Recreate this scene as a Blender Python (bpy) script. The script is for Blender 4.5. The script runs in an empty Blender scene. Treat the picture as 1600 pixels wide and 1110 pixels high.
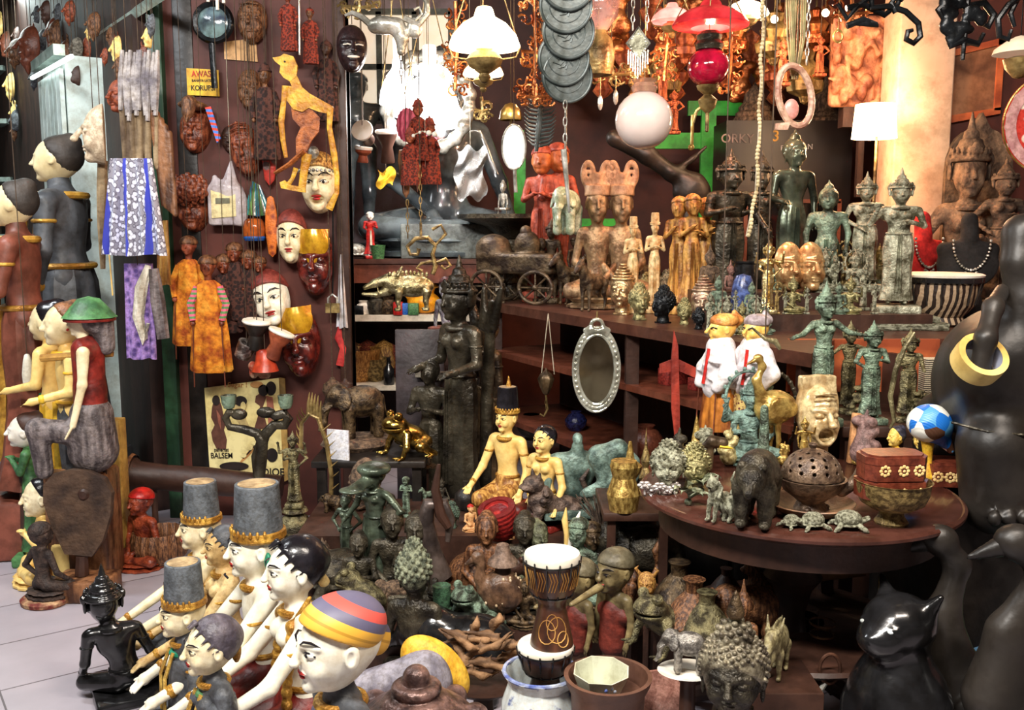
import bpy,math,random
import numpy as np
from mathutils import Vector,Matrix,Euler
SC = bpy.context.scene
COL = SC.collection
R_ = math.radians
PI = math.pi
# ---------------- camera, world, light, exposure ----------------
F = 1500.0; PITCH = R_(7.7); CAMZ = 1.55
cam_d = bpy.data.cameras.new('camera'); cam = bpy.data.objects.new('camera',cam_d); COL.objects.link(cam)
cam.location = (0,0,CAMZ); cam.rotation_euler = (PI/2 - PITCH,0,0)
cam_d.sensor_width = 36; cam_d.lens = 36*F/1600; cam_d.clip_start = .02
SC.camera = cam
SC.view_settings.view_transform = 'Standard'; SC.view_settings.look = 'None'
SC.view_settings.gamma = 1; SC.view_settings.exposure = 0.15
try: SC.view_settings.use_curve_mapping = False
except Exception: pass
W = bpy.data.worlds.new('world'); SC.world = W; W.use_nodes = True
W.node_tree.nodes['Background'].inputs[0].default_value = (.9,.75,.68,1)
W.node_tree.nodes['Background'].inputs[1].default_value = .11
def area(name,loc,tgt,size,size_y,power,col):
 l = bpy.data.lights.new(name,'AREA'); l.shape = 'RECTANGLE'; l.size = size; l.size_y = size_y; l.energy = power; l.color = col
 o = bpy.data.objects.new(name,l); COL.objects.link(o); o.location = loc
 o.rotation_euler = (Vector(tgt)-Vector(loc)).to_track_quat('-Z','Y').to_euler()
 return o
def bulb(name,loc,power,col,r=.03):
 l = bpy.data.lights.new(name,'POINT'); l.energy = power; l.color = col; l.shadow_soft_size = r
 o = bpy.data.objects.new(name,l); COL.objects.link(o); o.location = loc
 return o
CEIL = 3.4
area('aisle_tube_light',(-.9,.9,3.3),(-.5,3.6,.5),1.3,.3,165,(1,.96,.9))
area('aisle_tube_light',(1.0,1.2,3.3),(1.0,4.0,.9),1.3,.3,105,(1,.88,.76))
area('aisle_tube_light',(-2.9,3.6,3.3),(-2.7,4.2,0),1.3,.3,70,(.93,.97,1))
area('aisle_tube_light',(-4.0,7.4,3.3),(-4.4,7.6,0),1.3,.3,50,(.85,1,.97))
# ---------------- pixel <-> world ----------------
sp,cp = math.sin(PITCH),math.cos(PITCH)
def ray(px,py):
 u = (px-800)/F; w = -(py-555)/F
 return Vector((u,cp+w*sp,-sp+w*cp))
def at(px,py,Y):
 d = ray(px,py); t = Y/d.y
 return Vector((0,0,CAMZ)) + d*t
def onz(px,py,Z):
 d = ray(px,py); t = (Z-CAMZ)/d.z
 return Vector((0,0,CAMZ)) + d*t
def mpp(p):
 return (p[1]*cp + (CAMZ-p[2])*sp)/F
 # ---------------- materials ----------------
def lin(c):
 return tuple(((x/255)/12.92 if x/255 <= .04045 else ((x/255+.055)/1.055)**2.4) for x in c)+(1,)
MATS = {}
def M(name,c1,c2=None,rough=.5,metal=0.,sc=8,bump=.15,bsc=None,em=0,th=(.4,.62),spec=.5,kind='noise',c3=None,trans=0,alpha=1,coat=0,ior=1.45,dirt=.34):
 if name in MATS: return MATS[name]
 m = bpy.data.materials.new(name); m.use_nodes = True; nt = m.node_tree; N = nt.nodes; L = nt.links
 b = N['Principled BSDF']
 b.inputs['Roughness'].default_value = rough; b.inputs['Metallic'].default_value = metal
 b.inputs['Specular IOR Level'].default_value = spec; b.inputs['IOR'].default_value = ior
 if coat: b.inputs['Coat Weight'].default_value = coat; b.inputs['Coat Roughness'].default_value = .12
 if trans: b.inputs['Transmission Weight'].default_value = trans
 if alpha < 1: b.inputs['Alpha'].default_value = alpha
 tc = N.new('ShaderNodeTexCoord')
 c2 = c2 or tuple(x*.62 for x in c1)
 if kind == 'noise':
  t = N.new('ShaderNodeTexNoise'); t.inputs['Scale'].default_value = sc; t.inputs['Detail'].default_value = 5; out = t.outputs['Fac']
 elif kind == 'wood':
  mp = N.new('ShaderNodeMapping'); mp.inputs['Scale'].default_value = (3,3,.5); L.new(tc.outputs['Object'],mp.inputs[0])
  t = N.new('ShaderNodeTexNoise'); t.inputs['Scale'].default_value = sc; t.inputs['Detail'].default_value = 6; out = t.outputs['Fac']
  L.new(mp.outputs[0],t.inputs['Vector'])
 elif kind == 'woodx':
  mp = N.new('ShaderNodeMapping'); mp.inputs['Scale'].default_value = (.5,3,3); L.new(tc.outputs['Object'],mp.inputs[0])
  t = N.new('ShaderNodeTexNoise'); t.inputs['Scale'].default_value = sc; t.inputs['Detail'].default_value = 6; out = t.outputs['Fac']
  L.new(mp.outputs[0],t.inputs['Vector'])
 elif kind == 'cells':
  t = N.new('ShaderNodeTexVoronoi'); t.inputs['Scale'].default_value = sc; out = t.outputs['Distance']
 elif kind == 'bands':
  t = N.new('ShaderNodeTexWave'); t.inputs['Scale'].default_value = sc; t.bands_direction = 'Z'; t.inputs['Distortion'].default_value = 1.5; out = t.outputs['Fac']
 elif kind == 'bandsx':
  t = N.new('ShaderNodeTexWave'); t.inputs['Scale'].default_value = sc; t.bands_direction = 'X'; t.inputs['Distortion'].default_value = 3; out = t.outputs['Fac']
 if not t.inputs['Vector'].is_linked: L.new(tc.outputs['Object'],t.inputs['Vector'])
 r = N.new('ShaderNodeValToRGB'); L.new(out,r.inputs[0])
 r.color_ramp.elements[0].position = th[0]; r.color_ramp.elements[0].color = lin(c2)
 r.color_ramp.elements[1].position = th[1]; r.color_ramp.elements[1].color = lin(c1)
 if c3:
  e = r.color_ramp.elements.new(min(.99,th[1]+.12)); e.color = lin(c3)
 if dirt and not em:
  n2 = N.new('ShaderNodeTexNoise'); n2.inputs['Scale'].default_value = sc*3.3; n2.inputs['Detail'].default_value = 8; n2.inputs['Roughness'].default_value = .65; L.new(tc.outputs['Object'],n2.inputs['Vector'])
  r2 = N.new('ShaderNodeValToRGB'); L.new(n2.outputs['Fac'],r2.inputs[0]); q = 1-dirt
  r2.color_ramp.elements[0].position = .34; r2.color_ramp.elements[0].color = (q*.96,q*.9,q*.82,1); r2.color_ramp.elements[1].position = .56; r2.color_ramp.elements[1].color = (1,1,1,1)
  mx = N.new('ShaderNodeMix'); mx.data_type = 'RGBA'; mx.blend_type = 'MULTIPLY'; mx.inputs['Factor'].default_value = 1
  L.new(r.outputs[0],mx.inputs[6]); L.new(r2.outputs[0],mx.inputs[7]); L.new(mx.outputs[2],b.inputs['Base Color'])
 else: L.new(r.outputs[0],b.inputs['Base Color'])
 if em:
  L.new(r.outputs[0],b.inputs['Emission Color']); b.inputs['Emission Strength'].default_value = em
 if bump:
  bt = N.new('ShaderNodeTexNoise'); bt.inputs['Scale'].default_value = bsc or sc*4; bt.inputs['Detail'].default_value = 4
  L.new(tc.outputs['Object'],bt.inputs['Vector'])
  bp = N.new('ShaderNodeBump'); bp.inputs['Strength'].default_value = bump; bp.inputs['Distance'].default_value = .02
  L.new(bt.outputs['Fac'],bp.inputs['Height']); L.new(bp.outputs[0],b.inputs['Normal'])
 MATS[name] = m
 return m
 # ---------------- object helpers ----------------
def link(name,me,parent=None,mats=None):
 o = bpy.data.objects.new(name,me); COL.objects.link(o)
 if parent: o.parent = parent
 if me is not None and mats is not None:
  for m in (mats if isinstance(mats,(list,tuple)) else [mats]): me.materials.append(m)
 return o
def tag(o,label=None,cat=None,group=None,kind=None):
 if label: o['label'] = label
 if cat: o['category'] = cat
 if group: o['group'] = group
 if kind: o['kind'] = kind
 return o
def thing(name,label,cat,group=None):
 o = bpy.data.objects.new(name,None); o.empty_display_size = .05; COL.objects.link(o)
 return tag(o,label,cat,group)
def struct(o): o['kind'] = 'structure'; return o
def dup(root,label=None,group=None):
 def rec(o,par):
  c = o.copy(); COL.objects.link(c)
  if par: c.parent = par
  for ch in list(o.children): rec(ch,c)
  return c
 r = rec(root,None)
 if label: r['label'] = label
 if group: r['group'] = group
 return r
EXT = {}
def extent(root):
 """local bbox of a thing in its own unit space (root unscaled)"""
 lo = [9e9]*3; hi = [-9e9]*3
 def rec(o,mt):
  if o.type in ('MESH','CURVE','FONT') and o.data and not o.name.startswith('hanging_cord'):
   for c in o.bound_box:
    p = mt @ Vector(c)
    for i in range(3): lo[i] = min(lo[i],p[i]); hi[i] = max(hi[i],p[i])
  for ch in o.children:
   rec(ch,mt @ Matrix.LocRotScale(ch.location,ch.rotation_euler,ch.scale))
 rec(root,Matrix.Identity(4))
 return lo,hi
def PL(root,px,ytop,ybase=None,Y=None,Z=None,rz=0,sx=1,rx=0,ry=0,h=None):
 """stand a thing: base on the surface Z (or at depth Y), its top seen at ytop; height comes from the real top point"""
 lo,hi = extent(root); H = hi[2]-lo[2]
 if Y is None:
  p = onz(px,ybase,Z); Y = p.y
 elif Z is None:
  p = at(px,ybase,Y)
 else:
  q = at(px,ytop,Y); p = Vector((q.x,Y,Z))
 top = at(px,ytop,Y)
 s = (top.z-p.z)/H if h is None else h/H
 k = mpp((p.x,p.y,p.z))/mpp((p.x,p.y,top.z))
 root.rotation_euler = (rx,ry,R_(rz)); root.scale = (s*sx,s*sx,s)
 root.location = (p.x,p.y,p.z-lo[2]*s)
 return root
def hang(root,mat,ztop=None,x=0,y=0,r=.0022,name='hanging_cord'):
 """cord from the top of a placed thing straight up to the ceiling"""
 lo,hi = extent(root); s = root.scale[2]; sxx = root.scale[0]
 z0 = hi[2]-.01*(hi[2]-lo[2]) if ztop is None else ztop
 top = root.matrix_basis @ Vector((x,y,z0)) if False else None
 zw = root.location.z + z0*s
 L_ = (CEIL-zw)/s
 mb = MB(); mb.tube([(x,y,z0),(x,y,z0+L_)],r/sxx,6)
 return mb.build(name,mat,root)
 # ---------------- mesh builder ----------------
class MB:
 def __init__(s): s.v = []; s.f = []; s.m = []; s.mi = 0; s.X = None
 def add(s,vs,fs):
  o = len(s.v)
  if s.X is not None: vs = [tuple(s.X @ Vector(p)) for p in vs]
  s.v += [tuple(p) for p in vs]; s.f += [tuple(i+o for i in f) for f in fs]; s.m += [s.mi]*len(fs)
  return s
 def at(s,loc=(0,0,0),rot=(0,0,0),sc=(1,1,1)):
  s.X = Matrix.LocRotScale(Vector(loc),Euler(rot),Vector(sc)); return s
 def mat(s,i): s.mi = i; return s
 def box(s,c,h,bev=.0):
  cx,cy,cz = c; hx,hy,hz = h
  if not bev:
   vs = [(cx+a*hx,cy+b*hy,cz+d*hz) for d in (-1,1) for b in (-1,1) for a in (-1,1)]
   return s.add(vs,[(0,2,3,1),(4,5,7,6),(0,1,5,4),(2,6,7,3),(0,4,6,2),(1,3,7,5)])
  b = min(bev,hx*.9,hy*.9,hz*.9)
  rings = []
  prof = [(-hz,b),(-hz+b*.3,b*.3),(-hz+b,0),(hz-b,0),(hz-b*.3,b*.3),(hz,b)]
  vs = []
  def ring(z,ins):
   r = []
   for (sx,sy) in ((1,1),(-1,1),(-1,-1),(1,-1)):
    X = hx-ins; Y = hy-ins
    seq = [(X,Y-b),(X-b*.3,Y-b*.3),(X-b,Y)]
    if sx*sy < 0: seq = seq[::-1]
    for (x,y) in seq: r.append((cx+sx*x,cy+sy*y,cz+z))
   return r
  for z,i in prof: vs += ring(z,min(i,min(hx,hy)-b-1e-5) if i else 0)
  n = 12; fs = []
  for k in range(len(prof)-1):
   for i in range(n): fs.append((k*n+i,k*n+(i+1) % n,(k+1)*n+(i+1) % n,(k+1)*n+i))
  fs.append(tuple(range(n))[::-1]); fs.append(tuple(range((len(prof)-1)*n,len(prof)*n)))
  return s.add(vs,fs)
 def lathe(s,prof,seg=24,c=(0,0,0),sx=1,sy=1,close=True,flute=0,nf=8):
  vs = []; fs = []; n = len(prof)
  for i in range(seg):
   a = 2*PI*i/seg; k = 1+flute*math.cos(nf*a)
   for (r,z) in prof: vs.append((c[0]+r*k*math.cos(a)*sx,c[1]+r*k*math.sin(a)*sy,c[2]+z))
  for i in range(seg):
   j = (i+1) % seg
   for k in range(n-1): fs.append((i*n+k,j*n+k,j*n+k+1,i*n+k+1))
  if close:
   if prof[0][0] > 1e-6: fs.append(tuple(i*n for i in range(seg))[::-1])
   if prof[-1][0] > 1e-6: fs.append(tuple(i*n+n-1 for i in range(seg)))
  return s.add(vs,fs)
 def ball(s,c,r,seg=12,rings=8):
  if not hasattr(r,'__len__'): r = (r,r,r)
  vs = [(c[0],c[1],c[2]-r[2])]; fs = []
  for k in range(1,rings):
   t = PI*k/rings - PI/2
   for i in range(seg):
    a = 2*PI*i/seg; vs.append((c[0]+r[0]*math.cos(t)*math.cos(a),c[1]+r[1]*math.cos(t)*math.sin(a),c[2]+r[2]*math.sin(t)))
  vs.append((c[0],c[1],c[2]+r[2])); T = len(vs)-1
  for i in range(seg):
   j = (i+1) % seg
   fs.append((0,1+j,1+i)); fs.append((T,T-seg+i,T-seg+j))
   for k in range(rings-2): a = 1+k*seg; fs.append((a+i,a+j,a+seg+j,a+seg+i))
  return s.add(vs,fs)
 def tube(s,pts,r,seg=8,closed=False,flat=1):
  pts = [Vector(p) for p in pts]; n = len(pts)
  rs = r if hasattr(r,'__len__') else [r]*n
  vs = []; fs = []; up = None
  for i,p in enumerate(pts):
   if closed: t = pts[(i+1) % n]-pts[i-1]
   else: t = (pts[min(i+1,n-1)]-pts[max(i-1,0)])
   if t.length < 1e-9: t = Vector((0,0,1))
   t.normalize()
   if up is None:
    up = Vector((0,0,1)) if abs(t.z) < .9 else Vector((0,1,0))
   a = t.cross(up)
   if a.length < 1e-5: a = t.cross(Vector((1,0,0)))
   a.normalize(); b = a.cross(t); up = b
   for k in range(seg):
    q = 2*PI*k/seg; vs.append(p + a*(math.cos(q)*rs[i]) + b*(math.sin(q)*rs[i]*flat))
  m = n if closed else n-1
  for i in range(m):
   for k in range(seg):
    j = (i+1) % n; l = (k+1) % seg
    fs.append((i*seg+k,i*seg+l,j*seg+l,j*seg+k))
  if not closed: fs.append(tuple(range(seg))[::-1]); fs.append(tuple(range((n-1)*seg,n*seg)))
  return s.add(vs,fs)
 def torus(s,c,R,r,seg=24,ax='z',sc=(1,1)):
  pts = []
  for i in range(seg):
   a = 2*PI*i/seg; x,y = R*math.cos(a)*sc[0],R*math.sin(a)*sc[1]
   pts.append({'z': (c[0]+x,c[1]+y,c[2]),'y': (c[0]+x,c[1],c[2]+y),'x': (c[0],c[1]+x,c[2]+y)}[ax])
  return s.tube(pts,r,8,True)
 def prism(s,poly,y0,y1):
  """polygon in x,z extruded along y"""
  n = len(poly); vs = [(x,y0,z) for x,z in poly]+[(x,y1,z) for x,z in poly]
  fs = [tuple(range(n)),tuple(range(n,2*n))[::-1]]+[(i,i+n,(i+1) % n+n,(i+1) % n) for i in range(n)]
  return s.add(vs,fs)
 def slab(s,poly,z0,z1):
  n = len(poly); vs = [(x,y,z0) for x,y in poly]+[(x,y,z1) for x,y in poly]
  fs = [tuple(range(n))[::-1],tuple(range(n,2*n))]+[(i,(i+1) % n,(i+1) % n+n,i+n) for i in range(n)]
  return s.add(vs,fs)
 def sheet(s,fn,nu,nv,th=.0):
  """surface fn(u,v); th thickness along y"""
  vs = []; fs = []
  for i in range(nu+1):
   for j in range(nv+1): vs.append(fn(i/nu,j/nv))
  m = nv+1
  for i in range(nu):
   for j in range(nv): fs.append((i*m+j,(i+1)*m+j,(i+1)*m+j+1,i*m+j+1))
  if th:
   o = len(vs); vs += [(a,b+th,c) for a,b,c in vs]
   k = len(fs); fs += [tuple(x+o for x in f)[::-1] for f in fs[:k]]
   bd = [(i*m,(i+1)*m) for i in range(nu)]+[((i+1)*m+nv,i*m+nv) for i in range(nu)]+[(j+1,j) for j in range(nv)]+[(nu*m+j,nu*m+j+1) for j in range(nv)]
   fs += [(b,a,a+o,b+o) for a,b in bd]
  return s.add(vs,fs)
 def build(s,name,mats,parent=None,smooth=True,ang=40,loc=None,rot=None):
  me = bpy.data.meshes.new(name); me.from_pydata(s.v,[],s.f)
  o = link(name,me,parent,mats)
  if any(s.m): me.polygons.foreach_set('material_index',s.m)
  if smooth:
   me.polygons.foreach_set('use_smooth',[True]*len(me.polygons))
   try: me.set_sharp_from_angle(angle=R_(ang))
   except Exception: pass
  me.validate(); me.update()
  if loc is not None: o.location = loc
  if rot is not None: o.rotation_euler = rot
  return o
def tubem(name,pts,r,mat,parent=None,seg=8,flat=1): return MB().tube(pts,r,seg,flat=flat).build(name,mat,parent)
def boxm(name,c,h,mat,parent=None,bev=0): return MB().box(c,h,bev).build(name,mat,parent,smooth=bool(bev))
def lathem(name,prof,mat,parent=None,seg=28,c=(0,0,0),**k): return MB().lathe(prof,seg,c,**k).build(name,mat,parent)
def text(name,body,size,mat,parent,loc,rot=(PI/2,0,0),depth=.002,align='CENTER',sx=1):
 cu = bpy.data.curves.new(name,'FONT'); cu.body = body; cu.size = size; cu.extrude = depth; cu.align_x = align; cu.offset = size*.012
 cu.resolution_u = 3
 o = bpy.data.objects.new(name,cu); COL.objects.link(o)
 me = bpy.data.meshes.new_from_object(o); bpy.data.objects.remove(o); bpy.data.curves.remove(cu)
 me.materials.clear(); o = link(name,me,parent,mat); o.location = loc; o.rotation_euler = rot; o.scale = (sx,1,1)
 return o
 # ---------------- SDF modeller: organic bodies as ONE continuous surface ----------------
def _q(c): return np.array(c,np.float32)
class SDF:
 def __init__(s,v=.01): s.v = v; s.p = []; s.k = .02
 def _a(s,fn,lo,hi,k,op): s.p.append((fn,_q(lo),_q(hi),s.k if k is None else k,op)); return s
 def e(s,c,r,k=None,op='+',rot=None):
  c = _q(c); r = _q((r,r,r) if not hasattr(r,'__len__') else r)
  Rm = None; m = r
  if rot is not None:
   Rm = np.array(Euler(rot).to_matrix(),np.float32).T; m = np.array([r.max()]*3)
  def fn(x,y,z):
   p = np.stack(np.broadcast_arrays(x-c[0],y-c[1],z-c[2]),-1)
   if Rm is not None: p = p @ Rm.T
   a = np.sqrt(((p/r)**2).sum(-1)); b = np.sqrt(((p/(r*r))**2).sum(-1))+1e-9
   return a*(a-1)/b
  return s._a(fn,c-m,c+m,k,op)
 def c(s,a,b,r0,r1=None,k=None,op='+'):
  a = _q(a); b = _q(b); r1 = r0 if r1 is None else r1; d = b-a; dd = float(d@d)+1e-12; R = max(r0,r1)
  def fn(x,y,z):
   px,py,pz = x-a[0],y-a[1],z-a[2]
   h = np.clip((px*d[0]+py*d[1]+pz*d[2])/dd,0,1)
   return np.sqrt((px-h*d[0])**2+(py-h*d[1])**2+(pz-h*d[2])**2)-(r0+(r1-r0)*h)
  return s._a(fn,np.minimum(a,b)-R,np.maximum(a,b)+R,k,op)
 def chain(s,pts,rs,k=None,op='+'):
  for i in range(len(pts)-1): s.c(pts[i],pts[i+1],rs[i],rs[i+1],k,op)
  return s
 def b(s,c,h,rd=.0,k=None,op='+',rot=None):
  c = _q(c); h = _q(h); Rm = None; m = h.copy()
  if rot is not None:
   Rm = np.array(Euler(rot).to_matrix(),np.float32); m = np.array([np.linalg.norm(h)]*3)
  def fn(x,y,z):
   p = np.stack(np.broadcast_arrays(x-c[0],y-c[1],z-c[2]),-1)
   if Rm is not None: p = p @ Rm
   q = np.abs(p)-(h-rd)
   return np.sqrt((np.maximum(q,0)**2).sum(-1))+np.minimum(q.max(-1),0)-rd
  return s._a(fn,c-m,c+m,k,op)
 def t(s,c,R,r,k=None,op='+',ax=2,ell=1):
  c = _q(c); i,j = [a for a in (0,1,2) if a != ax]; m = _q([R+r]*3); m[ax] = r
  def fn(x,y,z):
   P = [x-c[0],y-c[1],z-c[2]]
   return np.sqrt((np.sqrt(P[i]**2+(P[j]/ell)**2)-R)**2+P[ax]**2)-r
  m[j] *= ell
  return s._a(fn,c-m,c+m,k,op)
 def half(s,p,n,k=None):
  """keep the side the normal n points away from"""
  p = _q(p); n = _q(n); n = n/np.linalg.norm(n)
  def fn(x,y,z): return (x-p[0])*n[0]+(y-p[1])*n[1]+(z-p[2])*n[2]
  return s._a(fn,(-9,-9,-9),(9,9,9),.004 if k is None else k,'&')
 def cone(s,c,h,r0,r1,k=None,op='+',sy=1):
  """vertical frustum from z=c.z up h"""
  c = _q(c); R = max(r0,r1); L_ = math.hypot(h,r0-r1)
  def fn(x,y,z):
   q = np.sqrt((x-c[0])**2+((y-c[1])/sy)**2); t = z-c[2]
   side = (q-(r0+(r1-r0)*t/h))*h/L_
   return np.maximum(side,np.abs(t-h/2)-h/2)
  return s._a(fn,(c[0]-R,c[1]-R*max(1,sy),c[2]),(c[0]+R,c[1]+R*max(1,sy),c[2]+h),k,op)
 def build(s,name,mats,parent=None,mi=None,smooth=True):
  v = s.v; lo = np.min([p[1] for p in s.p if p[4] == '+'],0)-3*v; hi = np.max([p[2] for p in s.p if p[4] == '+'],0)+3*v
  n = np.ceil((hi-lo)/v).astype(int)+1
  while n.prod() > 5e6: v *= 1.15; n = np.ceil((hi-lo)/v).astype(int)+1
  ax = [(lo[i]+v*np.arange(n[i])).astype(np.float32) for i in range(3)]
  D = np.full(tuple(n),9.0,np.float32)
  for fn,a,b,k,op in s.p:
   pad = k+3*v
   i0 = np.clip(np.floor((a-pad-lo)/v).astype(int),0,n-1); i1 = np.clip(np.ceil((b+pad-lo)/v).astype(int)+1,0,n)
   if (i1 <= i0).any(): continue
   sl = tuple(slice(i0[i],i1[i]) for i in range(3))
   d = fn(ax[0][sl[0]][:,None,None],ax[1][sl[1]][None,:,None],ax[2][sl[2]][None,None,:]).astype(np.float32)
   c = D[sl]; k = max(k,1e-5)
   if op == '+':
    h = np.maximum(k-np.abs(c-d),0)/k; D[sl] = np.minimum(c,d)-h*h*k*.25
   else:
    if op == '-': d = -d
    h = np.maximum(k-np.abs(c-d),0)/k; D[sl] = np.maximum(c,d)+h*h*k*.25
  I = D < 0
  nx,ny,nz = n
  cnt = np.zeros((nx-1,ny-1,nz-1),np.int8)
  off = [(a,b,c) for a in (0,1) for b in (0,1) for c in (0,1)]
  for a,b,c in off: cnt += I[a:nx-1+a,b:ny-1+b,c:nz-1+c]
  act = np.argwhere((cnt > 0) & (cnt < 8))
  idx = np.full(cnt.shape,-1,np.int64); idx[tuple(act.T)] = np.arange(len(act))
  val = {o: D[act[:,0]+o[0],act[:,1]+o[1],act[:,2]+o[2]] for o in off}
  P = np.zeros((len(act),3)); C = np.zeros(len(act))
  for o in off:
   for d in range(3):
    if o[d]: continue
    q = list(o); q[d] = 1; q = tuple(q); A = val[o]; B = val[q]
    mk = (A < 0) != (B < 0); t = np.where(mk,A/np.where(mk,A-B,1),0)
    for e in range(3):
     P[:,e] += np.where(mk,o[e]+(t if e == d else 0),0)
    C += mk
  P = (P/C[:,None]+act)*v+lo
  quads = []
  for d in range(3):
   sh = [slice(1,-1)]*3
   s0 = [slice(1,n[e]-1) for e in range(3)]; s0[d] = slice(0,n[d]-1)
   s1 = list(s0); s1[d] = slice(1,n[d])
   A = I[tuple(s0)]; B = I[tuple(s1)]
   e,f = [(1,2),(2,0),(0,1)][d]
   for sgn,mk in ((0,A & ~B),(1,~A & B)):
    w = np.argwhere(mk)
    if not len(w): continue
    w = w+np.array([0 if g == d else 1 for g in range(3)])
    def cell(de,df):
     q = w.copy(); q[:,e] -= de; q[:,f] -= df; return idx[q[:,0],q[:,1],q[:,2]]
    qd = np.stack([cell(1,1),cell(0,1),cell(0,0),cell(1,0)],1)
    quads.append(qd if sgn == 0 else qd[:,::-1])
  if not quads: return link(name,bpy.data.meshes.new(name),parent,mats)
  Q = np.concatenate(quads); Q = Q[(Q >= 0).all(1)]
  me = bpy.data.meshes.new(name); me.vertices.add(len(P)); me.vertices.foreach_set('co',P.astype(np.float32).ravel())
  me.loops.add(Q.size); me.loops.foreach_set('vertex_index',Q.ravel().astype(np.int32))
  me.polygons.add(len(Q)); me.polygons.foreach_set('loop_start',np.arange(0,Q.size,4,dtype=np.int32))
  me.polygons.foreach_set('use_smooth',np.ones(len(Q),bool))
  o = link(name,me,parent,mats)
  if mi is not None:
   c = P[Q].mean(1); me.polygons.foreach_set('material_index',mi(c[:,0],c[:,1],c[:,2]).astype(np.int32))
  me.update(calc_edges=True)
  return o
  # ================= materials =================
bz_green = M('bronze_verdigris',(140,164,142),(56,62,50),rough=.4,metal=.3,sc=7,bump=.5,bsc=40)
bz_dark = M('bronze_dark',(88,82,68),(38,34,28),rough=.34,metal=.45,sc=6,bump=.4,bsc=36)
bz_brown = M('bronze_brown',(112,92,66),(42,32,24),rough=.42,metal=.5,sc=8,bump=.3)
bz_pale = M('bronze_pale',(196,198,174),(92,90,70),rough=.4,metal=.25,sc=9,bump=.55,bsc=44)
bz_olive = M('bronze_olive',(148,140,102),(60,54,38),rough=.38,metal=.4,sc=7,bump=.5,bsc=40)
brass = M('brass',(226,194,112),(136,104,50),rough=.3,metal=.6,sc=8,bump=.2)
brass_old = M('brass_old',(180,156,100),(92,74,44),rough=.36,metal=.5,sc=9,bump=.3)
silver = M('silver',(226,226,218),(140,138,128),rough=.28,metal=.6,sc=9,bump=.3)
iron = M('iron_black',(40,44,48),(16,17,19),rough=.3,metal=.6,sc=8,bump=.2)
copper_warm = M('copper_filigree',(214,140,84),(120,56,28),rough=.35,metal=.8,sc=10,bump=.3)
black_gloss = M('black_lacquer',(34,34,36),(17,17,18),rough=.2,sc=5,bump=.08,coat=.4)
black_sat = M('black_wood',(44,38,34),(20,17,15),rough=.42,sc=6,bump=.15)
wood_dark = M('dark_wood',(72,46,35),(48,29,22),rough=.5,sc=5,kind='wood',bump=.15,th=(.3,.7))
wood_darkx = M('dark_wood_x',(92,56,43),(66,38,30),rough=.38,sc=5,kind='woodx',bump=.1,th=(.3,.7))
wood_table = M('table_wood',(84,50,41),(66,38,31),rough=.2,sc=5,kind='woodx',bump=.04,coat=.3,th=(.3,.7))
wood_red = M('red_brown_wood',(128,70,50),(92,48,34),rough=.4,sc=5,kind='wood',bump=.15,th=(.3,.7))
wood_brown = M('carved_brown_wood',(146,100,66),(70,42,27),rough=.45,sc=9,kind='wood',bump=.3)
wood_gold = M('golden_wood',(216,166,88),(132,84,38),rough=.45,sc=9,kind='wood',bump=.3)
wood_grey = M('weathered_wood',(150,128,96),(84,66,48),rough=.75,sc=6,kind='wood',bump=.5)
wood_orange = M('orange_crate_wood',(196,104,58),(150,70,40),rough=.5,sc=3,kind='woodx',bump=.1)
stone = M('grey_stone',(150,144,130),(92,86,76),rough=.8,sc=9,bump=.5)
stone_dark = M('brown_stone',(128,104,82),(62,48,38),rough=.75,sc=9,bump=.5)
cream = M('cream_paint',(244,232,196),(218,198,150),rough=.42,sc=6,bump=.08,th=(.3,.6),dirt=.16)
cream_w = M('pale_cream_paint',(250,246,228),(236,226,196),rough=.4,sc=6,bump=.05,th=(.25,.55),dirt=.12)
cream_y = M('yellow_cream_paint',(246,216,138),(226,182,100),rough=.4,sc=6,bump=.06,th=(.3,.6),dirt=.12)
white_p = M('white_paint',(250,246,236),(232,226,210),rough=.45,sc=6,bump=.05,dirt=.1)
slate = M('slate_grey_paint',(98,102,108),(62,64,68),rough=.5,sc=9,bump=.2)
slate_hat = M('worn_slate_paint',(104,110,116),(70,74,78),rough=.6,sc=14,bump=.2,th=(.3,.6))
hair_blk = M('black_paint',(40,38,44),(22,20,24),rough=.22,sc=6,bump=.1)
gold_p = M('gold_paint',(222,172,74),(156,108,38),rough=.4,metal=.35,sc=12,bump=.4)
red_p = M('maroon_paint',(138,42,34),(84,24,20),rough=.45,sc=9,bump=.15)
rose_p = M('rose_brown_paint',(150,84,66),(104,58,44),rough=.5,sc=7,bump=.15)
red_b = M('bright_red_paint',(206,42,34),(150,24,22),rough=.4,sc=8,bump=.1)
lip = M('lip_red',(176,44,40),(160,40,36),rough=.4,bump=0)
green_p = M('green_paint',(86,140,84),(52,92,58),rough=.5,sc=9,bump=.15)
teal_p = M('teal_paint',(38,150,112),(20,110,84),rough=.45,sc=9,bump=.1)
yellow_p = M('yellow_paint',(240,200,60),(214,160,40),rough=.5,sc=9,bump=.1)
blue_p = M('blue_paint',(40,110,200),(24,80,160),rough=.45,sc=9,bump=.2)
grey_hair = M('grey_hair',(128,118,118),(70,62,64),rough=.6,sc=10,kind='wood',bump=.5)
cord = M('string',(88,70,52),(56,43,33),rough=.8,bump=0)
cord_w = M('pale_string',(216,206,184),(160,150,130),rough=.7,bump=0)
green_wood = M('green_painted_wood',(58,190,66),(36,140,48),rough=.5,sc=5,bump=.1)
dgreen = M('dark_green_paint',(44,78,54),(26,50,36),rough=.4,sc=5,kind='wood',bump=.1)
glass_w = M('opal_glass',(255,236,214),(255,230,205),rough=.2,em=1.4,bump=0)
paper = M('white_paper',(240,240,244),(214,216,226),rough=.8,sc=5,bump=.05)
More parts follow.
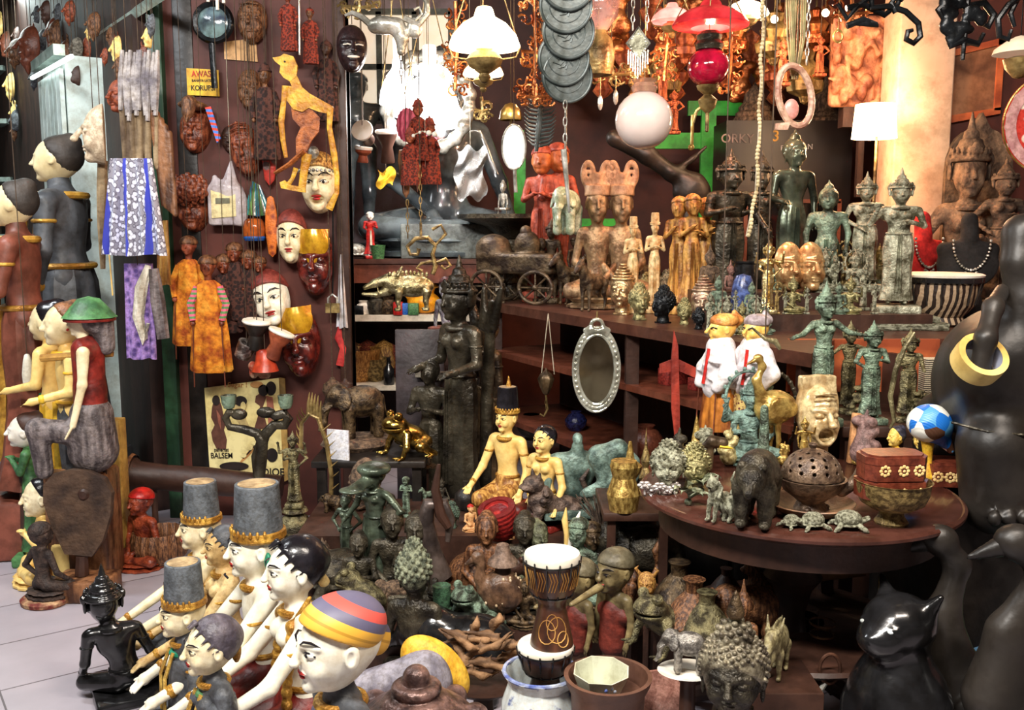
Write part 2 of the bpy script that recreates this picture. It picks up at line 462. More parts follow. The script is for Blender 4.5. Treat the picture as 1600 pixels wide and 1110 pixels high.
terracotta = M('terracotta',(172,88,56),(112,52,34),rough=.55,sc=8,bump=.2)
skin_h = M('drum_skin',(250,246,236),(232,226,208),rough=.6,sc=5,bump=.04,dirt=.06)
# ================= setting =================
def tile_mat():
 m = bpy.data.materials.new('floor_tiles'); m.use_nodes = True; nt = m.node_tree; N = nt.nodes; L = nt.links; b = N['Principled BSDF']
 tc = N.new('ShaderNodeTexCoord'); br = N.new('ShaderNodeTexBrick'); L.new(tc.outputs['Object'],br.inputs['Vector'])
 br.offset = 0; br.inputs['Scale'].default_value = 1; br.inputs['Brick Width'].default_value = .4; br.inputs['Row Height'].default_value = .4
 br.inputs['Mortar Size'].default_value = .0035; br.inputs['Color1'].default_value = lin((184,176,184)); br.inputs['Color2'].default_value = lin((172,166,176)); br.inputs['Mortar'].default_value = lin((104,96,100))
 n = N.new('ShaderNodeTexNoise'); n.inputs['Scale'].default_value = 5; n.inputs['Detail'].default_value = 6; L.new(tc.outputs['Object'],n.inputs['Vector'])
 mx = N.new('ShaderNodeMix'); mx.data_type = 'RGBA'; mx.blend_type = 'MULTIPLY'; mx.inputs['Factor'].default_value = .35
 L.new(br.outputs['Color'],mx.inputs[6]); L.new(n.outputs['Fac'],mx.inputs[7]); L.new(mx.outputs[2],b.inputs['Base Color'])
 b.inputs['Roughness'].default_value = .32
 return m
TH = 35
fl = MB(); fl.box((0,0,-.05),(11,13,.05)); fo = struct(fl.build('floor',tile_mat(),smooth=False)); fo.location = (-1.0,5.5,0); fo.rotation_euler = (0,0,R_(TH))
plaster = M('ceiling_plaster',(120,104,92),(96,82,72),rough=.9,sc=2,bump=.1)
struct(boxm('ceiling',(0,4,CEIL+.05),(9.5,9.5,.05),plaster))
wall_dk = M('wall_dark_boards',(58,34,27),(36,21,17),rough=.6,sc=3,kind='wood',bump=.1)
wall_br = M('wall_red_brown',(92,43,32),(72,33,25),rough=.6,sc=1.5,bump=.08)
lilac = M('wall_lilac',(176,160,166),(150,134,142),rough=.8,sc=1.5,bump=.05)
pinkish = M('wall_cream',(226,196,168),(200,162,134),rough=.8,sc=2,bump=.1)
struct(boxm('wall_rear',(.6,7.6,CEIL/2),(2.9,.05,CEIL/2),wall_br))
struct(boxm('wall_rear_left',(-1.35,7.35,CEIL/2),(.95,.05,CEIL/2),lilac))
struct(boxm('wall_right',(3.3,5.0,CEIL/2),(.05,2.6,CEIL/2),wall_br))
struct(boxm('wall_niche',(2.76,5.35,CEIL/2),(.6,.05,CEIL/2),wall_br))
struct(boxm('wall_far_left',(-4.2,10.6,CEIL/2),(3.5,.05,CEIL/2),M('far_shelf_wall',(150,140,122),(70,56,44),rough=.7,sc=6,bump=.2)))
A0 = Vector((-1.84,5.08,0)); AD = Vector((-math.sin(R_(35)),math.cos(R_(35)),0)); AN = Vector((-AD.y,AD.x,0))
wl = MB(); wl.box((2.6,.05,CEIL/2),(2.6,.05,CEIL/2)); wl = struct(wl.build('wall_left',wall_dk,smooth=False)); wl.location = A0+Vector((-.02,.06,0)); wl.rotation_euler = (0,0,math.atan2(AD.y,AD.x)); wl.location -= AN*-.0
struct(boxm('wall_mask_panel',(-1.30,5.06,CEIL/2),(.46,.05,CEIL/2),wall_br))
struct(boxm('trim_1',(-1.79,5.02,CEIL/2),(.035,.06,CEIL/2),dgreen,bev=.004))
struct(boxm('trim_2',(-.87,5.05,CEIL/2),(.03,.07,CEIL/2),wood_dark,bev=.004))
struct(boxm('trim_3',(-1.66,5.046,CEIL/2),(.05,.04,CEIL/2),black_sat,bev=.004))
cp_ = at(1446,100,5.25)
struct(boxm('wall_pillar',(cp_.x,5.35,CEIL/2),(.15,.12,CEIL/2),pinkish,bev=.01))
rail = M('pale_green_metal',(196,214,206),(150,172,164),rough=.3,metal=.4,bump=.05)
def onwall(px,py,off=0):
 """point of the receding left wall seen at a pixel, off metres in front of it"""
 d = ray(px,py); p0 = A0+AN*off
 n = AN; t = (Vector((p0.x,p0.y,0))-Vector((0,0,0))).dot(n)/(d.dot(n))
 return Vector((0,0,CAMZ))+d*t
a,b = onwall(148,62,.06),onwall(238,2,.06)
struct(MB().tube([a,b,b+(b-a)*.3],.03,4).build('trim_4',rail,smooth=False))
a,b = onwall(40,130,.1),onwall(110,88,.1)
# ================= fixed shelving =================
shelfA = onz(750,470,1.10); shelfB = onz(1268,553,1.10)
def xy(p): return (p.x,p.y)
long_poly = [xy(shelfA),xy(shelfB),(1.30,3.82),(2.55,3.82),(2.55,5.28),(1.9,6.3),(-.19,6.3)]
ls = thing('display_counter','long dark brown wooden display shelf running back through the middle, crowded with statues','display shelf')
MB().slab(long_poly,1.05,1.10).build('shelf_top',wood_darkx,ls,smooth=False)
def lerp2(a,b,t): return (a.x+(b.x-a.x)*t,a.y+(b.y-a.y)*t)
p0 = lerp2(shelfA,shelfB,.0);
sd = (shelfB-shelfA).normalized(); sn = Vector((-sd.y,sd.x,0))
for t in (.04,.56,.97):
 q = shelfA+(shelfB-shelfA)*t+sn*.06
 boxm('post',(q.x,q.y,.525),(.03,.03,.525),wood_dark,ls)
for z,w in ((.80,.5),(.42,.5)):
 q0,q1 = shelfA+(shelfB-shelfA)*.02+sn*.02,shelfA+(shelfB-shelfA)*.96+sn*.02
 MB().slab([xy(q0),xy(q1),xy(q1+sn*w),xy(q0+sn*w)],z-.015,z+.015).build('lower_shelf',wood_red,ls,smooth=False)
q0,q1 = shelfA+sn*.56,shelfA+(shelfB-shelfA)*.97+sn*.56
MB().slab([xy(q0),xy(q1),xy(q1+sn*.03),xy(q0+sn*.03)],0,1.05).build('back_board',wood_dark,ls,smooth=False)
boxm('post',(2.5,3.86,.525),(.03,.03,.525),wood_dark,ls); boxm('post',(1.32,3.9,.525),(.03,.03,.525),wood_dark,ls)
sb = thing('side_bench','low dark wooden bench behind the round table under the green bronze figures','bench')
boxm('bench_top',(1.66,3.52,.83),(.5,.22,.02),wood_dark,sb,.004)
for x in (1.2,2.12):
 for y in (3.34,3.7): boxm('leg',(x,y,.405),(.025,.025,.405),wood_dark,sb)
wt = thing('worktable','red-brown wooden counter below the reclining statue with open white shelves','counter')
zt = at(650,405,6.0).z; X0 = at(505,405,6.0).x; X1 = at(775,405,6).x
boxm('counter_top',((X0+X1)/2,6.45,zt-.015),((X1-X0)/2,.45,.015),wood_darkx,wt)
boxm('apron',((X0+X1)/2,6.03,zt-.09),((X1-X0)/2-.01,.015,.06),wood_red,wt)
zs = at(600,490,6.0).z; shelf_w = M('white_shelf',(236,226,208),(210,198,176),rough=.5,sc=3,bump=.05)
boxm('shelf',((X0+X1)/2-.05,6.25,zs-.03),((X1-X0)/2-.08,.25,.02),shelf_w,wt)
zs2 = at(600,602,6.0).z
boxm('shelf',((X0+X1)/2-.05,6.25,zs2-.02),((X1-X0)/2-.08,.25,.015),shelf_w,wt)
boxm('back_board',((X0+X1)/2,6.87,zt/2),((X1-X0)/2,.02,zt/2-.02),wood_dark,wt)
for x in (X0+.03,X1-.03): boxm('side_panel',(x,6.45,zt/2-.02),(.015,.4,zt/2-.03),wood_dark,wt)
lt = thing('low_table','low dark green-black table in the middle distance holding a brass frog','table')
q = at(585,705,4.3); ltz = q.z; ltx = q.x
boxm('tabletop',(ltx,4.3,ltz-.015),(.25,.2,.015),black_sat,lt,.004)
for x in (-.21,.21):
 for y in (-.16,.16): boxm('leg',(ltx+x,4.3+y,(ltz-.03)/2),(.02,.02,(ltz-.03)/2),black_sat,lt)
pf = thing('floor_platform','low stepped dark plank platform under the crowd of statues in the centre','platform')
boxm('step',(-.05,3.35,.10),(.72,.28,.10),wood_dark,pf)
boxm('step',(-.05,3.9,.17),(.8,.26,.17),wood_dark,pf)
TCX,TCY,TR,TZ = .85,2.79,.482,.77
rt = thing('round_table','round dark polished wooden table with moulded rim on the right','table')
rt.location = (TCX,TCY,0); rt.scale = (.965,.965,1)
lathem('tabletop',[(0,.735),(.40,.735),(.455,.738),(.47,.745),(.482,.752),(.482,.760),(.474,.766),(.468,.764),(.460,.770),(0,.770)],wood_table,rt,72)
lathem('apron',[(.38,.655),(.42,.655),(.42,.735),(.38,.735)],wood_dark,rt,48)
lathem('pedestal',[(.03,.1),(.05,.12),(.08,.2),(.05,.3),(.04,.38),(.06,.46),(.09,.5),(.05,.58),(.07,.70),(0,.70)],wood_dark,rt,24)
for k in range(3):
 a = 2*PI*k/3+.5
 tubem('foot',[(0,0,.16),(.14*math.cos(a),.14*math.sin(a),.15),(.26*math.cos(a),.26*math.sin(a),.06),(.34*math.cos(a),.34*math.sin(a),.025)],[.04,.035,.028,.025],wood_dark,rt)
lathem('lower_shelf',[(.1,.33),(.36,.335),(.37,.345),(.36,.355),(.1,.36)],wood_dark,rt,40,close=False)
gf = thing('green_trestle','bright green painted wooden frame behind the shelf of statues','frame')
for (x0,y0,x1,y1) in ((906,352,960,352),(1000,222,1150,218),(1105,180,1105,345),(1085,168,1165,170),(812,255,812,345)):
 Y = 6.75; a,b = at(x0,y0,Y),at(x1,y1,Y)
 boxm('bar',((a.x+b.x)/2,Y+.009*((x0*3+y0) % 5),(a.z+b.z)/2),(abs(b.x-a.x)/2+.04,.02,abs(b.z-a.z)/2+.045),green_wood,gf)
q = at(812,300,6.75); boxm('leg',(q.x,6.78,1.1+.55),(.03,.03,.55),green_wood,gf); q = at(1105,300,6.75); boxm('leg',(q.x,6.78,1.05),(.03,.03,1.05),green_wood,gf)
sgc = thing('black_cabinet','black cabinet with a dim lettered header and dark glass front behind the standing bronzes','cabinet')
a,b = at(1136,188,6.1),at(1335,188,6.1)
cx,hw,zt_ = (a.x+b.x)/2,(b.x-a.x)/2,a.z
cab = M('cabinet_black',(40,28,26),(26,18,17),rough=.35,sc=3,bump=.05)
boxm('body',(cx,6.3,(1.1+zt_)/2),(hw,.19,(zt_-1.1)/2),cab,sgc)
pg = boxm('glass_panel',(cx+.03,6.1,1.42),(hw*.72,.008,.26),M('dark_glass',(20,18,18),(12,11,11),rough=.08,bump=0),sgc)
for s in (-1,1): boxm('frame_bar',(cx+.03+s*hw*.74,6.095,1.42),(.012,.012,.28),wood_red,sgc)
boxm('frame_bar',(cx+.03,6.095,1.70),(hw*.76,.012,.012),wood_red,sgc)
wtx = M('dim_lettering',(150,128,120),bump=0); yt = M('yellow_figure',(240,176,40),bump=0)
def lab(nm,s,px,py,hpx,Y,mat,par,dep=.003):
 p = at(px,py+hpx/2,Y); k = mpp(p)*hpx
 text(nm,s,k*1.38,mat,par,(p.x,Y,p.z),depth=dep)
lab('lettering','ORKY',1152,216,14,6.105,wtx,sgc); lab('numeral','3',1212,212,17,6.105,yt,sgc)
lab('lettering','PE',1225,231,8,6.105,M('pale_lettering',(220,210,205),bump=0),sgc); lab('lettering','AN',1262,229,8,6.105,MATS['pale_lettering'],sgc)
cr = thing('orange_crate','orange-brown wooden crate below the tall goddess pedestal','crate')
a,b = at(1232,530,3.79),at(1462,612,3.79)
boxm('front_board',((a.x+b.x)/2,3.79,(a.z+b.z)/2),((b.x-a.x)/2,.012,(a.z-b.z)/2),wood_orange,cr)
for s in (-1,1): boxm('side_board',((a.x+b.x)/2+s*((b.x-a.x)/2-.04),3.82,(b.z)/2),(.012,.018,b.z/2),wood_orange,cr)
# ================= generators (all in unit space, facing -Y, height about 1) =================
def sdf_head(S,c,r,nose=1.,k=None,ears=1,long_ears=0,eyes=1,wide=1.):
 c = np.array(c,float)
 def P(x,y,z): return tuple(c+np.array([x*wide,y,z])*r)
 S.e(P(0,.12,.14),(.72*r*wide,.88*r,.84*r),k=.1*r)
 S.e(P(0,-.12,-.28),(.56*r*wide,.64*r,.68*r),k=.25*r)
 S.e(P(0,-.6,-.74),(.2*r,.17*r,.15*r),k=.16*r)
 for s in (-1,1):
  S.e(P(s*.28,-.8,.08),(.17*r,.13*r,.12*r),k=.12*r,op='-')
  if eyes: S.e(P(s*.27,-.66,.06),(.15*r,.1*r,.085*r),k=.02*r)
  S.c(P(s*.46,-.56,.22),P(s*.1,-.76,.2),.05*r,.07*r,k=.08*r)
  S.e(P(s*.34,-.56,-.3),(.17*r,.17*r,.2*r),k=.16*r)
  if ears:
   S.e(P(s*.74,.06,-.02),(.07*r,.17*r,.27*r),k=.04*r)
   S.e(P(s*.8,.0,.0),(.05*r,.09*r,.15*r),k=.02*r,op='-')
   if long_ears: S.e(P(s*.7,.06,-.42),(.06*r,.09*r,.26*r),k=.04*r)
 S.c(P(0,-.76,.2),P(0,-.76-.16*nose,-.14),.07*r,.1*r,k=.06*r)
 S.e(P(0,-.76-.17*nose,-.17),(.13*r,.12*r,.09*r),k=.05*r)
 S.e(P(0,-.73,-.40),(.2*r,.1*r,.05*r),k=.03*r)
 S.e(P(0,-.71,-.50),(.16*r,.1*r,.06*r),k=.03*r)
 return P
def paint_face(P,r,par,eye=None,brow=None,lips=None,white=None,open_=1,brow_k=1):
 """painted eyes, brows and lips as thin raised parts on a carved head"""
 if white:
  for s in (-1,1): MB().ball(P(s*.27,-.7,.06),(.14*r,.07*r,.05*r*open_),12,6).build('eye_white',white,par)
 if eye:
  for s in (-1,1):
   m = MB(); m.ball(P(s*.26,-.75,.05),(.055*r,.04*r,.05*r*open_),10,6)
   m.tube([P(s*.43,-.62,.05),P(s*.34,-.71,.115),P(s*.24,-.765,.125),P(s*.13,-.76,.06)],.02*r,5); m.build('eye',eye,par)
 if brow:
  for s in (-1,1): MB().tube([P(s*.5,-.53,.26),P(s*.38,-.69,.35),P(s*.22,-.8,.34),P(s*.1,-.83,.25)],[.012*r*brow_k,.03*r*brow_k,.03*r*brow_k,.014*r*brow_k],5).build('eyebrow',brow,par)
 if lips:
  m = MB(); m.ball(P(0,-.775,-.405),(.19*r,.065*r,.045*r),12,6); m.ball(P(0,-.755,-.49),(.14*r,.065*r,.05*r),12,6)
  m.build('lips',lips,par)
ARM = {'down': ((.135,.0,.65),(.125,-.03,.52)),'anjali': ((.125,-.03,.66),(.014,-.115,.745)),'fwd': ((.13,-.01,.66),(.115,-.15,.63)),
'hip': ((.2,.02,.67),(.1,-.03,.575)),'lap': ((.145,.0,.66),(.03,-.11,.565)),'up': ((.2,-.04,.77),(.2,-.1,.91)),'chest': ((.135,-.03,.665),(.04,-.115,.7)),
'out': ((.2,-.03,.72),(.30,-.08,.70)),'knee': ((.16,-.02,.65),(.19,-.13,.55)),'side': ((.155,.0,.655),(.2,-.06,.54)),'play': ((.16,-.02,.67),(.12,-.13,.62))}
def human(nm,m,hat='ushnisha',mh=None,ms=None,mo=None,pose='stand',aL='down',aR='down',fem=0,hs=1.,v=.011,base=None,skirt=0,arms=2,sash=0,w=1.,paint=0,label=None,cat='statue',group=None,neck=1.,mface=None,aura=0,lean=0,ears=1):
 root = thing(nm,label,cat,group); mh = mh or m; ms = ms or m; mo = mo or mh
 sit = pose in ('sit','kneel','bust')
 K = 1.75 if sit else 1.; off = {'sit': .485,'kneel': .43,'bust': .58}.get(pose,0)
 if base is None: base = 'lotus' if pose == 'sit' else 'plinth'
 bz = .0 if not base else (.09 if base != 'tall' else .2)
 def T(p): return (p[0]*K*w+lean*max(0,p[2]-.5)*K,p[1]*K,(p[2]-off)*K+bz)
 S = SDF(v); S.k = .02*K
 S.e(T((0,0,.745)),(.088*K*w,.055*K,.085*K)); S.e(T((0,0,.64)),(.06*K*w,.044*K,.07*K),k=.05*K)
 if pose != 'bust':
  S.e(T((0,.005,.56)),(.082*K*w,.06*K,.06*K),k=.05*K)
 S.c(T((-.085,0,.80)),T((.085,0,.80)),.034*K,k=.03*K)
 S.c(T((0,0,.80)),T((0,-.01,.865+.03*(neck-1))),.036*K,.03*K)
 if fem:
  for s in (-1,1): S.e(T((s*.038,-.045,.755)),.032*K,k=.015*K)
 if pose == 'stand':
  for s in (-1,1):
   S.chain([T((s*.042,0,.54)),T((s*.043,-.012,.29)),T((s*.04,0,.02))],[.03,.024,.02] if skirt else [.05,.036,.022],k=.02)
   S.c(T((s*.042,0,.022)),T((s*.048,-.06,.014)),.022,.016)
 elif pose == 'sit':
  for s in (-1,1):
   S.chain([T((s*.055,.0,.535)),T((s*.19,-.10,.52)),T((-s*.03,-.15,.513))],[.055*K,.038*K,.024*K],k=.02)
 elif pose == 'kneel':
  G = SDF(v); G.k = .03
  G.e(T((0,.01,.53)),(.098*K*w,.075*K,.075*K)); G.cone(T((0,.0,.53)),.08*K,.08*K*w,.066*K*w,k=.03)
  for s in (-1,1): G.chain([T((s*.05,.0,.52)),T((s*.06,-.19,.49)),T((s*.055,.02,.455))],[.055*K,.045*K,.04*K],k=.03)
  G.build('skirt',ms,root)
 AR = list(zip((-1,1),(aL,aR))) if arms == 2 else list(zip((-1,1,-1,1),(aL,aR,'up','up')))
 for s,a in AR:
  el,ha = ARM[a] if isinstance(a,str) else a
  e1 = T((s*el[0],el[1],el[2])); h1 = T((s*ha[0],ha[1],ha[2])); sh = T((s*.105,0,.795))
  S.chain([sh,e1,h1],[.03*K,.023*K,.016*K],k=.012*K)
  d = Vector(h1)-Vector(e1); d.normalize(); sd_ = d.cross(Vector((0,0,1))); sd_ = sd_.normalized() if sd_.length > .1 else Vector((1,0,0)); sd_ = sd_*(.011*K); h = Vector(h1); d = d*K
  S.e(h+d*.015,.019*K,k=.01)
  for q in (-1.4,-.5,.5,1.4):
   S.c(h+d*.024+sd_*q,h+d*(.062-.006*abs(q))+sd_*q*1.15+Vector((0,0,-.008*K)),.0062*K,.0052*K,k=.003)
  S.c(h+d*.01+sd_*1.6,h+d*.036+sd_*2.9,.0062*K,.005*K,k=.003)
 hs *= 1.12; hc = T((0,-.012,.922+.03*(neck-1))); r = .072*K*hs; hc = (hc[0],hc[1],hc[2]+(hs-1)*.045*K)
 if mface is None:
  P = sdf_head(S,hc,r,long_ears=(hat in ('ushnisha','curls')),ears=ears)
  hb_ = S.build('body',m,root)
 else:
  S.build('body',m,root); S2 = SDF(v*.8); P = sdf_head(S2,hc,r,ears=ears); hb_ = S2.build('head',mface,root)
 if paint: paint_face(P,r,hb_,eye=hair_blk,brow=hair_blk,lips=lip)
 # ---- hat / hair ----
 H = SDF(v*.9); H.k = .02*K
 if hat in ('ushnisha','curls','spire','bun'):
  H.e(P(0,.16,.2),(.78*r,.9*r,.86*r))
  if hat == 'bun': H.half(P(0,.16,.0),(0,-.85,-.52),k=.04*r)
  else: H.half(P(0,-.46,.1),(0,-.8,-.62),k=.04*r)
  if hat == 'bun': H.e(P(0,.55,.75),(.42*r,.45*r,.4*r),k=.1*r)
  elif hat == 'spire':
   H.c(P(0,.1,.9),P(0,.1,2.4),.3*r,.05*r,k=.15*r); H.e(P(0,.1,1.05),(.4*r,.4*r,.3*r),k=.1*r)
  else:
   H.e(P(0,.12,1.02),(.38*r,.4*r,.36*r),k=.1*r)
   if hat == 'ushnisha': H.c(P(0,.12,1.2),P(0,.12,1.75),.16*r,.04*r,k=.1*r)
  if hat == 'curls':
   n = 90
   for i in range(n):
    z = 1-1.35*(i+.5)/n; a = i*2.39996; q = math.sqrt(max(0,1-z*z)); y = .16+q*math.sin(a)*.93
    if y < -.3 and z < .35: continue
    H.e(P(q*math.cos(a)*.82,y,.2+z*.88),.1*r,k=.02*r)
   for i in range(26):
    z = 1-1.1*(i+.5)/26; a = i*2.39996; q = math.sqrt(max(0,1-z*z)); H.e(P(q*math.cos(a)*.4,.12+q*math.sin(a)*.42,1.05+z*.38),.09*r,k=.02*r)
 elif hat == 'crown':
  H.cone(P(0,.1,.42),.34*r,.86*r,.78*r); H.cone(P(0,.1,.76),.5*r,.62*r,.5*r,k=.04*r); H.cone(P(0,.1,1.2),.4*r,.4*r,.3*r,k=.04*r); H.c(P(0,.1,1.6),P(0,.1,2.25),.2*r,.05*r,k=.05*r)
  H.t(P(0,.1,.5),.84*r,.09*r,k=.02*r); H.t(P(0,.1,.95),.58*r,.07*r,k=.02*r); H.e(P(0,-.75,.85),(.2*r,.1*r,.3*r),k=.03*r)
  for i in range(11):
   a = PI+PI*(i)/10; H.e(P(.84*math.cos(a),.1+.84*math.sin(a),.82),(.1*r,.08*r,.16*r),k=.02*r)
  for s in (-1,1): H.e(P(s*.86,.1,.1),(.1*r,.22*r,.4*r),k=.03*r); H.e(P(s*.95,.1,.5),(.12*r,.16*r,.25*r),k=.03*r)
 elif hat == 'fez':
  H.cone(P(0,.15,.5),1.7*r,.82*r,.72*r,k=.02*r)
 elif hat == 'horns':
  H.cone(P(0,.1,.4),.5*r,.85*r,.8*r)
  for s in (-1,1): H.t(P(s*.62,.1,1.45),.38*r,.13*r,ax=1,ell=1.35); H.t(P(s*.62,.05,1.4),.16*r,.09*r,ax=1)
  H.cone(P(0,.1,.8),.7*r,.35*r,.3*r)
 elif hat == 'zig':
  H.e(P(0,.2,.22),(.80*r,.9*r,.88*r)); H.half(P(0,.12,.0),(0,-.8,-.6),k=.02*r)
  H.e(P(0,.82,.2),(.38*r,.34*r,.42*r),k=.12*r)
  for s in (-1,1):
   for i in range(5):
    z = .12+.2*i; y = .12-.75*z; x = .8*math.sqrt(max(.01,1-((y-.2)/.9)**2-((z-.22)/.88)**2))
    H.c(P(s*x*.93,y+.1,z+.05),P(s*x*.93,y-.22,z-.13),.085*r,.012*r,k=.01*r)
 elif hat == 'turban':
  H.e(P(0,.14,.4),(.8*r,.98*r,.72*r)); H.half(P(0,-.1,.34),(0,-.42,-.9),k=.02*r); H.e(P(0,.95,-.05),(.22*r,.3*r,.4*r),k=.1*r)
 elif hat == 'cap':
  H.e(P(0,.14,.32),(.8*r,.92*r,.78*r)); H.half(P(0,0,.32),(0,-.25,-1),k=.04*r)
 hd_ = root
 if H.p: hd_ = H.build('headdress' if hat not in ('bun','curls','ushnisha') else 'hair',mh,root)
 if hat == 'fez':
  o = MB(); o.lathe([(.86*r,.34*r),(.93*r,.42*r),(.9*r,.62*r),(.80*r,.66*r),(.78*r,.4*r)],36,P(0,.15,0),close=False)
  for i in range(13):
   a = PI+PI*i/12; o.ball(P(.88*math.cos(a),.15+.88*math.sin(a),.66),(.09*r,.06*r,.14*r),8,5)
  o.build('crown_band',mo,hd_)
  MB().lathe([(0,1.98*r),(.52*r,2.0*r),(.62*r,2.21*r),(.0,2.215*r)],30,P(0,.15,0)).build('hat_top',M('hat_crown_cream',(196,170,128),(140,118,88),bump=.1),hd_)
  # ---- ornaments, cloth ----
 if fem or sash or hat == 'crown':
  c0 = T((0,-.005,.815)); MB().torus(c0,.052*K*w,.012*K,20).build('necklace',mo,root); b1 = T((0,0,.60)); MB().torus(b1,.07*K*w,.01*K,24,sc=(1,.8)).build('belt',mo,root)
  for s,a in AR[:2]:
   el,ha = ARM[a] if isinstance(a,str) else a
   q = T((s*(.105+(el[0]-.105)*.4),el[1]*.4,.795+(el[2]-.795)*.4)); MB().torus(q,.027*K,.006*K,12).build('armlet',mo,root)
   q = T((s*(el[0]+(ha[0]-el[0])*.8),el[1]+(ha[1]-el[1])*.8,el[2]+(ha[2]-el[2])*.8)); MB().ball(q,.021*K,8,6).build('bracelet',mo,root)
 if skirt and pose == 'stand':
  s_ = MB(); n = 30; prof = [(.068,.60),(.082,.55),(.088,.45),(.08,.3),(.075+.03*skirt,.12),(.08+.05*skirt,.03),(.05,.03)]
  vs = []
  s_.lathe([(a*w,b+bz) for a,b in prof],36,(0,0,0),1,.72,flute=.05,nf=9); s_.build('skirt',ms,root)
  p_ = MB(); p_.sheet(lambda a,b: ((b-.5)*(.03+.03*a),-.062*w-.02*a*skirt-.008*math.cos(b*PI*5)*1-.004,.60-.5*a+bz),8,10,.012); p_.build('sash',mo,root)
 if aura:
  a_ = MB(); a_.torus((hc[0],.07*K,hc[2]),.17*K,.012*K,32,'y',(1,1.15));
  for i in range(18):
   q = 2*PI*i/18; a_.ball((hc[0]+.19*K*math.cos(q),.07*K,hc[2]+.215*K*math.sin(q)),(.016*K,.01*K,.02*K),6,4)
  a_.build('aureole',mo,root)
 if base == 'lotus':
  b_ = MB(); b_.lathe([(.30*w,0),(.34*w,.01),(.34*w,.03),(.27*w,.05),(.33*w,.085),(.31*w,.10),(0,.10)],40,(0,-.07,0),1,.85,flute=.035,nf=14); b_.build('lotus_base',m,root)
 elif base in ('plinth','tall'):
  q = .13*w if pose == 'stand' else .3*w
  b_ = MB(); b_.box((0,-.02,bz/2-.004),(q,q*.8,bz/2-.004),.015); b_.build('plinth',ms if pose != 'stand' else m,root)
 return root
def buddha_head(nm,m,label,hat='curls',v=.016,group='',mh=None,base=1,cat='bust',crownspire=0,cr=.085,nc=120):
 root = thing(nm,label,cat,group); S = SDF(v); r = .36
 P = sdf_head(S,(0,0,.5),r,long_ears=1); S.cone((0,.02,0.02),.25,.19,.14,k=.05); S.build('head',m,root)
 H = SDF(v*.9); H.k = .03
 H.e(P(0,.16,.2),(.79*r,.91*r,.88*r)); H.half(P(0,-.46,.2),(0,-.8,-.7),k=.03)
 H.e(P(0,.12,1.02),(.4*r,.42*r,.38*r),k=.04)
 if hat == 'curls':
  for i in range(nc):
   z = 1-1.3*(i+.5)/nc; a = i*2.39996; q = math.sqrt(max(0,1-z*z)); y = .16+q*math.sin(a)*.95
   if y < -.2 and z < .42: continue
   H.e(P(q*math.cos(a)*.82,y,.2+z*.9),cr*r,k=.012)
  for i in range(30):
   z = 1-1.1*(i+.5)/30; a = i*2.39996; q = math.sqrt(max(0,1-z*z)); H.e(P(q*math.cos(a)*.42,.12+q*math.sin(a)*.44,1.05+z*.4),.08*r,k=.012)
 elif hat == 'rings':
  for k_ in range(6): H.t(P(0,.12,.75+k_*.17),r*(.72-.11*k_),.07*r,k=.01)
 if crownspire: H.c(P(0,.12,1.2),P(0,.12,2.2),.2*r,.04*r,k=.05)
 H.build('hair',mh or m,root)
 if base: boxm('plinth',(0,.02,.02),(.17,.17,.022),m,root,.01)
 return root
def facemask(nm,m,label,v=.014,mcap=None,mouth='closed',group=None,nose=1.3,beard=0,horns=0,paint=1,cat='mask',brow=None,lips=None,crownline=1.02,eye=None,wrinkle=0,tear=None,hole=1,wide=1.):
 """wall mask: hollow-backed carved face, height ~1, its flat back in the plane y=0"""
 root = thing(nm,label,cat,group); S = SDF(v); r = .5
 P = sdf_head(S,(0,.12,.5),r,nose=nose,ears=(paint != 2),eyes=1,wide=wide)
 S.half((0,0.06,.5),(0,1,0),k=.02)
 if mouth == 'open': S.e(P(0,-.72,-.5),(.26*r,.3*r,.16*r),k=.03,op='-')
 if mouth == 'scream': S.e(P(0,-.7,-.52),(.3*r,.32*r,.24*r),k=.03,op='-'); S.t(P(0,-.66,-.52),.3*r,.05*r,ax=1,ell=.8,k=.05)
 if wrinkle:
  for i in range(wrinkle):
   z = .35+.16*i; S.c(P(-.4,-.55,z),P(0,-.72,z+.06),.035*r,.04*r,k=.03); S.c(P(.4,-.55,z),P(0,-.72,z+.06),.035*r,.04*r,k=.03)
  for s in (-1,1): S.c(P(s*.3,-.72,-.1),P(s*.42,-.55,-.55),.04*r,.03*r,k=.04)
 if horns:
  for s in (-1,1): S.chain([P(s*.5,-.2,.7),P(s*.8,-.3,1.1),P(s*.6,-.3,1.35)],[.14*r,.1*r,.03*r])
 if beard:
  S.c(P(0,-.5,-.8),P(0,-.45,-1.3),.25*r,.06*r,k=.08)
 fc_ = S.build('face',m,root)
 if mcap:
  H = SDF(v); H.e(P(0,.12,.2),(.78*r*wide,.95*r,.9*r)); H.half(P(0,-.4,.42),(0,-.5,-.87),k=.01); H.half((0,.06,.5),(0,1,0),k=.01); H.build('cap',mcap,root)
 if paint == 1: paint_face(P,r,fc_,eye=eye or hair_blk,brow=brow or hair_blk,lips=lips or lip)
 elif paint == 3: paint_face(P,r,fc_,eye=eye,brow=brow,lips=lips,white=white_p)
 if mouth == 'scream' and tear is None:
  mm = MB()
  for i in range(6): mm.box(P(-.15+.06*i,-.55,-.36),(.025*r,.03,.05*r),.004)
  for i in range(6): mm.box(P(-.15+.06*i,-.52,-.66),(.025*r,.03,.04*r),.004)
  mm.build('teeth',m,fc_)
 if tear:
  T_ = MB(); T_.sheet(lambda a,b: (P((b-.5)*2*(.1+.5*math.sin(min(1,a*1.25)*PI*.62)),0,0)[0],P(0,-.80+.42*abs(b-.5)**2*4*(.2+.8*a)+.25*(a > .8)*(a-.8),0)[1],P(0,0,-.05+1.0*a)[2]),14,10,.03)
  T_.build('gilt_forehead',tear,root)
 return root
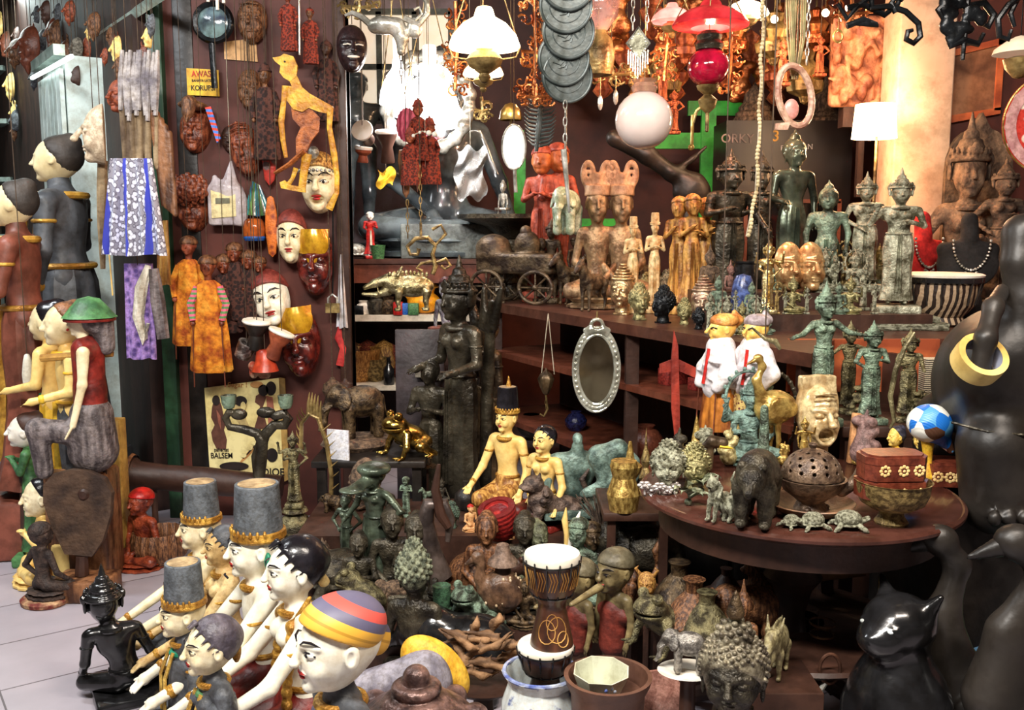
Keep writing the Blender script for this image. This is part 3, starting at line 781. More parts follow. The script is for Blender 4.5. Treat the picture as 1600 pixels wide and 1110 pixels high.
def quad(nm,m,label,kind='elephant',v=.014,group=None,cat='figurine',base=0,mt=None):
 """four-legged animals, facing -X, height ~1"""
 root = thing(nm,label,cat,group); S = SDF(v); mt = mt or m
 zb = .08 if base else 0
 def Z(*p): return (p[0],p[1],p[2]+zb)
 if kind == 'elephant':
  S.e(Z(.12,0,.62),(.4,.27,.29)); S.e(Z(-.33,0,.74),(.2,.19,.22),k=.1)
  for x in (-.15,.38):
   for y in (-.14,.14): S.chain([Z(x,y,.5),Z(x+.01,y,.2),Z(x,y,.04)],[.12,.09,.1],k=.04)
  S.chain([Z(-.46,0,.72),Z(-.58,0,.5),Z(-.6,0,.28),Z(-.68,0,.16)],[.1,.075,.055,.04],k=.05)
  for s in (-1,1):
   S.e(Z(-.26,s*.2,.7),(.14,.03,.2),rot=(s*.3,0,s*.5),k=.02); S.c(Z(-.47,s*.08,.58),Z(-.62,s*.1,.48),.03,.012,k=.01); S.e(Z(-.48,s*.13,.8),.025,k=.005)
  S.c(Z(.5,0,.7),Z(.56,0,.35),.025,.015)
 elif kind in ('horse','llama'):
  S.e(Z(.1,0,.56),(.33,.15,.17)); S.e(Z(-.16,0,.58),(.14,.13,.17),k=.08)
  S.chain([Z(-.2,0,.62),Z(-.33,0,.82),Z(-.38,0,.92)],[.13,.09,.07],k=.05)
  S.chain([Z(-.38,0,.93),Z(-.5,0,.84),Z(-.58,0,.77)],[.075,.06,.04],k=.03)
  for s in (-1,1): S.c(Z(-.36,s*.04,.97),Z(-.35,s*.05,1.05),.022,.008,k=.01)
  for x,y in ((-.18,-.08),(-.2,.08)): S.chain([Z(x,y,.5),Z(x-.01,y,.27),Z(x,y,.05)],[.07,.035,.028],k=.03); S.e(Z(x-.02,y,.02),(.045,.035,.03),k=.01)
  for x,y in ((.34,-.08),(.37,.08)): S.chain([Z(x,y,.52),Z(x-.02,y,.34),Z(x+.05,y,.22),Z(x+.02,y,.05)],[.1,.05,.035,.028],k=.03); S.e(Z(x,y,.02),(.045,.035,.03),k=.01)
  S.chain([Z(.42,0,.62),Z(.52,0,.5),Z(.52,0,.25)],[.03,.05,.02],k=.02)
  for i in range(6): S.e(Z(-.2-.03*i,0,.78+.04*i),(.05,.025,.05),k=.01)
 elif kind == 'lion':
  S.e(Z(.15,0,.42),(.32,.16,.17)); S.e(Z(-.12,0,.55),(.19,.17,.24),k=.08); S.e(Z(-.24,0,.82),(.15,.15,.15),k=.05)
  S.e(Z(-.37,0,.78),(.09,.09,.07),k=.03); S.e(Z(-.42,0,.75),(.08,.06,.03),k=.02,op='-')
  for s in (-1,1):
   S.c(Z(-.2,s*.09,.93),Z(-.2,s*.12,1.03),.04,.012,k=.01); S.e(Z(-.34,s*.06,.86),.03,k=.01)
   S.chain([Z(-.2,s*.1,.42),Z(-.26,s*.1,.2),Z(-.27,s*.1,.05)],[.08,.055,.05],k=.03); S.e(Z(-.31,s*.1,.03),(.08,.055,.035),k=.01)
   S.chain([Z(.35,s*.1,.36),Z(.25,s*.12,.18),Z(.36,s*.1,.05)],[.11,.07,.045],k=.03); S.e(Z(.3,s*.1,.03),(.08,.05,.035),k=.01)
  for i in range(16):
   a = i*2.4; S.e(Z(-.14+.04*math.sin(i),.17*math.cos(a),.62+.17*math.sin(a)),.05,k=.01)
  S.chain([Z(.45,0,.45),Z(.6,0,.6),Z(.52,0,.8),Z(.62,0,.95)],[.035,.04,.04,.02],k=.02)
 elif kind == 'bear':
  S.e(Z(.15,0,.55),(.4,.26,.28)); S.e(Z(-.22,0,.62),(.22,.22,.26),k=.1); S.e(Z(-.45,0,.6),(.16,.16,.16),k=.06)
  S.c(Z(-.52,0,.56),Z(-.66,0,.5),.09,.06,k=.04)
  for x in (-.2,.35):
   for y in (-.14,.14): S.chain([Z(x,y,.45),Z(x,y,.2),Z(x,y,.06)],[.13,.09,.075],k=.05); S.e(Z(x-.05,y,.04),(.1,.07,.045),k=.02)
  for s in (-1,1): S.e(Z(-.4,s*.12,.75),(.04,.05,.05),k=.01)
 elif kind == 'boar':
  S.e(Z(.1,0,.55),(.48,.22,.25)); S.e(Z(-.32,0,.62),(.22,.18,.22),k=.1)
  S.chain([Z(-.45,0,.68),Z(-.72,0,.62),Z(-.95,0,.52)],[.15,.09,.05],k=.05); S.chain([Z(-.45,0,.45),Z(-.7,0,.36),Z(-1.0,0,.38)],[.12,.06,.035],k=.04)
  for s in (-1,1):
   S.e(Z(-.4,s*.12,.82),.045,k=.01); S.c(Z(-.22,s*.14,.8),Z(-.12,s*.18,.98),.05,.015,k=.02); S.c(Z(-.65,s*.06,.42),Z(-.68,s*.07,.56),.025,.008,k=.01)
   for i in range(4): S.t(Z(-.25+.06*i,s*.16,.7-.05*i),.045,.014,ax=1,k=.01)
  for x in (-.2,.42):
   for y in (-.13,.13): S.chain([Z(x,y,.42),Z(x-.03,y,.2),Z(x,y,.04)],[.1,.05,.045],k=.04); S.e(Z(x-.04,y,.03),(.08,.05,.035),k=.01)
  for i in range(9): S.e(Z(-.3+.09*i,0,.83+.02*math.sin(i*.6)),(.04,.02,.06),k=.01)
 elif kind == 'frog':
  S.e((.08,0,.35),(.42,.32,.24),rot=(0,.45,0)); S.e((-.28,0,.62),(.26,.26,.2),k=.1); S.e((-.42,0,.6),(.26,.3,.02),k=.02,op='-')
  for s in (-1,1):
   S.e((-.28,s*.17,.82),.085,k=.03); S.chain([(-.15,s*.25,.45),(-.22,s*.36,.22),(-.3,s*.34,.03)],[.09,.06,.05],k=.04)
   S.chain([(.3,s*.2,.25),(.05,s*.42,.22),(.38,s*.44,.05)],[.14,.1,.05],k=.05)
   for q in (-.1,0,.1): S.c((-.3,s*.34,.03),(-.46,s*.34+q,.02),.03,.02,k=.01); S.c((.36,s*.44,.04),(.16,s*.52+q,.02),.03,.02,k=.01)
 elif kind == 'turtle':
  S.e((.0,0,.4),(.5,.42,.34)); S.half((0,0,.18),(0,0,-1),k=.05); S.e((0,0,.2),(.52,.44,.08),k=.03); S.c((-.45,0,.3),(-.72,0,.42),.13,.11,k=.05)
  for x in (-.35,.35):
   for s in (-1,1): S.chain([(x,s*.3,.2),(x*1.45,s*.5,.12),(x*1.7,s*.52,.05)],[.1,.09,.06],k=.04)
  for i in range(20): z = 1-(i+.5)/20; a = i*2.4; q = math.sqrt(1-z*z); S.e((.46*q*math.cos(a),.38*q*math.sin(a),.34+.38*z),(.075,.075,.04),k=.01)
 S.build('body',m,root)
 if base: boxm('plinth',(0.0,0,.035),(.5,.2,.04),mt,root,.01)
 return root
def bird(nm,m,label,neck,body,legs=0,v=.014,beak=None,group=None,cat='statue',mb=None,tail=1):
 """neck: chain pts + radii; body: centre, radii"""
 root = thing(nm,label,cat,group); S = SDF(v)
 c,r = body; S.e(c,r,k=.05)
 if tail: S.c((c[0]+r[0]*.7,0,c[2]),(c[0]+r[0]*1.45,0,c[2]-.08*tail),r[2]*.5,r[2]*.12,k=.06)
 pts,rs = neck; S.chain(pts,rs,k=.04)
 h = pts[-1]; S.e((h[0]-.01,0,h[2]+.01),(rs[-1]*1.5,rs[-1]*1.15,rs[-1]*1.2),k=.02)
 for s in (-1,1):
  S.e((c[0]+r[0]*.12,s*r[1]*.85,c[2]+r[2]*.1),(r[0]*.75,r[1]*.25,r[2]*.6),rot=(0,.25,0),k=.015); S.e((h[0]-rs[-1]*.6,s*rs[-1]*.95,h[2]+rs[-1]*.4),rs[-1]*.25,k=.003)
 if legs:
  for s in (-1,1): S.chain([(c[0],s*r[1]*.4,c[2]-r[2]*.6),(c[0]+.02,s*r[1]*.4,legs*.5),(c[0],s*r[1]*.4,.03)],[.035,.02,.018],k=.02); [S.c((c[0],s*r[1]*.4,.02),(c[0]-.09,s*r[1]*.4+q,.012),.014,.008,k=.01) for q in (-.035,0,.035)]
 S.build('body',m,root)
 b = SDF(v); bl = beak or .14; b.c((h[0]-rs[-1]*.9,0,h[2]),(h[0]-rs[-1]-bl,0,h[2]-bl*.45),rs[-1]*.78,rs[-1]*.2); b.build('beak',mb or m,root)
 return root
def chain_part(root,x,y,z0,z1,mat,lr=.01,name='chain'):
 m = MB(); n = max(2,int((z1-z0)/(lr*2.6)))
 for i in range(n):
  z = z0+(i+.5)*(z1-z0)/n
  m.torus((x,y,z),lr,lr*.22,10,'y' if i % 2 else 'x',(.6,1.6))
 return m.build(name,mat,root)
def cloth(root,name,mat,x0,x1,z0,z1,y=0,flare=1.3,folds=5,amp=.03,th=.012,par=None,w0=None):
 """hanging folded cloth between heights z1 (top) and z0"""
 m = MB(); cx = (x0+x1)/2; hw = (x1-x0)/2
 m.sheet(lambda a,b: (cx+(b-.5)*2*hw*(1+(flare-1)*a)*(w0+(1-w0)*a if w0 else 1),y+amp*math.sin(b*PI*2*folds)*(.3+.7*a)-.02*a,z1+(z0-z1)*a+.03*math.sin(b*9+1)*a*(z1-z0)*.3),12,folds*8,th)
 return m.build(name,mat,root)
def thingmesh(o,label,cat,group=None): return tag(o,label,cat,group)
def put(o,px,py,Y,s=1,rz=0):
 p = at(px,py,Y); o.location = p; o.scale = (s,s,s); o.rotation_euler = (0,0,R_(rz)); return p
def H2(px_h,px,py,Y): return px_h*mpp(at(px,py,Y))
# ================= left aisle =================
class PX:
 """build a thing around one point of the place, sizes given in photo pixels at that depth"""
 def __init__(s,name,label,cat,px,py,Y,group=None,Z=None):
  p = at(px,py,Y) if Z is None else onz(px,py,Z)
  s.root = thing(name,label,cat,group); s.root.location = p; s.k = mpp(p); s.px = px; s.py = py; s.p = p
 def __call__(s,x,y,d=0): return ((x-s.px)*s.k,d*s.k,-(y-s.py)*s.k)
 def cord(s,x,y,mat=None,r=.0022):
  a = s(x,y); return tubem('hanging_cord',[a,(a[0],a[1],CEIL-s.p.z)],r,mat or cord,s.root,6)
 def tube(s,name,pts,r,mat,d=0,seg=8,flat=1):
  return tubem(name,[s(*(p if len(p) == 3 else (p[0],p[1],d))) for p in pts],[x*s.k for x in r] if hasattr(r,'__len__') else r*s.k,mat,s.root,seg,flat)
 def poly(s,name,pts,mat,d=0,th=3,smooth=False):
  q = [s(*p) for p in pts]; return MB().prism([(a[0],a[2]) for a in q],d*s.k,(d+th)*s.k).build(name,mat,s.root,smooth=smooth)
 def ball(s,name,x,y,r,mat,d=0,seg=20):
  r = r if hasattr(r,'__len__') else (r,r,r)
  return MB().ball(s(x,y,d),[q*s.k for q in r],seg,12).build(name,mat,s.root)
 def lathe(s,name,prof,mat,x,y,d=0,seg=28,rot=(0,0,0),**k):
  """profile in pixels (radius, height above (x,y))"""
  return MB().lathe([(a*s.k,b*s.k) for a,b in prof],seg,**k).build(name,mat,s.root,loc=s(x,y,d),rot=rot)
def ell(cx,cy,rx,ry,n=20,a0=0,a1=2*PI): return [(cx+rx*math.cos(a0+(a1-a0)*i/n),cy+ry*math.sin(a0+(a1-a0)*i/n)) for i in range(n)]
dhair = M('worn_black_brown',(74,66,60),(38,34,33),rough=.6,sc=9,bump=.3)
t = human('robed_figure',rose_p,'bun',mh=dhair,ms=rose_p,mo=gold_p,mface=cream,skirt=1.2,fem=1,sash=1,aL='anjali',aR='anjali',base='tall',hs=.92,v=.009,w=1.1,label='tall carved woman in long rose-brown robe, cream face, at the far left edge')
[MB().tube([(s*.03,-.075,.98),(s*.035,-.085,.8),(s*.05,-.1,.55),(s*.07,-.115,.25)],.008,6,flat=.6).build('gold_trim',gold_p,t) for s in (-1,1)]; PL(t,24,278,Y=4.5,Z=0,rz=-80)
t = human('robed_figure',slate,'bun',mh=dhair,ms=slate,mo=gold_p,mface=cream,skirt=.8,sash=1,aL='fwd',aR='down',base='tall',hs=.9,v=.009,w=1.25,label='tall carved wooden man in dark slate-grey robe with gold trim, cream face in profile')
[MB().tube([(s*.03,-.085,1.0),(s*.04,-.1,.85),(s*.045,-.1,.6),(s*.05,-.1,.3)],.011,6,flat=.6).build('gold_trim',gold_p,t) for s in (-1,1)]; PL(t,92,208,Y=5.05,Z=0,rz=-85,sx=1.1)
tq = PX('white_tassel','white string tassel hanging in front of the rose-brown robe','tassel',42,555,4.35)
tq.lathe('tassel',[(2,2),(4,0),(6,-8),(9,-30),(8,-48),(0,-49)],M('tassel_white',(226,222,206),(170,164,146),sc=4,kind='wood',bump=.5),42,555); tq.cord(42,554)
t = human('painted_figure',cream_y,'bun',mh=hair_blk,ms=yellow_p,mo=teal_p,mface=cream,skirt=.6,aL='fwd',aR='fwd',hs=1.2,base='tall',label='thin cream-faced figure, left one of the close pair behind the green-hatted figure')
PL(t,76,466,Y=4.36,Z=0,rz=-95)
t = human('painted_figure',cream_y,'bun',mh=wood_brown,ms=slate,mo=yellow_p,mface=cream,skirt=.6,sash=1,aL='hip',aR='fwd',hs=1.2,base='tall',label='thin cream-faced figure, right one of the close pair behind the green-hatted figure')
PL(t,101,468,Y=4.12,Z=0,rz=-60)
b_ = boxm('yellow_plinth',(0,0,.45),(.06,.06,.45),M('old_yellow_paint',(206,168,84),(150,112,54),rough=.5,sc=5,bump=.2),None,.006); PL(thingmesh(b_,'tall square plinth in old yellow paint behind the green-hatted figure','plinth'),175,655,Y=4.3,Z=0)
t = thing('seated_figure','carved figure with green dome hat, grey hair, red bodice and long thin cream arm','statue')
S = SDF(.008); S.k = .03
S.chain([(0,0,.68),(0,0,.45),(0,0,.3)],[.09,.085,.1]); S.c((0,-.09,.66),(0,.09,.66),.05); S.build('bodice',red_p,t)
S = SDF(.008); S.c((0,0,.68),(-.02,0,.80),.035,.03); P = sdf_head(S,(-.02,0,.84),.085); S.build('head',cream,t).rotation_euler = (0,0,0)
S = SDF(.007); S.k = .02
for s in (-1,1): S.chain([(0,s*.12,.68),(-.01,s*.14,.5),(-.07,s*.15,.27 if s < 0 else .33)],[.036,.024,.018]); [S.c((-.07,s*.15+q,.27 if s < 0 else .33),(-.11,s*.15+q*1.3,.2 if s < 0 else .27),.008,.006,k=.003) for q in (-.015,-.005,.005,.015)]
S.build('arm',cream,t)
S = SDF(.008); S.k = .03; S.chain([(0,0,.3),(0,0,.1)],[.12,.14]); S.chain([(-.02,-.05,.2),(-.28,-.05,.24),(-.26,-.05,.0)],[.08,.06,.05]); S.build('skirt',grey_hair,t)
lathem('hat',[(0,.99),(.06,.975),(.10,.93),(.135,.885),(.15,.87),(.135,.872),(.0,.88)],green_p,t,32,c=(.02,0,0)); lathem('hat_band',[(.135,.872),(.142,.86),(.14,.85),(.11,.855)],red_p,t,32,c=(.02,0,0))
S = SDF(.008); S.e((.05,0,.86),(.085,.1,.09)); S.c((.08,0,.84),(.10,0,.70),.07,.05); S.build('hair',grey_hair,t)
m = MB()
for s in (-1,1): m.ball((-.095,s*.03,.85),(.01,.014,.008),8,5)
m.build('eye',hair_blk,t); MB().ball((-.1,0,.80),(.008,.02,.008),8,5).build('lips',lip,t)
hd = [c for c in t.children if c.name.startswith('head')][0]
for vv in hd.data.vertices:
 x,y = vv.co.x+.02,vv.co.y; vv.co.x,vv.co.y = y-.02,-x
PL(t,132,463,Y=3.98,Z=.50,rz=12)
b_ = MB(); b_.box((0,0,.25),(.13,.1,.25),.02)
b_ = tag(b_.build('carved_block',wood_brown),'carved brown wooden block the green-hatted figure sits on','pedestal'); q = at(128,740,4.08); b_.location = (q.x,4.08,0)
tb = PX('yellow_bar','long yellow wooden bar held level behind the green-hatted figure','bar',120,556,4.02)
tb.tube('bar',[(64,560),(176,552)],6,M('ochre_wood',(196,150,72),(140,100,44),rough=.5,kind='woodx',bump=.2)); tb.tube('support',[(150,556,6),(150,556+.0,6),(150,905,6)],4,wood_dark)
t = human('small_figure',green_p,'bun',mh=wood_dark,ms=green_p,mface=white_p,hs=1.7,base='plinth',skirt=.8,aL='anjali',aR='anjali',label='small figure with white face, brown hair and green jacket beside the tall robes'); PL(t,43,642,Y=4.3,Z=0,rz=-80,sx=1.2)
t = human('small_figure',cream_y,'bun',mh=hair_blk,ms=red_p,mface=cream,hs=1.5,pose='sit',aL='anjali',aR='anjali',label='small kneeling cream figure with hands together, by the aisle floor edge'); PL(t,62,742,Y=4.05,Z=0,rz=-60,sx=.9)
t = human('small_figure',rose_p,'cap',mh=hair_blk,ms=wood_dark,mface=cream,hs=1.5,skirt=.6,aL='fwd',aR='fwd',label='small wooden figure in rose-brown at the foot of the tall slate-grey robe'); PL(t,20,745,Y=4.6,Z=0,rz=-90,sx=1.2)
t = PX('carved_board','big dark brown heart-shaped wooden board on a stone-brown plinth near the aisle','carving',135,932,3.9,Z=0)
t.poly('board',[(108,862),(92,822),(80,780),(82,752),(98,735),(125,728),(152,731),(176,742),(186,765),(182,800),(168,840),(150,866)],M('worn_dark_board',(88,66,50),(50,35,28),rough=.8,sc=9,bump=.4),-6,12)
t.tube('stem',[(132,866),(130,897)],[9,11],wood_dark); t.lathe('boss',[(0,5),(6,4),(9,0)],wood_dark,143,767,-6,rot=(PI/2,0,0))
m = MB(); m.box((0,0,.045),(.12,.09,.045),.01); m.build('plinth',wood_brown,t.root)
t = human('seated_figure',M('dusty_dark_wood',(74,58,50),(40,30,27),rough=.65,bump=.4),'cap',pose='sit',aL='knee',aR='hip',hs=1.25,v=.012,label='dusty dark seated figure seen from behind on a worn cream and red base',w=.95,base=None); lathem('cream_base',[(.30,-.09),(.34,-.08),(.35,-.03),(.31,.0),(0,.0)],M('worn_cream_red',(196,160,120),(112,44,36),rough=.7,sc=6,bump=.3),t,40,sy=.85)
PL(t,70,815,942,Z=0,rz=150)
t = human('reclining_figure',black_gloss,'crown',pose='sit',aL='fwd',aR='knee',hs=1.15,v=.012,base='plinth',lean=.25,label='glossy black seated figure with a tall square post beside it, front left on the tiles')
boxm('post',(-.36,.05,.5),(.075,.075,.5),black_gloss,t,.015)
PL(t,208,875,1090,Z=0,rz=-150,sx=1.05)
t = PX('wooden_log','thick dark brown turned wooden log lying level on trestles below the mask panel','log',320,755,4.6)
t.lathe('barrel',[(0,-125),(26,-124),(27,-112),(22,-105),(20,-60),(22,0),(20,60),(19,118),(0,120)],wood_dark,322,752,rot=(0,-PI/2-.09,PI)); t.lathe('end_ring',[(27,-3),(30,0),(27,4)],wood_brown,208,738,rot=(0,PI/2,0),close=False)
for x in (240,410): t.tube('trestle',[(x,760),(x,760+(.755)/t.k if False else 840)],5,wood_dark)
t = human('red_figure',M('red_varnished_wood',(160,72,44),(88,34,24),rough=.35,bump=.3),'cap',mh=red_b,pose='sit',aL='lap',aR='lap',hs=1.3,base='lotus',label='small red-brown varnished seated figure in front of the dark doorway'); PL(t,226,762,882,Z=0,rz=-30,sx=1.1)
t = tag(lathem('round_basket',[(0,0),(.5,.0),(.75,.3),(.8,.7),(.72,1),(.68,.95),(.7,.5),(0,.1)],wood_brown,flute=.04,nf=20,seg=60),'round brown basket on the floor beside the small red-brown figure','basket'); PL(t,252,842,893,Y=4.28)
t.location.z = 0.0
# ---- hanging goods in front of the receding wall ----
t = facemask('paper_mask',M('papier_mache',(214,196,168),(178,156,130),rough=.6,bump=.15),'large pale papier-mache mask with closed eyes, in profile, hanging beside the driftwood bundle',nose=1.8,paint=0,v=.012); PL(t,160,162,258,Y=4.6,rz=-70,sx=.95); t.rotation_euler.x = 0; hang(t,cord,ztop=.85,y=-.1)
t = PX('batik_puppet','hanging puppet bundle with grey head cloth, driftwood body and blue and white batik skirt','puppet',215,250,4.5)
S = SDF(.004)
for i in range(9):
 x = 196+i*6.5; S.c(t(x,172+6*(i % 3),(i % 2)*6),t(x+3*math.sin(i*3),262-5*(i % 2),0),(6-.3*i % 3)*t.k,4*t.k,k=.006)
S.build('driftwood_body',wood_grey,t.root)
m = MB()
for j,(x0,x1) in enumerate(((198,228),(226,258))):
 for i in range(5):
  x = x0+(x1-x0)*i/5; m.tube([t(x+2,84+3*(i % 2),3*i % 5),t(x,130,-4),t(x-3+4*(i % 2),175+8*((i*7) % 3),-6)],[3*t.k,6*t.k,3.5*t.k],6)
m.build('head_cloth',M('grey_rag',(176,168,164),(104,98,104),rough=.9,sc=12,bump=.5),t.root)
S = SDF(.004)
for i in range(5): S.c(t(240+i*6,170+10*i,4),t(252+i*4.5,318+4*i,0),6*t.k,4*t.k,k=.005)
S.build('wood_slats',wood_brown,t.root)
def batik():
 m = bpy.data.materials.new('batik_cloth'); m.use_nodes = True; nt = m.node_tree; N = nt.nodes; L = nt.links; b = N['Principled BSDF']; b.inputs['Roughness'].default_value = .85
 tc = N.new('ShaderNodeTexCoord'); v = N.new('ShaderNodeTexVoronoi'); v.inputs['Scale'].default_value = 44; L.new(tc.outputs['Object'],v.inputs['Vector'])
 r = N.new('ShaderNodeValToRGB'); L.new(v.outputs['Distance'],r.inputs[0]); r.color_ramp.interpolation = 'CONSTANT'
 e = r.color_ramp.elements; e[0].color = lin((236,238,246)); e[0].position = 0; e[1].color = lin((112,108,122)); e[1].position = .46
 x = e.new(.30); x.color = lin((210,212,226)); x = e.new(.62); x.color = lin((150,148,160))
 w = N.new('ShaderNodeTexWave'); w.inputs['Scale'].default_value = 3.2; w.inputs['Distortion'].default_value = 1; w.inputs['Detail Scale'].default_value = 3; L.new(tc.outputs['Object'],w.inputs['Vector'])
 r2 = N.new('ShaderNodeValToRGB'); L.new(w.outputs['Fac'],r2.inputs[0]); r2.color_ramp.elements[0].position = .86; r2.color_ramp.elements[1].position = .9
 mx = N.new('ShaderNodeMix'); mx.data_type = 'RGBA'; L.new(r2.outputs[0],mx.inputs['Factor']); L.new(r.outputs[0],mx.inputs[6]); mx.inputs[7].default_value = lin((62,70,178)); L.new(mx.outputs[2],b.inputs['Base Color'])
 return m
a,b = t(176,250),t(240,250); cloth(t.root,'batik_skirt',batik(),a[0],b[0],t(0,398)[2],t(0,248)[2],flare=1.6,folds=4,amp=.03,y=-.03)
t.cord(225,88)
t = PX('wooden_baton','long knobbly brown wooden baton hanging left of the batik skirt','carving',158,300,4.65); t.tube('baton',[(163,252),(160,300),(156,350),(154,420)],[8,9,7,4],wood_grey); t.cord(163,252); t.tube('rod',[(165,390),(167,462)],1.2,cream_y)
t = PX('purple_puppet','hanging puppet in a patterned purple cloth with a white lock of hair','puppet',215,420,4.55)
a,b = t(194,0),t(238,0); cloth(t.root,'purple_cloth',M('purple_batik',(160,130,196),(80,60,124),rough=.85,sc=30,kind='cells',bump=.2,th=(.2,.6)),a[0],b[0],t(0,562)[2],t(0,412)[2],flare=1.05,folds=3,amp=.012)
t.tube('white_lock',[(232,415),(222,450,-8),(215,495,-8),(224,535,-8),(230,505,-8)],[5,10,9,7,3],M('white_wool',(226,222,208),(176,168,152),rough=.9,sc=8,kind='wood',bump=.6)); t.tube('grey_rag',[(240,420),(244,470),(250,530)],[8,12,10],grey_hair); t.cord(215,414)
t = PX('orange_cloth_strip','rust-coloured cloth strip hanging right of the batik skirt','cloth',256,400,4.75); a,b = t(248,0),t(264,0); cloth(t.root,'strip',wood_gold,a[0],b[0],t(0,445)[2],t(0,345)[2],folds=2,amp=.01); t.cord(256,346)
t = facemask('red_mask',terracotta,'small red-brown mask half hidden behind the driftwood bundle',nose=1.4,paint=0); PL(t,188,122,178,Y=4.75,rz=-30); hang(t,cord,ztop=.9,y=-.08)
mahog_ = M('mahogany',(156,84,54),(84,36,24),rough=.3,sc=8,kind='wood',bump=.25)
MW = [(120,98,152,'dark brown mask hanging lowest below the pale cabinet top',wood_dark,5.6,-50),(122,58,100,'grey and green mask hanging just above the dark brown mask',stone,5.7,-30),(92,30,88,'brown mask with jutting chin near the top left',wood_brown,6.2,-60),
(52,40,118,'triangular brown wooden shield-like mask at the upper left',wood_red,6.6,-40),(112,0,42,'orange and blue painted mask at the top edge, upper left',terracotta,5.8,-40),(28,60,110,'long narrow brown mask at the far upper left',wood_brown,7.0,-50),
(150,18,66,'small carved face at the top beside the pale transom bar',wood_brown,5.5,-40),(214,30,82,'carved orange-brown wood face inside the transom window',wood_red,5.3,-20),(178,40,80,'small brown face left of the orange-brown one in the transom',wood_brown,5.45,-20),(75,0,40,'dark wooden mask cut by the top edge at upper left',wood_dark,6.0,-50)]
for px,a,b,lb,mt,Y,rz in MW:
 t = facemask('carved_mask',mt,lb,nose=1.5,paint=0,v=.025,beard=1,group='masks hung high at the left'); PL(t,px,a,b,Y=Y,rz=rz); hang(t,cord,ztop=.95,y=-.06)
rnd = random.Random(21); gm = [wood_brown,wood_red,stone_dark,cream_y,mahog_,wood_dark,terracotta,slate]
for i in range(26):
 px = rnd.uniform(2,150) if i < 18 else rnd.uniform(150,245); py = rnd.uniform(2,235 if px < 60 else 80); h = rnd.uniform(26,52)
 t = facemask('carved_mask',gm[rnd.randrange(8)],'small painted or dark wooden mask in the cluster hung high on the left wall',nose=1.4,paint=0,v=.035,beard=i % 2,horns=i % 3 == 0,group='cluster of small masks high on the left wall'); p = onwall(px,py+h,.12); PL(t,px,py,py+h,Y=min(p.y,8.3),rz=-50,sx=.8); hang(t,cord,ztop=.95,y=-.06,r=.0015)
t = thing('white_cabinet','white boarded cabinet with a pale green frame far down the left aisle','cabinet')
p = onwall(80,150,.3); top = at(88,98,p.y).z
bd = M('white_boards',(226,240,236),(196,214,210),rough=.35,sc=3,bump=.05)
t.location = (p.x,p.y,0); t.rotation_euler = (0,0,R_(-55)); hw = .34
boxm('body',(0,.14,top/2),(hw,.12,top/2),bd,t)
for i in range(6): boxm('board',(-hw+hw/3*(i+.5)-.0,0,top*.6),(hw/6-.006,.012,top*.37),bd,t)
boxm('top_rail',(0,-.01,top+.02),(hw+.03,.03,.03),rail,t); boxm('handle',(hw*.3,-.03,top*.8),(.012,.012,.05),iron,t)
t = thing('shelf_rack','pale metal shelf rack with brown wares at the far end of the left aisle','shelf'); p = at(10,250,8.6); t.location = (p.x-.55,8.6,0)
for x in (-.5,-.05,.4): boxm('post',(x,0,1.55),(.03,.03,1.55),rail,t)
for z in (.5,1.0,1.45,1.95,2.45,2.9): boxm('shelf',(0,.15,z),(.6,.2,.02),rail,t)
g_ = [wood_brown,wood_red,stone,cream,wood_gold,wood_dark,terracotta]
rnd = random.Random(4)
vase_p = [[(.2,0),(.35,.1),(.4,.4),(.2,.7),(.14,.85),(.2,1),(0,1)],[(.3,0),(.45,.3),(.4,.6),(.25,.8),(.3,.9),(0,.9)]]
for z in (.52,1.02,1.47,1.97,2.47):
 for i,x in enumerate((-.38,-.2,.12,.28)):
  o = lathem('brown_vase',vase_p[(i+int(z*2)) % 2],g_[rnd.randrange(7)]); o.location = (t.location.x+x,8.75,z+.01); h = .25+.08*rnd.random(); o.scale = (h*.8,h*.8,h)
  tag(o,'small vase or carving on the far rack at the end of the left aisle','vase','wares on the far rack')
t = tag(MB().tube([onwall(50,122,.36),onwall(80,106,.36),onwall(112,88,.36)],.012,6).build('light_strip',M('strip_light',(240,255,250),(240,255,250),em=3.5,bump=0)),'slim white strip light on the top edge of the white boarded cabinet','light')
# ================= mask panel =================
PYF = 5.005
t = PX('warning_sign','yellow paper warning sign with red and black capitals on the mask panel','sign',317,128,4.992); t.poly('paper',[(292,107),(342,110),(342,150),(292,148)],yellow_p,0,1)
tr = M('sign_red',(220,50,30),bump=0,dirt=0); tk = M('sign_black',(40,34,20),bump=0,dirt=0)
for s,x,y,h,m_ in (('AWAS',315,120,9,tr),('BAHAYA LATEN',317,128,4,tk),('KORUPSI',317,141,8,tk)):
 a = t(x,y); text('lettering',s,h*t.k*1.4,m_,t.root,(a[0],-.002,a[2]),depth=.001,sx=.85)
t = PX('dark_bar','dark iron bar hanging in front of the yellow warning sign','bar',330,100,4.9); t.tube('bar',[(332,66),(334,137)],5,iron,flat=.5); t.cord(329,66)
def pm(px,a,b,*ar,rz=0,Y=PYF,sx=1.,ry=0,**k):
 t = facemask(*ar,**k); PL(t,px,a,b,Y=Y,rz=rz,sx=sx); t.location.y = Y-.03*t.scale[0]; t.rotation_euler.y = R_(ry); return t
mahog = M('mahogany',(156,84,54),(84,36,24),rough=.3,sc=8,kind='wood',bump=.25)
t = pm(305,168,240,'carved_mask',mahog,'brown carved mask with a bird crest and striped tail, below the yellow sign',nose=1.2,paint=0,crownline=1,ry=4)
S = SDF(.02); S.chain([(0,-.42,1.0),(0,-.5,.8),(0,-.56,.62)],[.16,.12,.03]); S.e((0,-.2,.98),(.3,.3,.1)); S.build('bird_crest',wood_brown,t)
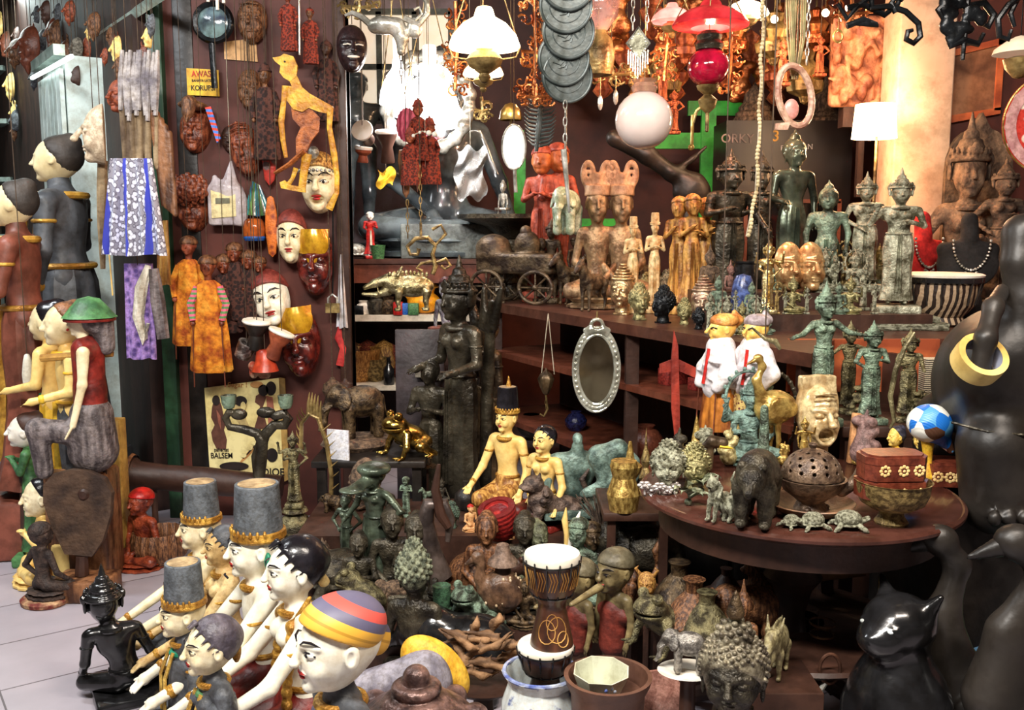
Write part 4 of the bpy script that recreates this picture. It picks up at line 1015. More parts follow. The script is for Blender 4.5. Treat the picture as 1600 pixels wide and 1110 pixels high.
tail = M('striped_tail',(80,130,220),(220,70,50),kind='bands',sc=3,th=(.45,.55)); MB().prism([(.28,.95),(.4,.98),(.62,.35),(.55,.25)],-.3,-.24).build('tail',tail,t)
t = pm(305,283,363,'carved_mask',mahog,'reddish curly-haired brown mask left of the clear plastic bag',nose=1.2,paint=0,mcap=wood_red)
S = SDF(.02); [S.e((.45*math.cos(i*2.4)*math.sqrt((i+.5)/60),-.28-.25*(1-(i+.5)/60),.85+.3*math.sin(i*2.4)*math.sqrt((i+.5)/60)),.06,k=.01) for i in range(60)]; S.build('curls',mahog,t)
t = pm(395,0,68,'carved_mask',wood_brown,'dark patterned long mask, highest of those down the middle of the panel',nose=1.2,paint=0,wrinkle=3,Y=4.98)
t = pm(392,108,172,'carved_mask',wood_brown,'dark studded brown mask right of the yellow sign',nose=1,paint=0,wrinkle=2,Y=4.98,sx=.9)
t = pm(392,190,276,'carved_mask',mahog,'ribbed red-brown long mask hanging above the clear bag',nose=1.2,paint=0,wrinkle=4,Y=4.97,sx=.8,ry=-10)
t = pm(362,196,240,'carved_mask',wood_dark,'small dark mask tucked behind the ribbed red-brown mask',nose=1.2,paint=0,Y=5.0)
t = PX('paper_note','tan paper note pinned high on the mask panel','note',378,78,5.0); t.poly('paper',[(350,66),(400,60),(402,96),(350,92)],M('tan_paper',(222,176,122),(204,158,104),bump=0),0,1)
t = PX('porthole_lamp','round dark-rimmed glass lamp with three white tubes at the top of the panel','lamp',333,35,4.9)
t.lathe('rim',[(30,-4),(33,0),(30,5),(24,3),(24,-4)],iron,333,35,rot=(PI/2,0,0),close=False,seg=40); t.lathe('glass',[(0,6),(14,5),(24,0),(24,-3),(0,-3)],M('blue_grey_glass',(130,158,160),(52,60,84),rough=.15,sc=9,bump=.1,th=(.35,.6)),333,35,rot=(PI/2,0,0),seg=40)
for x,y0,y1 in ((329,-8,6),(343,-10,18),(353,-8,8)): t.tube('white_tube',[(x,y0,-8),(x,y1,-8)],2.6,white_p)
t.cord(333,5,iron)
t = PX('plastic_bag','clear plastic bag holding a box with a yellow label, hanging on the panel','bag',353,310,4.93)
S = SDF(.004); S.k = .02; S.b(t(352,322),(26*t.k,9*t.k,30*t.k),.015); S.c(t(360,292),t(363,254),14*t.k,2*t.k,k=.04); S.c(t(340,290),t(337,278),12*t.k,4*t.k,k=.03); S.e(t(376,325),(12*t.k,8*t.k,26*t.k),k=.03); S.build('bag',M('clear_film',(232,222,226),(196,184,190),rough=.18,sc=6,bump=.5,alpha=.75),t.root)
t.poly('label',[(333,298),(371,297),(371,338),(333,341)],M('pale_yellow_label',(236,222,170),(228,212,156),bump=0),-11,1); t.poly('label_band',[(340,310),(362,310),(362,318),(340,319)],M('label_grey',(120,120,100),bump=0),-12,1); t.cord(362,256,cord_w,.0015)
t = PX('glass_bundle','bundle of blue and green glass rods beside the plastic bag','glass',400,300,4.93)
for i in range(7): t.tube('glass_rod',[(396+i*1.5,284+i),(384+i*6,338-abs(i-3))],[2,4],[M('teal_glass',(70,150,150),(40,80,120),rough=.15,bump=.1),M('green_glass',(120,160,90),(50,90,50),rough=.15,bump=.1),silver][i % 3],d=i % 3)
t.cord(397,284)
def golek(px,a,b,label,face,hat,clothm,Y=4.85,rz=0,cap=hair_blk,sh=None,hs=1.,rods=1,group='rod puppets',hang_=1,arms=1,flare=.14,cat='puppet',v=.012):
 t = thing('rod_puppet',label,cat,group); S = SDF(v); r = .09*hs
 P = sdf_head(S,(0,0,.9),r,nose=1.3); S.c((0,0,.82),(0,0,.74),.03,.035); S.build('head',face,t)
 H = SDF(v)
 if hat == 'wrap': H.e(P(0,.15,.42),(.85*r,.95*r,.62*r)); H.t(P(0,.1,.3),.78*r,.12*r); H.e(P(0,.9,.1),(.3*r,.3*r,.25*r),k=.03)
 elif hat == 'bird': H.e(P(0,.2,.25),(.9*r,1.05*r,.85*r)); H.chain([P(0,-.6,.8),P(0,.3,1.3),P(0,1.2,.9),P(0,1.3,.2)],[.12*r,.22*r,.3*r,.15*r],k=.02); H.half(P(0,-.35,.1),(0,-.8,-.6))
 elif hat == 'crown': H.cone(P(0,.1,.5),.9*r,.8*r,.45*r); H.t(P(0,.1,.5),.8*r,.1*r,k=.01); H.c(P(0,.1,1.3),P(0,.1,1.8),.2*r,.05*r,k=.02)
 elif hat == 'curl': H.e(P(0,.2,.35),(.85*r,1*r,.8*r)); H.chain([P(0,.9,.2),P(0,1.2,.9),P(0,.6,1.3)],[.3*r,.25*r,.15*r],k=.03); H.half(P(0,-.35,.1),(0,-.8,-.6))
 H.build('headdress',cap,t)
 lathem('robe',[(.05,.78),(.1,.74),(.11,.6),(flare*.85,.35),(flare,.02),(flare*.9,0)],clothm,t,40,sy=.6,flute=.09,nf=8)
 if arms:
  for s in (-1,1):
   tubem('sleeve',[(s*.09,0,.72),(s*.15,-.02,.58),(s*.12,-.06,.44)],[.035,.032,.028],sh or clothm,t); MB().ball((s*.12,-.065,.42),.024,10,8).build('hand',face,t)
   if rods: tubem('rod',[(s*.12,-.07,.42),(s*.13,-.07,-.12)],.006,wood_red,t,6)
 PL(t,px,a,b,Y=Y,rz=rz)
 if hang_: hang(t,cord,ztop=1.0,r=.0015)
 return t
rc = M('rust_cloth',(148,66,40),(80,32,22),rough=.85,sc=20,bump=.4); oc = M('orange_batik',(226,138,34),(160,70,16),rough=.85,sc=9,bump=.3,th=(.38,.56),c3=(240,170,60)); bc = M('dark_batik',(86,50,40),(40,24,22),rough=.85,sc=22,kind='cells',bump=.3)
cut = M('carved_red_leather',(160,60,38),(84,30,22),rough=.6,sc=24,kind='cells',bump=.5)
for (px,a,b,lb,f,hat,cm,Y) in ((452,-20,80,'red carved puppet cut by the top edge above the yellow puppet',terracotta,'crown',cut,4.8),(486,10,100,'brown and red carved puppet right of the yellow puppet head',wood_brown,'curl',cut,4.85),(418,95,250,'slim dark carved puppet left of the yellow puppet',wood_brown,'crown',bc,4.9),(512,60,190,'dark carved puppet close to the panel edge',wood_dark,'curl',bc,4.95)):
 golek(px,a,b,lb,f,hat,cm,Y=Y,cap=cm,rods=0)
lea = M('yellow_leather',(226,180,60),(178,118,30),rough=.45,sc=14,bump=.4); lea2 = M('brown_leather',(186,108,54),(120,60,30),rough=.5,sc=18,bump=.5)
t = PX('shadow_puppet','yellow leather shadow puppet with beaked head and long jointed arms','puppet',475,200,4.7)
t.poly('head',[(430,94),(442,92),(448,88),(462,92),(468,106),(466,122),(456,130),(446,124),(440,116),(442,106),(434,100)],lea,-3,5); t.ball('eye',449,100,(1.6,1.5,1.6),hair_blk,-4)
t.poly('neck',[(452,122),(466,120),(474,138),(488,150),(478,158),(462,146)],lea,-2,4)
t.poly('chest',[(446,136),(466,138),(486,148),(522,168),(520,180),(500,176),(484,170),(474,176),(460,172),(450,158)],lea,-5,6)
t.poly('torso',[(456,168),(486,170),(500,184),(498,206),(486,220),(478,236),(462,244),(462,216),(470,200),(458,186)],lea2,-2,5)
t.tube('upper_arm',[(449,137),(446,160),(441,192)],[5,4,5],lea,-6,flat=.5); t.tube('forearm',[(441,190),(443,220),(447,246)],[4.5,4,3],lea,-6,flat=.5)
t.tube('upper_arm',[(518,170),(516,200),(522,240)],[5,4,5],lea,-7,flat=.5); t.tube('forearm',[(522,238),(526,275),(525,300),(512,326)],[5,4,4,6],lea,-7,flat=.5)
t.tube('thigh',[(476,236),(452,256),(428,270)],[12,10,7],lea2,-4,flat=.4); t.tube('shin',[(480,240),(474,270),(470,296)],[8,6,6],lea,-6,flat=.4); t.tube('shin',[(462,262),(456,278),(446,292)],[4,3,4],lea,-6,flat=.4)
t.poly('foot',[(436,284),(444,281),(452,288),(476,292),(476,300),(456,297),(438,293)],lea,-8,5)
t.tube('rod',[(472,90),(474,0),(474,-40)],1.4,silver,-3,6); t.cord(474,-30)
mred = M('red_brown_cap',(150,70,60),(112,46,40),rough=.45,sc=8,bump=.15)
t = pm(500,236,334,'painted_mask',cream,'cream mask with parted red lips and a pearl tiara, behind the yellow puppet',Y=4.93,mouth='open',mcap=wood_gold,paint=3,eye=hair_blk,brow=hair_blk,lips=red_b,sx=.9,v=.01)
m = MB(); [m.ball((-.33+.066*i,-.46+.2*((i-5)/5)**2,.70),.03,8,6) for i in range(11)]; m.ball((0,-.4,.98),.1,12,8); m.build('pearl_tiara',silver,t)
t = pm(456,326,412,'painted_mask',cream,'narrow cream mask with a rose-brown cap, above the largest cream mask',Y=4.93,mcap=mred,paint=1,sx=.8,v=.01)
t = pm(436,418,510,'painted_mask',cream_w,'largest cream mask with dark red cap and calm face, tilted, above the bongos',Y=4.9,mcap=mred,paint=1,sx=.95,v=.009,ry=-14)
dkred = M('dark_red_lacquer',(110,38,30),(58,18,16),rough=.25,sc=7,bump=.1,coat=.4); gl = M('gold_lacquer',(220,170,40),(170,116,20),rough=.25,metal=.3,sc=4,bump=.05,coat=.5)
t = pm(494,358,462,'lacquer_mask',dkred,'dark red lacquer mask with a gold drop-shaped forehead, the upper of the two',Y=4.95,tear=gl,paint=2,sx=.8,v=.01)
t = pm(476,478,590,'lacquer_mask',dkred,'dark red lacquer mask with a gold drop-shaped forehead, the lower of the two',Y=4.93,tear=gl,paint=2,sx=.8,v=.01,ry=-6)
t = PX('painted_paddle','long orange speckled wooden paddle hanging left of the cream masks','paddle',423,350,4.92); t.lathe('blade',[(0,-50),(6,-44),(10,-10),(9,20),(5,42),(0,46)],M('speckled_orange',(224,120,44),(140,50,24),rough=.5,sc=26,kind='cells',bump=.2,th=(.1,.5)),424,352,sy=.35); t.cord(424,308)
t = PX('red_paddle','red and grey patterned wooden paddle hanging above the orange speckled one','paddle',420,240,4.96); t.lathe('blade',[(0,-50),(8,-40),(12,-5),(9,30),(0,45)],M('red_pattern',(196,60,50),(120,96,96),rough=.5,sc=16,kind='cells',bump=.2,th=(.3,.4)),420,240,sy=.35); t.cord(420,198)
t = PX('brown_jar','amber jar with blue base beside the plastic bag','jar',397,350,4.93); t.lathe('jar',[(0,-18),(16,-18),(18,-6),(15,6),(12,10),(0,12)],M('amber_glass',(190,96,40),(90,40,20),rough=.12,sc=6,bump=.05),397,352); t.lathe('base',[(15,-24),(17,-20),(16,-17),(0,-17)],blue_p,397,352); t.cord(397,340)
gb = M('green_pink_sleeve',(232,110,140),(96,150,90),kind='bands',sc=8,th=(.45,.55),rough=.8)
golek(302,368,560,'rod puppet in flame-orange batik robe, further left of the two orange ones',terracotta,'wrap',oc,Y=4.84,cap=wood_brown,flare=.17)
golek(332,398,603,'rod puppet in plain orange robe with green and pink striped sleeve',mahog,'wrap',oc,Y=4.76,cap=wood_brown,sh=gb,flare=.17)
for px,a,b,lb in ((354,396,520,'small dark rod puppet with brown turban, nearest the striped sleeve'),(370,378,500,'small dark rod puppet behind and between two others, brown turban'),(392,390,510,'small dark rod puppet with brown turban, nearest the cream masks'),(408,400,500,'small dark rod puppet half behind the largest cream mask')):
 golek(px,a,b,lb,mahog,'wrap',bc,Y=4.88,cap=wood_brown,rods=0,hs=1.5,flare=.2)
def bongo(x,y,tilt,c,skin=1,r=26,hh=44,d=0,az=0,nm='bongo_drum',lab='',Y=4.7,grp=None,cat='drum',cord_=True):
 t = PX(nm,lab,cat,x,y,Y,group=grp); t.lathe('shell',[(r*.62,-hh),(r*.66,-hh+3),(r*.5,-hh*.5),(r*.95,-6),(r,0),(0,0)],c,x,y,d,rot=(tilt[0],tilt[1],0)); t.lathe('skin',[(r*1.03,-2),(r*1.08,0),(r*1.03,2.5),(0,3)],skin_h,x,y,d,rot=(tilt[0],tilt[1],0))
 if cord_: t.cord(x,y-2)
 return t
bongo(401,503,(.1,.12),black_sat,lab='white-skinned bongo drum, left of the hanging pair',r=21)
bongo(440,520,(-.02,.42),terracotta,lab='red-shelled bongo drum with thin white rim, right of the hanging pair',r=20)
t = PX('small_drum','small red cup-shaped drum hanging upside down under the bongos','drum',414,565,4.7); t.lathe('shell',[(0,18),(9,18),(13,14),(15,0),(21,-16),(17,-17),(0,-14)],M('red_cup',(196,70,40),(150,46,30),rough=.35,bump=.08),414,564); t.cord(414,548)
t = PX('silver_cup','small tilted silver filigree cup hanging left of the red cup drum','cup',383,546,4.72); t.lathe('cup',[(0,-14),(12,-14),(14,0),(15,12),(12,12),(10,0),(0,-8)],M('filigree_silver',(208,200,196),(110,100,98),rough=.3,metal=.8,sc=24,kind='cells',bump=.6),383,546,rot=(.2,.5,0)); t.cord(386,534)
t = PX('crumpled_cloth','crumpled rust and cream cloth bundle under the bongos','cloth',402,585,4.72); S = SDF(.004); [S.e(t(396+7*(i % 4),572+6*(i//3),(i*5) % 7-3),(7*t.k,5*t.k,8*t.k),k=.01) for i in range(9)]; S.build('cloth',M('rust_cream',(206,170,140),(150,60,40),rough=.85,sc=20,bump=.4),t.root); t.cord(400,570)
t = PX('poster','old cream advertising board with brown printed women and a mortar, bottom of the panel','poster',381,671,4.97)
pc = M('poster_cream',(238,226,164),(224,206,136),rough=.6,sc=3,bump=0); pb = M('print_brown',(104,66,52),(84,50,40),rough=.6,bump=0); pk = M('print_black',(44,34,32),bump=0); pt = M('print_tan',(204,152,92),(190,138,80),bump=0); pr = M('print_rose',(170,110,88),(150,92,74),bump=0)
t.poly('board',[(322,606),(438,590),(440,756),(325,742)],pc,0,3); t.poly('board_edge',[(438,590),(447,591),(449,752),(440,756)],M('board_edge',(186,150,84),bump=0),1,5)
def pp(n,pts,m,d=-1): t.poly(n,pts,m,d,1)
pp('printed_woman',[(338,620),(344,622),(348,634),(350,648),(354,660),(350,672),(354,688),(352,702),(338,703),(332,690),(330,676),(336,664),(331,652),(333,636)],pb); pp('print_detail',[(340,640),(346,650),(346,672),(342,660)],pr,-2); pp('print_detail',ell(340,625,6,8),pk,-2)
pp('printed_woman',[(372,625),(384,622),(388,632),(384,644),(386,658),(392,672),(378,668),(370,656),(362,646),(368,636)],M('print_skin',(232,206,140),bump=0)); pp('print_detail',ell(378,626,10,8),pk,-2); pp('print_detail',ell(382,634,4,7),pc,-3)
pp('printed_woman',[(412,612),(418,620),(412,636),(414,650),(418,668),(404,672),(398,668),(404,650),(408,634),(400,628),(402,618)],pb); pp('printed_woman',ell(414,609,8,9),pk,-2); pp('printed_woman',ell(426,606,8,11),pk,-2); pp('print_detail',[(418,618),(428,620),(430,650),(420,668)],pr)
pp('printed_mortar',[(p[0],p[1]) for p in [(392+26*math.cos(a)*.72-8*math.sin(a),705+12*math.sin(a)-20*math.cos(a)*.9) for a in [2*PI*i/24 for i in range(24)]]],pt); pp('printed_bowl',[(392+17*math.cos(a)*.72-6*math.sin(a),703+8*math.sin(a)-14*math.cos(a)*.9) for a in [2*PI*i/24 for i in range(24)]],pk,-2)
for x,y in ((380,712),(390,700),(398,692)): pp('printed_fruit',ell(x,y,4.5,4),pc,-3)
pp('print_shadow',ell(364,730,23,7),pk,-2); pp('print_shadow',ell(424,712,9,11),pk,-2); pp('printed_leaf',ell(404,596+4,10,5),pt,-2)
for s,x,y,h,sx,m_ in (('BALSEM',345,717,9,.8,pk),('pahertat',345,706,6,.8,pk),('TANG',364,747,9,1.0,pk),('DJOE',425,745,12,.9,pk),('Segar !',374,604,8,1.0,pt)):
 a = t(x,y); text('lettering',s,h*t.k*1.4,m_,t.root,(a[0],-.004,a[2]),depth=.001,sx=sx)
t = PX('serpent_candlestick','green bronze candlestick of two curling serpents holding cups, in front of the poster','candlestick',405,742,4.2)
t.tube('serpent',[(405,745),(408,720),(412,690),(404,676),(384,670),(362,666),(356,652),(362,642),(378,645)],[9,10,9,8,7,6,6,7,4],bz_dark,0,12); t.tube('serpent',[(403,745),(402,715),(414,680),(430,664),(446,664),(452,654),(446,646),(432,650),(420,645)],[9,10,9,8,8,8,8,8,4],bz_dark,5,12)
for x in (362,450): t.lathe('candle_cup',[(4,-14),(8,-12),(11,-4),(12,8),(9,8),(8,2),(0,0)],bz_green,x,624); t.tube('stem',[(x,637),(x,650 if x > 400 else 644)],2,bz_dark)
S = SDF(.005); S.e(t(377,646),(13*t.k,8*t.k,9*t.k)); S.e(t(418,644,4),(15*t.k,8*t.k,9*t.k)); S.build('serpent_head',bz_dark,t.root)
fz = t.p.z/t.k-5; t.lathe('foot',[(0,-fz),(36,-fz),(34,9-fz),(14,18-fz),(9,-10),(9,0),(0,0)],bz_dark,404,745)
t = human('deity_figure',bz_olive,'crown',pose='stand',fem=1,arms=4,aL='chest',aR='hip',skirt=.7,base=None,label='small pale bronze deity standing on a bell-shaped bronze base'); lathem('bell_base',[(0,0),(.18,-.02),(.20,-.06),(.13,-.1),(.2,-.16),(.24,-.3),(.2,-.42),(0,-.44)],bz_olive,t,36); PL(t,462,673,836,Y=3.9); boxm('stand',(0,0,-.9),(.2,.2,.459),wood_dark,t)
t = PX('flame_arch','tall thin brass arch edged with flame points behind the painted couples','arch',495,760,4.0)
pts = [(472,700),(474,660),(486,645),(500,652),(512,690),(518,740),(516,800),(508,850),(500,905)]
t.tube('arch',pts,3.5,brass_old,0,8); m = MB()
for i in range(26):
 f = i/25*(len(pts)-1.001); a = int(f); u = f-a; x = pts[a][0]+(pts[a+1][0]-pts[a][0])*u; y = pts[a][1]+(pts[a+1][1]-pts[a][1])*u
 dx,dy = (-1,-1.5) if i < 6 else ((.1,-3.2) if i < 11 else (1.2,-1))
 m.tube([t(x,y),t(x+dx*6,y+dy*6),t(x+dx*9+2,y+dy*11)],[3.5*t.k,2.2*t.k,.5*t.k],6,flat=.5)
m.build('flame_points',brass_old,t.root); t.tube('stand',[(500,900),(500,924)],5,brass_old)
t = PX('padlock','old brass padlock hanging on the panel edge','padlock',520,482,4.9); t.poly('body',[(509,474),(531,474),(531,489),(509,489)],brass_old,-3,8); t.tube('shackle',[(513,476),(513,466),(520,460),(527,466),(527,476)],1.8,silver); t.tube('chain',[(520,461),(522,420),(524,330),(525,200)],1.3,iron)
t = PX('white_cloth','white cloth hanging in a point from the panel edge beside the padlock','cloth',537,450,4.98); cloth(t.root,'cloth',paper,t(527,0)[0],t(541,0)[0],t(0,512)[2],t(0,398)[2],flare=1.3,folds=2,amp=.02,w0=.3); t.cord(532,400)
t = PX('red_ribbon','red knotted ribbon below the white cloth','ribbon',532,540,4.98); t.tube('ribbon',[(532,508),(529,528),(536,545),(530,572)],[2,6,5,6],M('red_ribbon',(214,66,60),(160,30,34),rough=.7,bump=.3),0,8,flat=.4); t.cord(532,510)
# ================= rear middle =================
a,b = at(536,20,7.28),at(706,190,7.28)
win = struct(boxm('window_1',((a.x+b.x)/2,7.28,(a.z+b.z)/2),((b.x-a.x)/2,.01,(a.z-b.z)/2),M('window_light',(255,240,215),(250,228,200),em=.55,bump=0)))
m = MB();
for i in range(4): x = a.x+(b.x-a.x)*i/3; m.box((x,7.25,(a.z+b.z)/2),(.02,.015,(a.z-b.z)/2))
for i in range(3): z = b.z+(a.z-b.z)*i/2; m.box(((a.x+b.x)/2,7.25,z),((b.x-a.x)/2,.015,.02))
m.build('window_frame',M('window_frame_grey',(120,124,112),bump=.05),win,smooth=False)
gl_dark = M('dark_gloss_stone',(112,124,128),(52,58,62),rough=.18,sc=4,bump=.06,coat=.6)
t = human('seated_statue',gl_dark,'curls',pose='sit',aL='lap',aR='knee',v=.012,w=1.05,label='very large glossy grey-black seated statue behind the lamps at the rear'); PL(t,690,70,Y=6.5,Z=zt,sx=1.0)
t = human('standing_statue',gl_dark,'cap',aL='chest',aR='down',v=.012,w=1.3,label='glossy dark statue standing at the left end of the rear counter',base='plinth'); PL(t,556,112,Y=6.62,Z=zt,rz=15,sx=1.15)
st = tag(boxm('stone_slab',(0,0,.5),(1.6,.5,.5),M('grey_slab',(128,136,132),(92,98,96),rough=.4,sc=3,bump=.2),None,.05),'wide flat grey stone slab in front of the large seated statue','slab'); PL(st,705,350,Y=6.15,Z=zt,sx=.9)
t = PX('plastic_wrap','crumpled clear plastic sheet draped by the large seated statue','wrap',735,270,5.9); m = MB(); m.sheet(lambda a,b: t(712+46*b+4*math.sin(9*a),232+78*a+5*math.sin(b*11),6*math.sin(a*14+b*9)),24,20,.004); m.build('sheet',M('clear_wrap',(200,204,204),(150,156,158),rough=.12,alpha=.4,bump=.7,sc=5),t.root); t.cord(735,233,cord_w,.0015)
hot = M('white_hot_glass',(255,252,246),(255,250,244),em=7,bump=0); hotw = M('warm_hot_glass',(255,226,186),(255,214,160),em=6,bump=0)
shade_prof = [(.5,0),(.98,.06),(1,.12),(.9,.35),(.62,.62),(.3,.78),(.24,.95),(.2,1)]
def lamp(px,yt,yb,w,label,mat,Y,power,col,cords=True,brassm=brass_old,chimney=1,fount=1,name='oil_lamp',em=None):
 """hanging lamp: dome glass shade w px wide, its top at yt, bottom at yb, brass fount under it"""
 t = PX(name,label,'lamp',px,yb,Y); h = yb-yt
 t.lathe('shade',[(r*w/2,z*h) for r,z in shade_prof],mat,px,yb,seg=40,close=False)
 if chimney: t.lathe('chimney',[(w*.11,h*.9),(w*.12,h*1.35),(w*.1,h*1.4)],MATS.get('opal_glass'),px,yb,close=False)
 if fount:
  t.lathe('fount',[(0,-h*.75),(w*.05,-h*.72),(w*.09,-h*.6),(w*.07,-h*.52),(w*.22,-h*.35),(w*.26,-h*.2),(w*.2,-h*.06),(w*.12,h*.02),(w*.12,h*.2)],brassm,px,yb,seg=32)
  m = MB(); [m.tube([t(px+s*w*.5,yb-h*.1),t(px+s*w*.44,yb+h*.14),t(px+s*w*.2,yb+h*.2)],w*.012*t.k,6) for s in (-1,1)]; m.build('arm',brassm,t.root)
 m = MB()
 for s in (-1,1): m.tube([t(px+s*w*.47,yb-h*.2),t(px+s*w*.2,yb-h*1.6),t(px+s*w*.05,yb-h*2.4)],.003,6)
 a = t(px,yb-h*2.4); m.tube([a,(a[0],a[1],CEIL-t.p.z)],.004,6); m.build('hanging_cord',brassm,t.root)
 if power:
  l = bulb('lamp_bulb',(0,0,0),power,col,.02); l.parent = t.root; l.location = (t(px,yb-h*.05,0)[0],0,t(px,yb+h*.05)[2]-.01)
 return t
t = PX('wall_mirror','oval mirror with a lumpy silver frame behind the white glass lamps','mirror',668,160,6.0); t.lathe('glass',[(0,0),(60,0),(60,3),(0,3)],M('mirror_glass',(220,224,230),(220,224,230),rough=.04,metal=1,bump=0),668,160,6,rot=(PI/2,0,0),seg=40)
S = SDF(.007); [S.e(t(668+66*math.cos(i*PI/18),160+72*math.sin(i*PI/18),(i % 3)*3),(9+3*(i % 2))*t.k,k=.012) for i in range(36)]; S.build('frame',silver,t.root); t.cord(668,88)
lamp(622,92,168,58,'left of the two white-hot glass lamps in front of the lumpy silver mirror',hot,5.7,12,(1,.96,.95),fount=0)
lamp(672,104,178,92,'larger right-hand white-hot glass lamp in front of the lumpy silver mirror',hot,5.6,16,(1,.96,.95),fount=0)
t = PX('pink_fan','round pink ribbed fan hanging by the red puppets','fan',634,195,5.3); t.lathe('fan',[(0,2),(10,4),(20,1),(26,-2),(26,-4),(0,-4)],M('pink_fan',(226,110,130),(170,56,80),rough=.6,sc=10,kind='bandsx',bump=.2),634,195,rot=(PI/2,0,-.5),seg=40,flute=.03,nf=20,sx=.75); t.cord(634,170)
for px,a,b,lb,Y in ((654,152,262,'red-brown carved puppet hanging in front of the white lamps, upper one',5.2),(672,180,300,'red-brown carved puppet hanging in front of the white lamps, lower right',5.25),(642,196,300,'red-brown carved puppet nearest the pink fan',5.15)):
 golek(px,a,b,lb,terracotta,'crown',cut,Y=Y,cap=M('rust_red',(170,74,56),(110,44,34),bump=.3),hs=1.4,flare=.18,group='red-brown puppets before the lamps')
t = PX('necklace','string of small white beads over the red-brown puppets','beads',660,208,5.05); m = MB(); [m.ball(t(x,y),r*t.k,8,6) for x,y,r in ((646,212,3),(656,207,2.5),(670,208,4.5),(679,210,4.5),(664,206,2))]; m.build('bead',white_p,t.root); t.tube('strand',[(644,212),(660,205),(682,211)],1,cord_w); t.cord(664,205,cord_w,.001)
bongo(566,204,(1.25,-.35),wood_dark,lab='dark wooden hand drum with tan skin facing out, by the glossy dark statue',r=16,hh=40,Y=5.6); bongo(604,206,(.2,0),wood_dark,lab='dark red-brown goblet drum right of the tan-skinned drum',r=17,hh=48,Y=5.62); bongo(568,232,(.1,.1),terracotta,lab='small red-brown drum under the tan-skinned drum',r=13,hh=22,Y=5.66)
t = PX('yellow_tag','crumpled yellow paper tag in front of the glossy dark statue','tag',603,277,5.8); m = MB(); m.sheet(lambda a,b: t(590+26*a+3*math.sin(b*5),265+26*b+5*math.sin(a*6),3*math.sin(a*9+b*7)),10,10,.004); m.build('tag',yellow_p,t.root); t.cord(603,266)
t = PX('chained_mask','narrow brown mask-like carving hanging on a chain beside the puppets','carving',636,290,5.2); t.lathe('carving',[(0,2),(5,10),(12,60),(10,76),(0,78)],wood_brown,634,312,sy=.5); chain_part(t.root,0,0,t(0,372)[2],t(0,312)[2],brass_old,.012); t.cord(635,236)
t = human('red_robed_figurine',red_b,'cap',mh=white_p,ms=red_b,mface=white_p,skirt=1.4,hs=1.3,aL='fwd',aR='chest',label='small bright red robed figurine on the rear counter',base=None); PL(t,579,318,392,Y=6.05,rz=20,sx=1.2); t.location.z = zt
t = tag(lathem('green_cup',[(0,0),(.4,0),(.5,.9),(.52,1),(.46,1),(.4,.1),(0,.08)],green_p),'small green cup in front of the bright red figurine','cup'); PL(t,591,383,Y=5.98 if False else 6.06,Z=zt,sx=1.1); t.location.y = 6.04
lead = MATS['bronze_dark']
for px,a,lb in ((548,382,'dark carved foot-shaped ornament at the left end of the rear counter'),):
 t = quad('turtle_ornament',silver,lb,'turtle',v=.03); PL(t,px+8,380,Y=6.06,Z=zt,rz=20)
t = quad('brass_boar',M('pale_brass',(214,204,160),(130,116,76),rough=.25,metal=.85,sc=9,bump=.3),'hanging brass boar with long open snout, on a scrolling brass hook','boar',v=.013,cat='ornament')
PL(t,638,416,486,Y=5.1,rz=8); s_ = t.scale[0]
m = MB(); sc_ = [(.55,0,.8),(.62,0,1.0),(.55,0,1.25),(.62,0,1.45),(.45,0,1.62),(.18,0,1.6),(.0,0,1.42),(.06,0,1.25),(.22,0,1.25),(.25,0,1.38)]
m.tube(sc_,[.05,.06,.05,.045,.05,.05,.045,.04,.04,.05],8); m.tube([(.6,0,1.05),(.85,0,1.15),(.95,0,1.0),(.82,0,.92),(.74,0,1.0)],[.03,.04,.04,.03,.04],8); m.tube([(.55,0,1.1),(.3,0,1.05),(.2,0,.95),(.32,0,.88)],[.03,.035,.03,.04],8); m.tube([(.62,0,1.45),(.85,0,1.7),(.75,0,1.9),(.55,0,1.8)],[.03,.04,.03,.04],8); m.tube([(.3,0,1.62),(.3,0,1.95)],.03,8)
m.build('scroll_tail',brass_old,t); chain_part(t,.3,0,1.95,3.2,brass_old,.05); m = MB().tube([(.3,0,3.15),(.3,0,(CEIL-t.location.z)/s_)],.012,6); m.build('hanging_cord',cord,t)
def on(o,px,yt,Y,Z,rz=0,sx=1): return PL(o,px,yt,Y=Y,Z=Z,rz=rz,sx=sx)
cyl = [(0,0),(.4,0),(.42,.05),(.42,.9),(.38,1),(0,1)]
rnd = random.Random(7)
for i,(px,yt,mt,lb) in enumerate(((545,474,stone,'grey lidded tin at the left end of the upper white shelf'),(568,470,white_p,'white pot on the upper white shelf'),(588,462,bz_dark,'dark round pot left of the red box on the white shelf'),(606,464,bz_brown,'brown squat pot touching the red box on the white shelf'))):
 t = tag(lathem('small_pot',[(0,0),(.4,.02),(.55,.35),(.5,.7),(.3,.85),(.36,1),(.28,1),(0,.8)],mt),lb,'pot'); on(t,px,yt,6.06,zs-.01)
for px,w,yt,mt,lb in ((622,.7,472,red_b,'small red box on the upper white shelf'),(632,.7,474,blue_p,'small blue box right of the red box'),(646,.9,474,green_p,'green-topped small tin on the upper white shelf'),(560,1.2,478,iron,'flat dark box on the upper white shelf')):
 t = tag(boxm('small_box',(0,0,.5),(.5*w,.4,.5),mt,None,.06),lb,'box'); on(t,px,yt,6.0+.015*(px % 3),zs-.01)
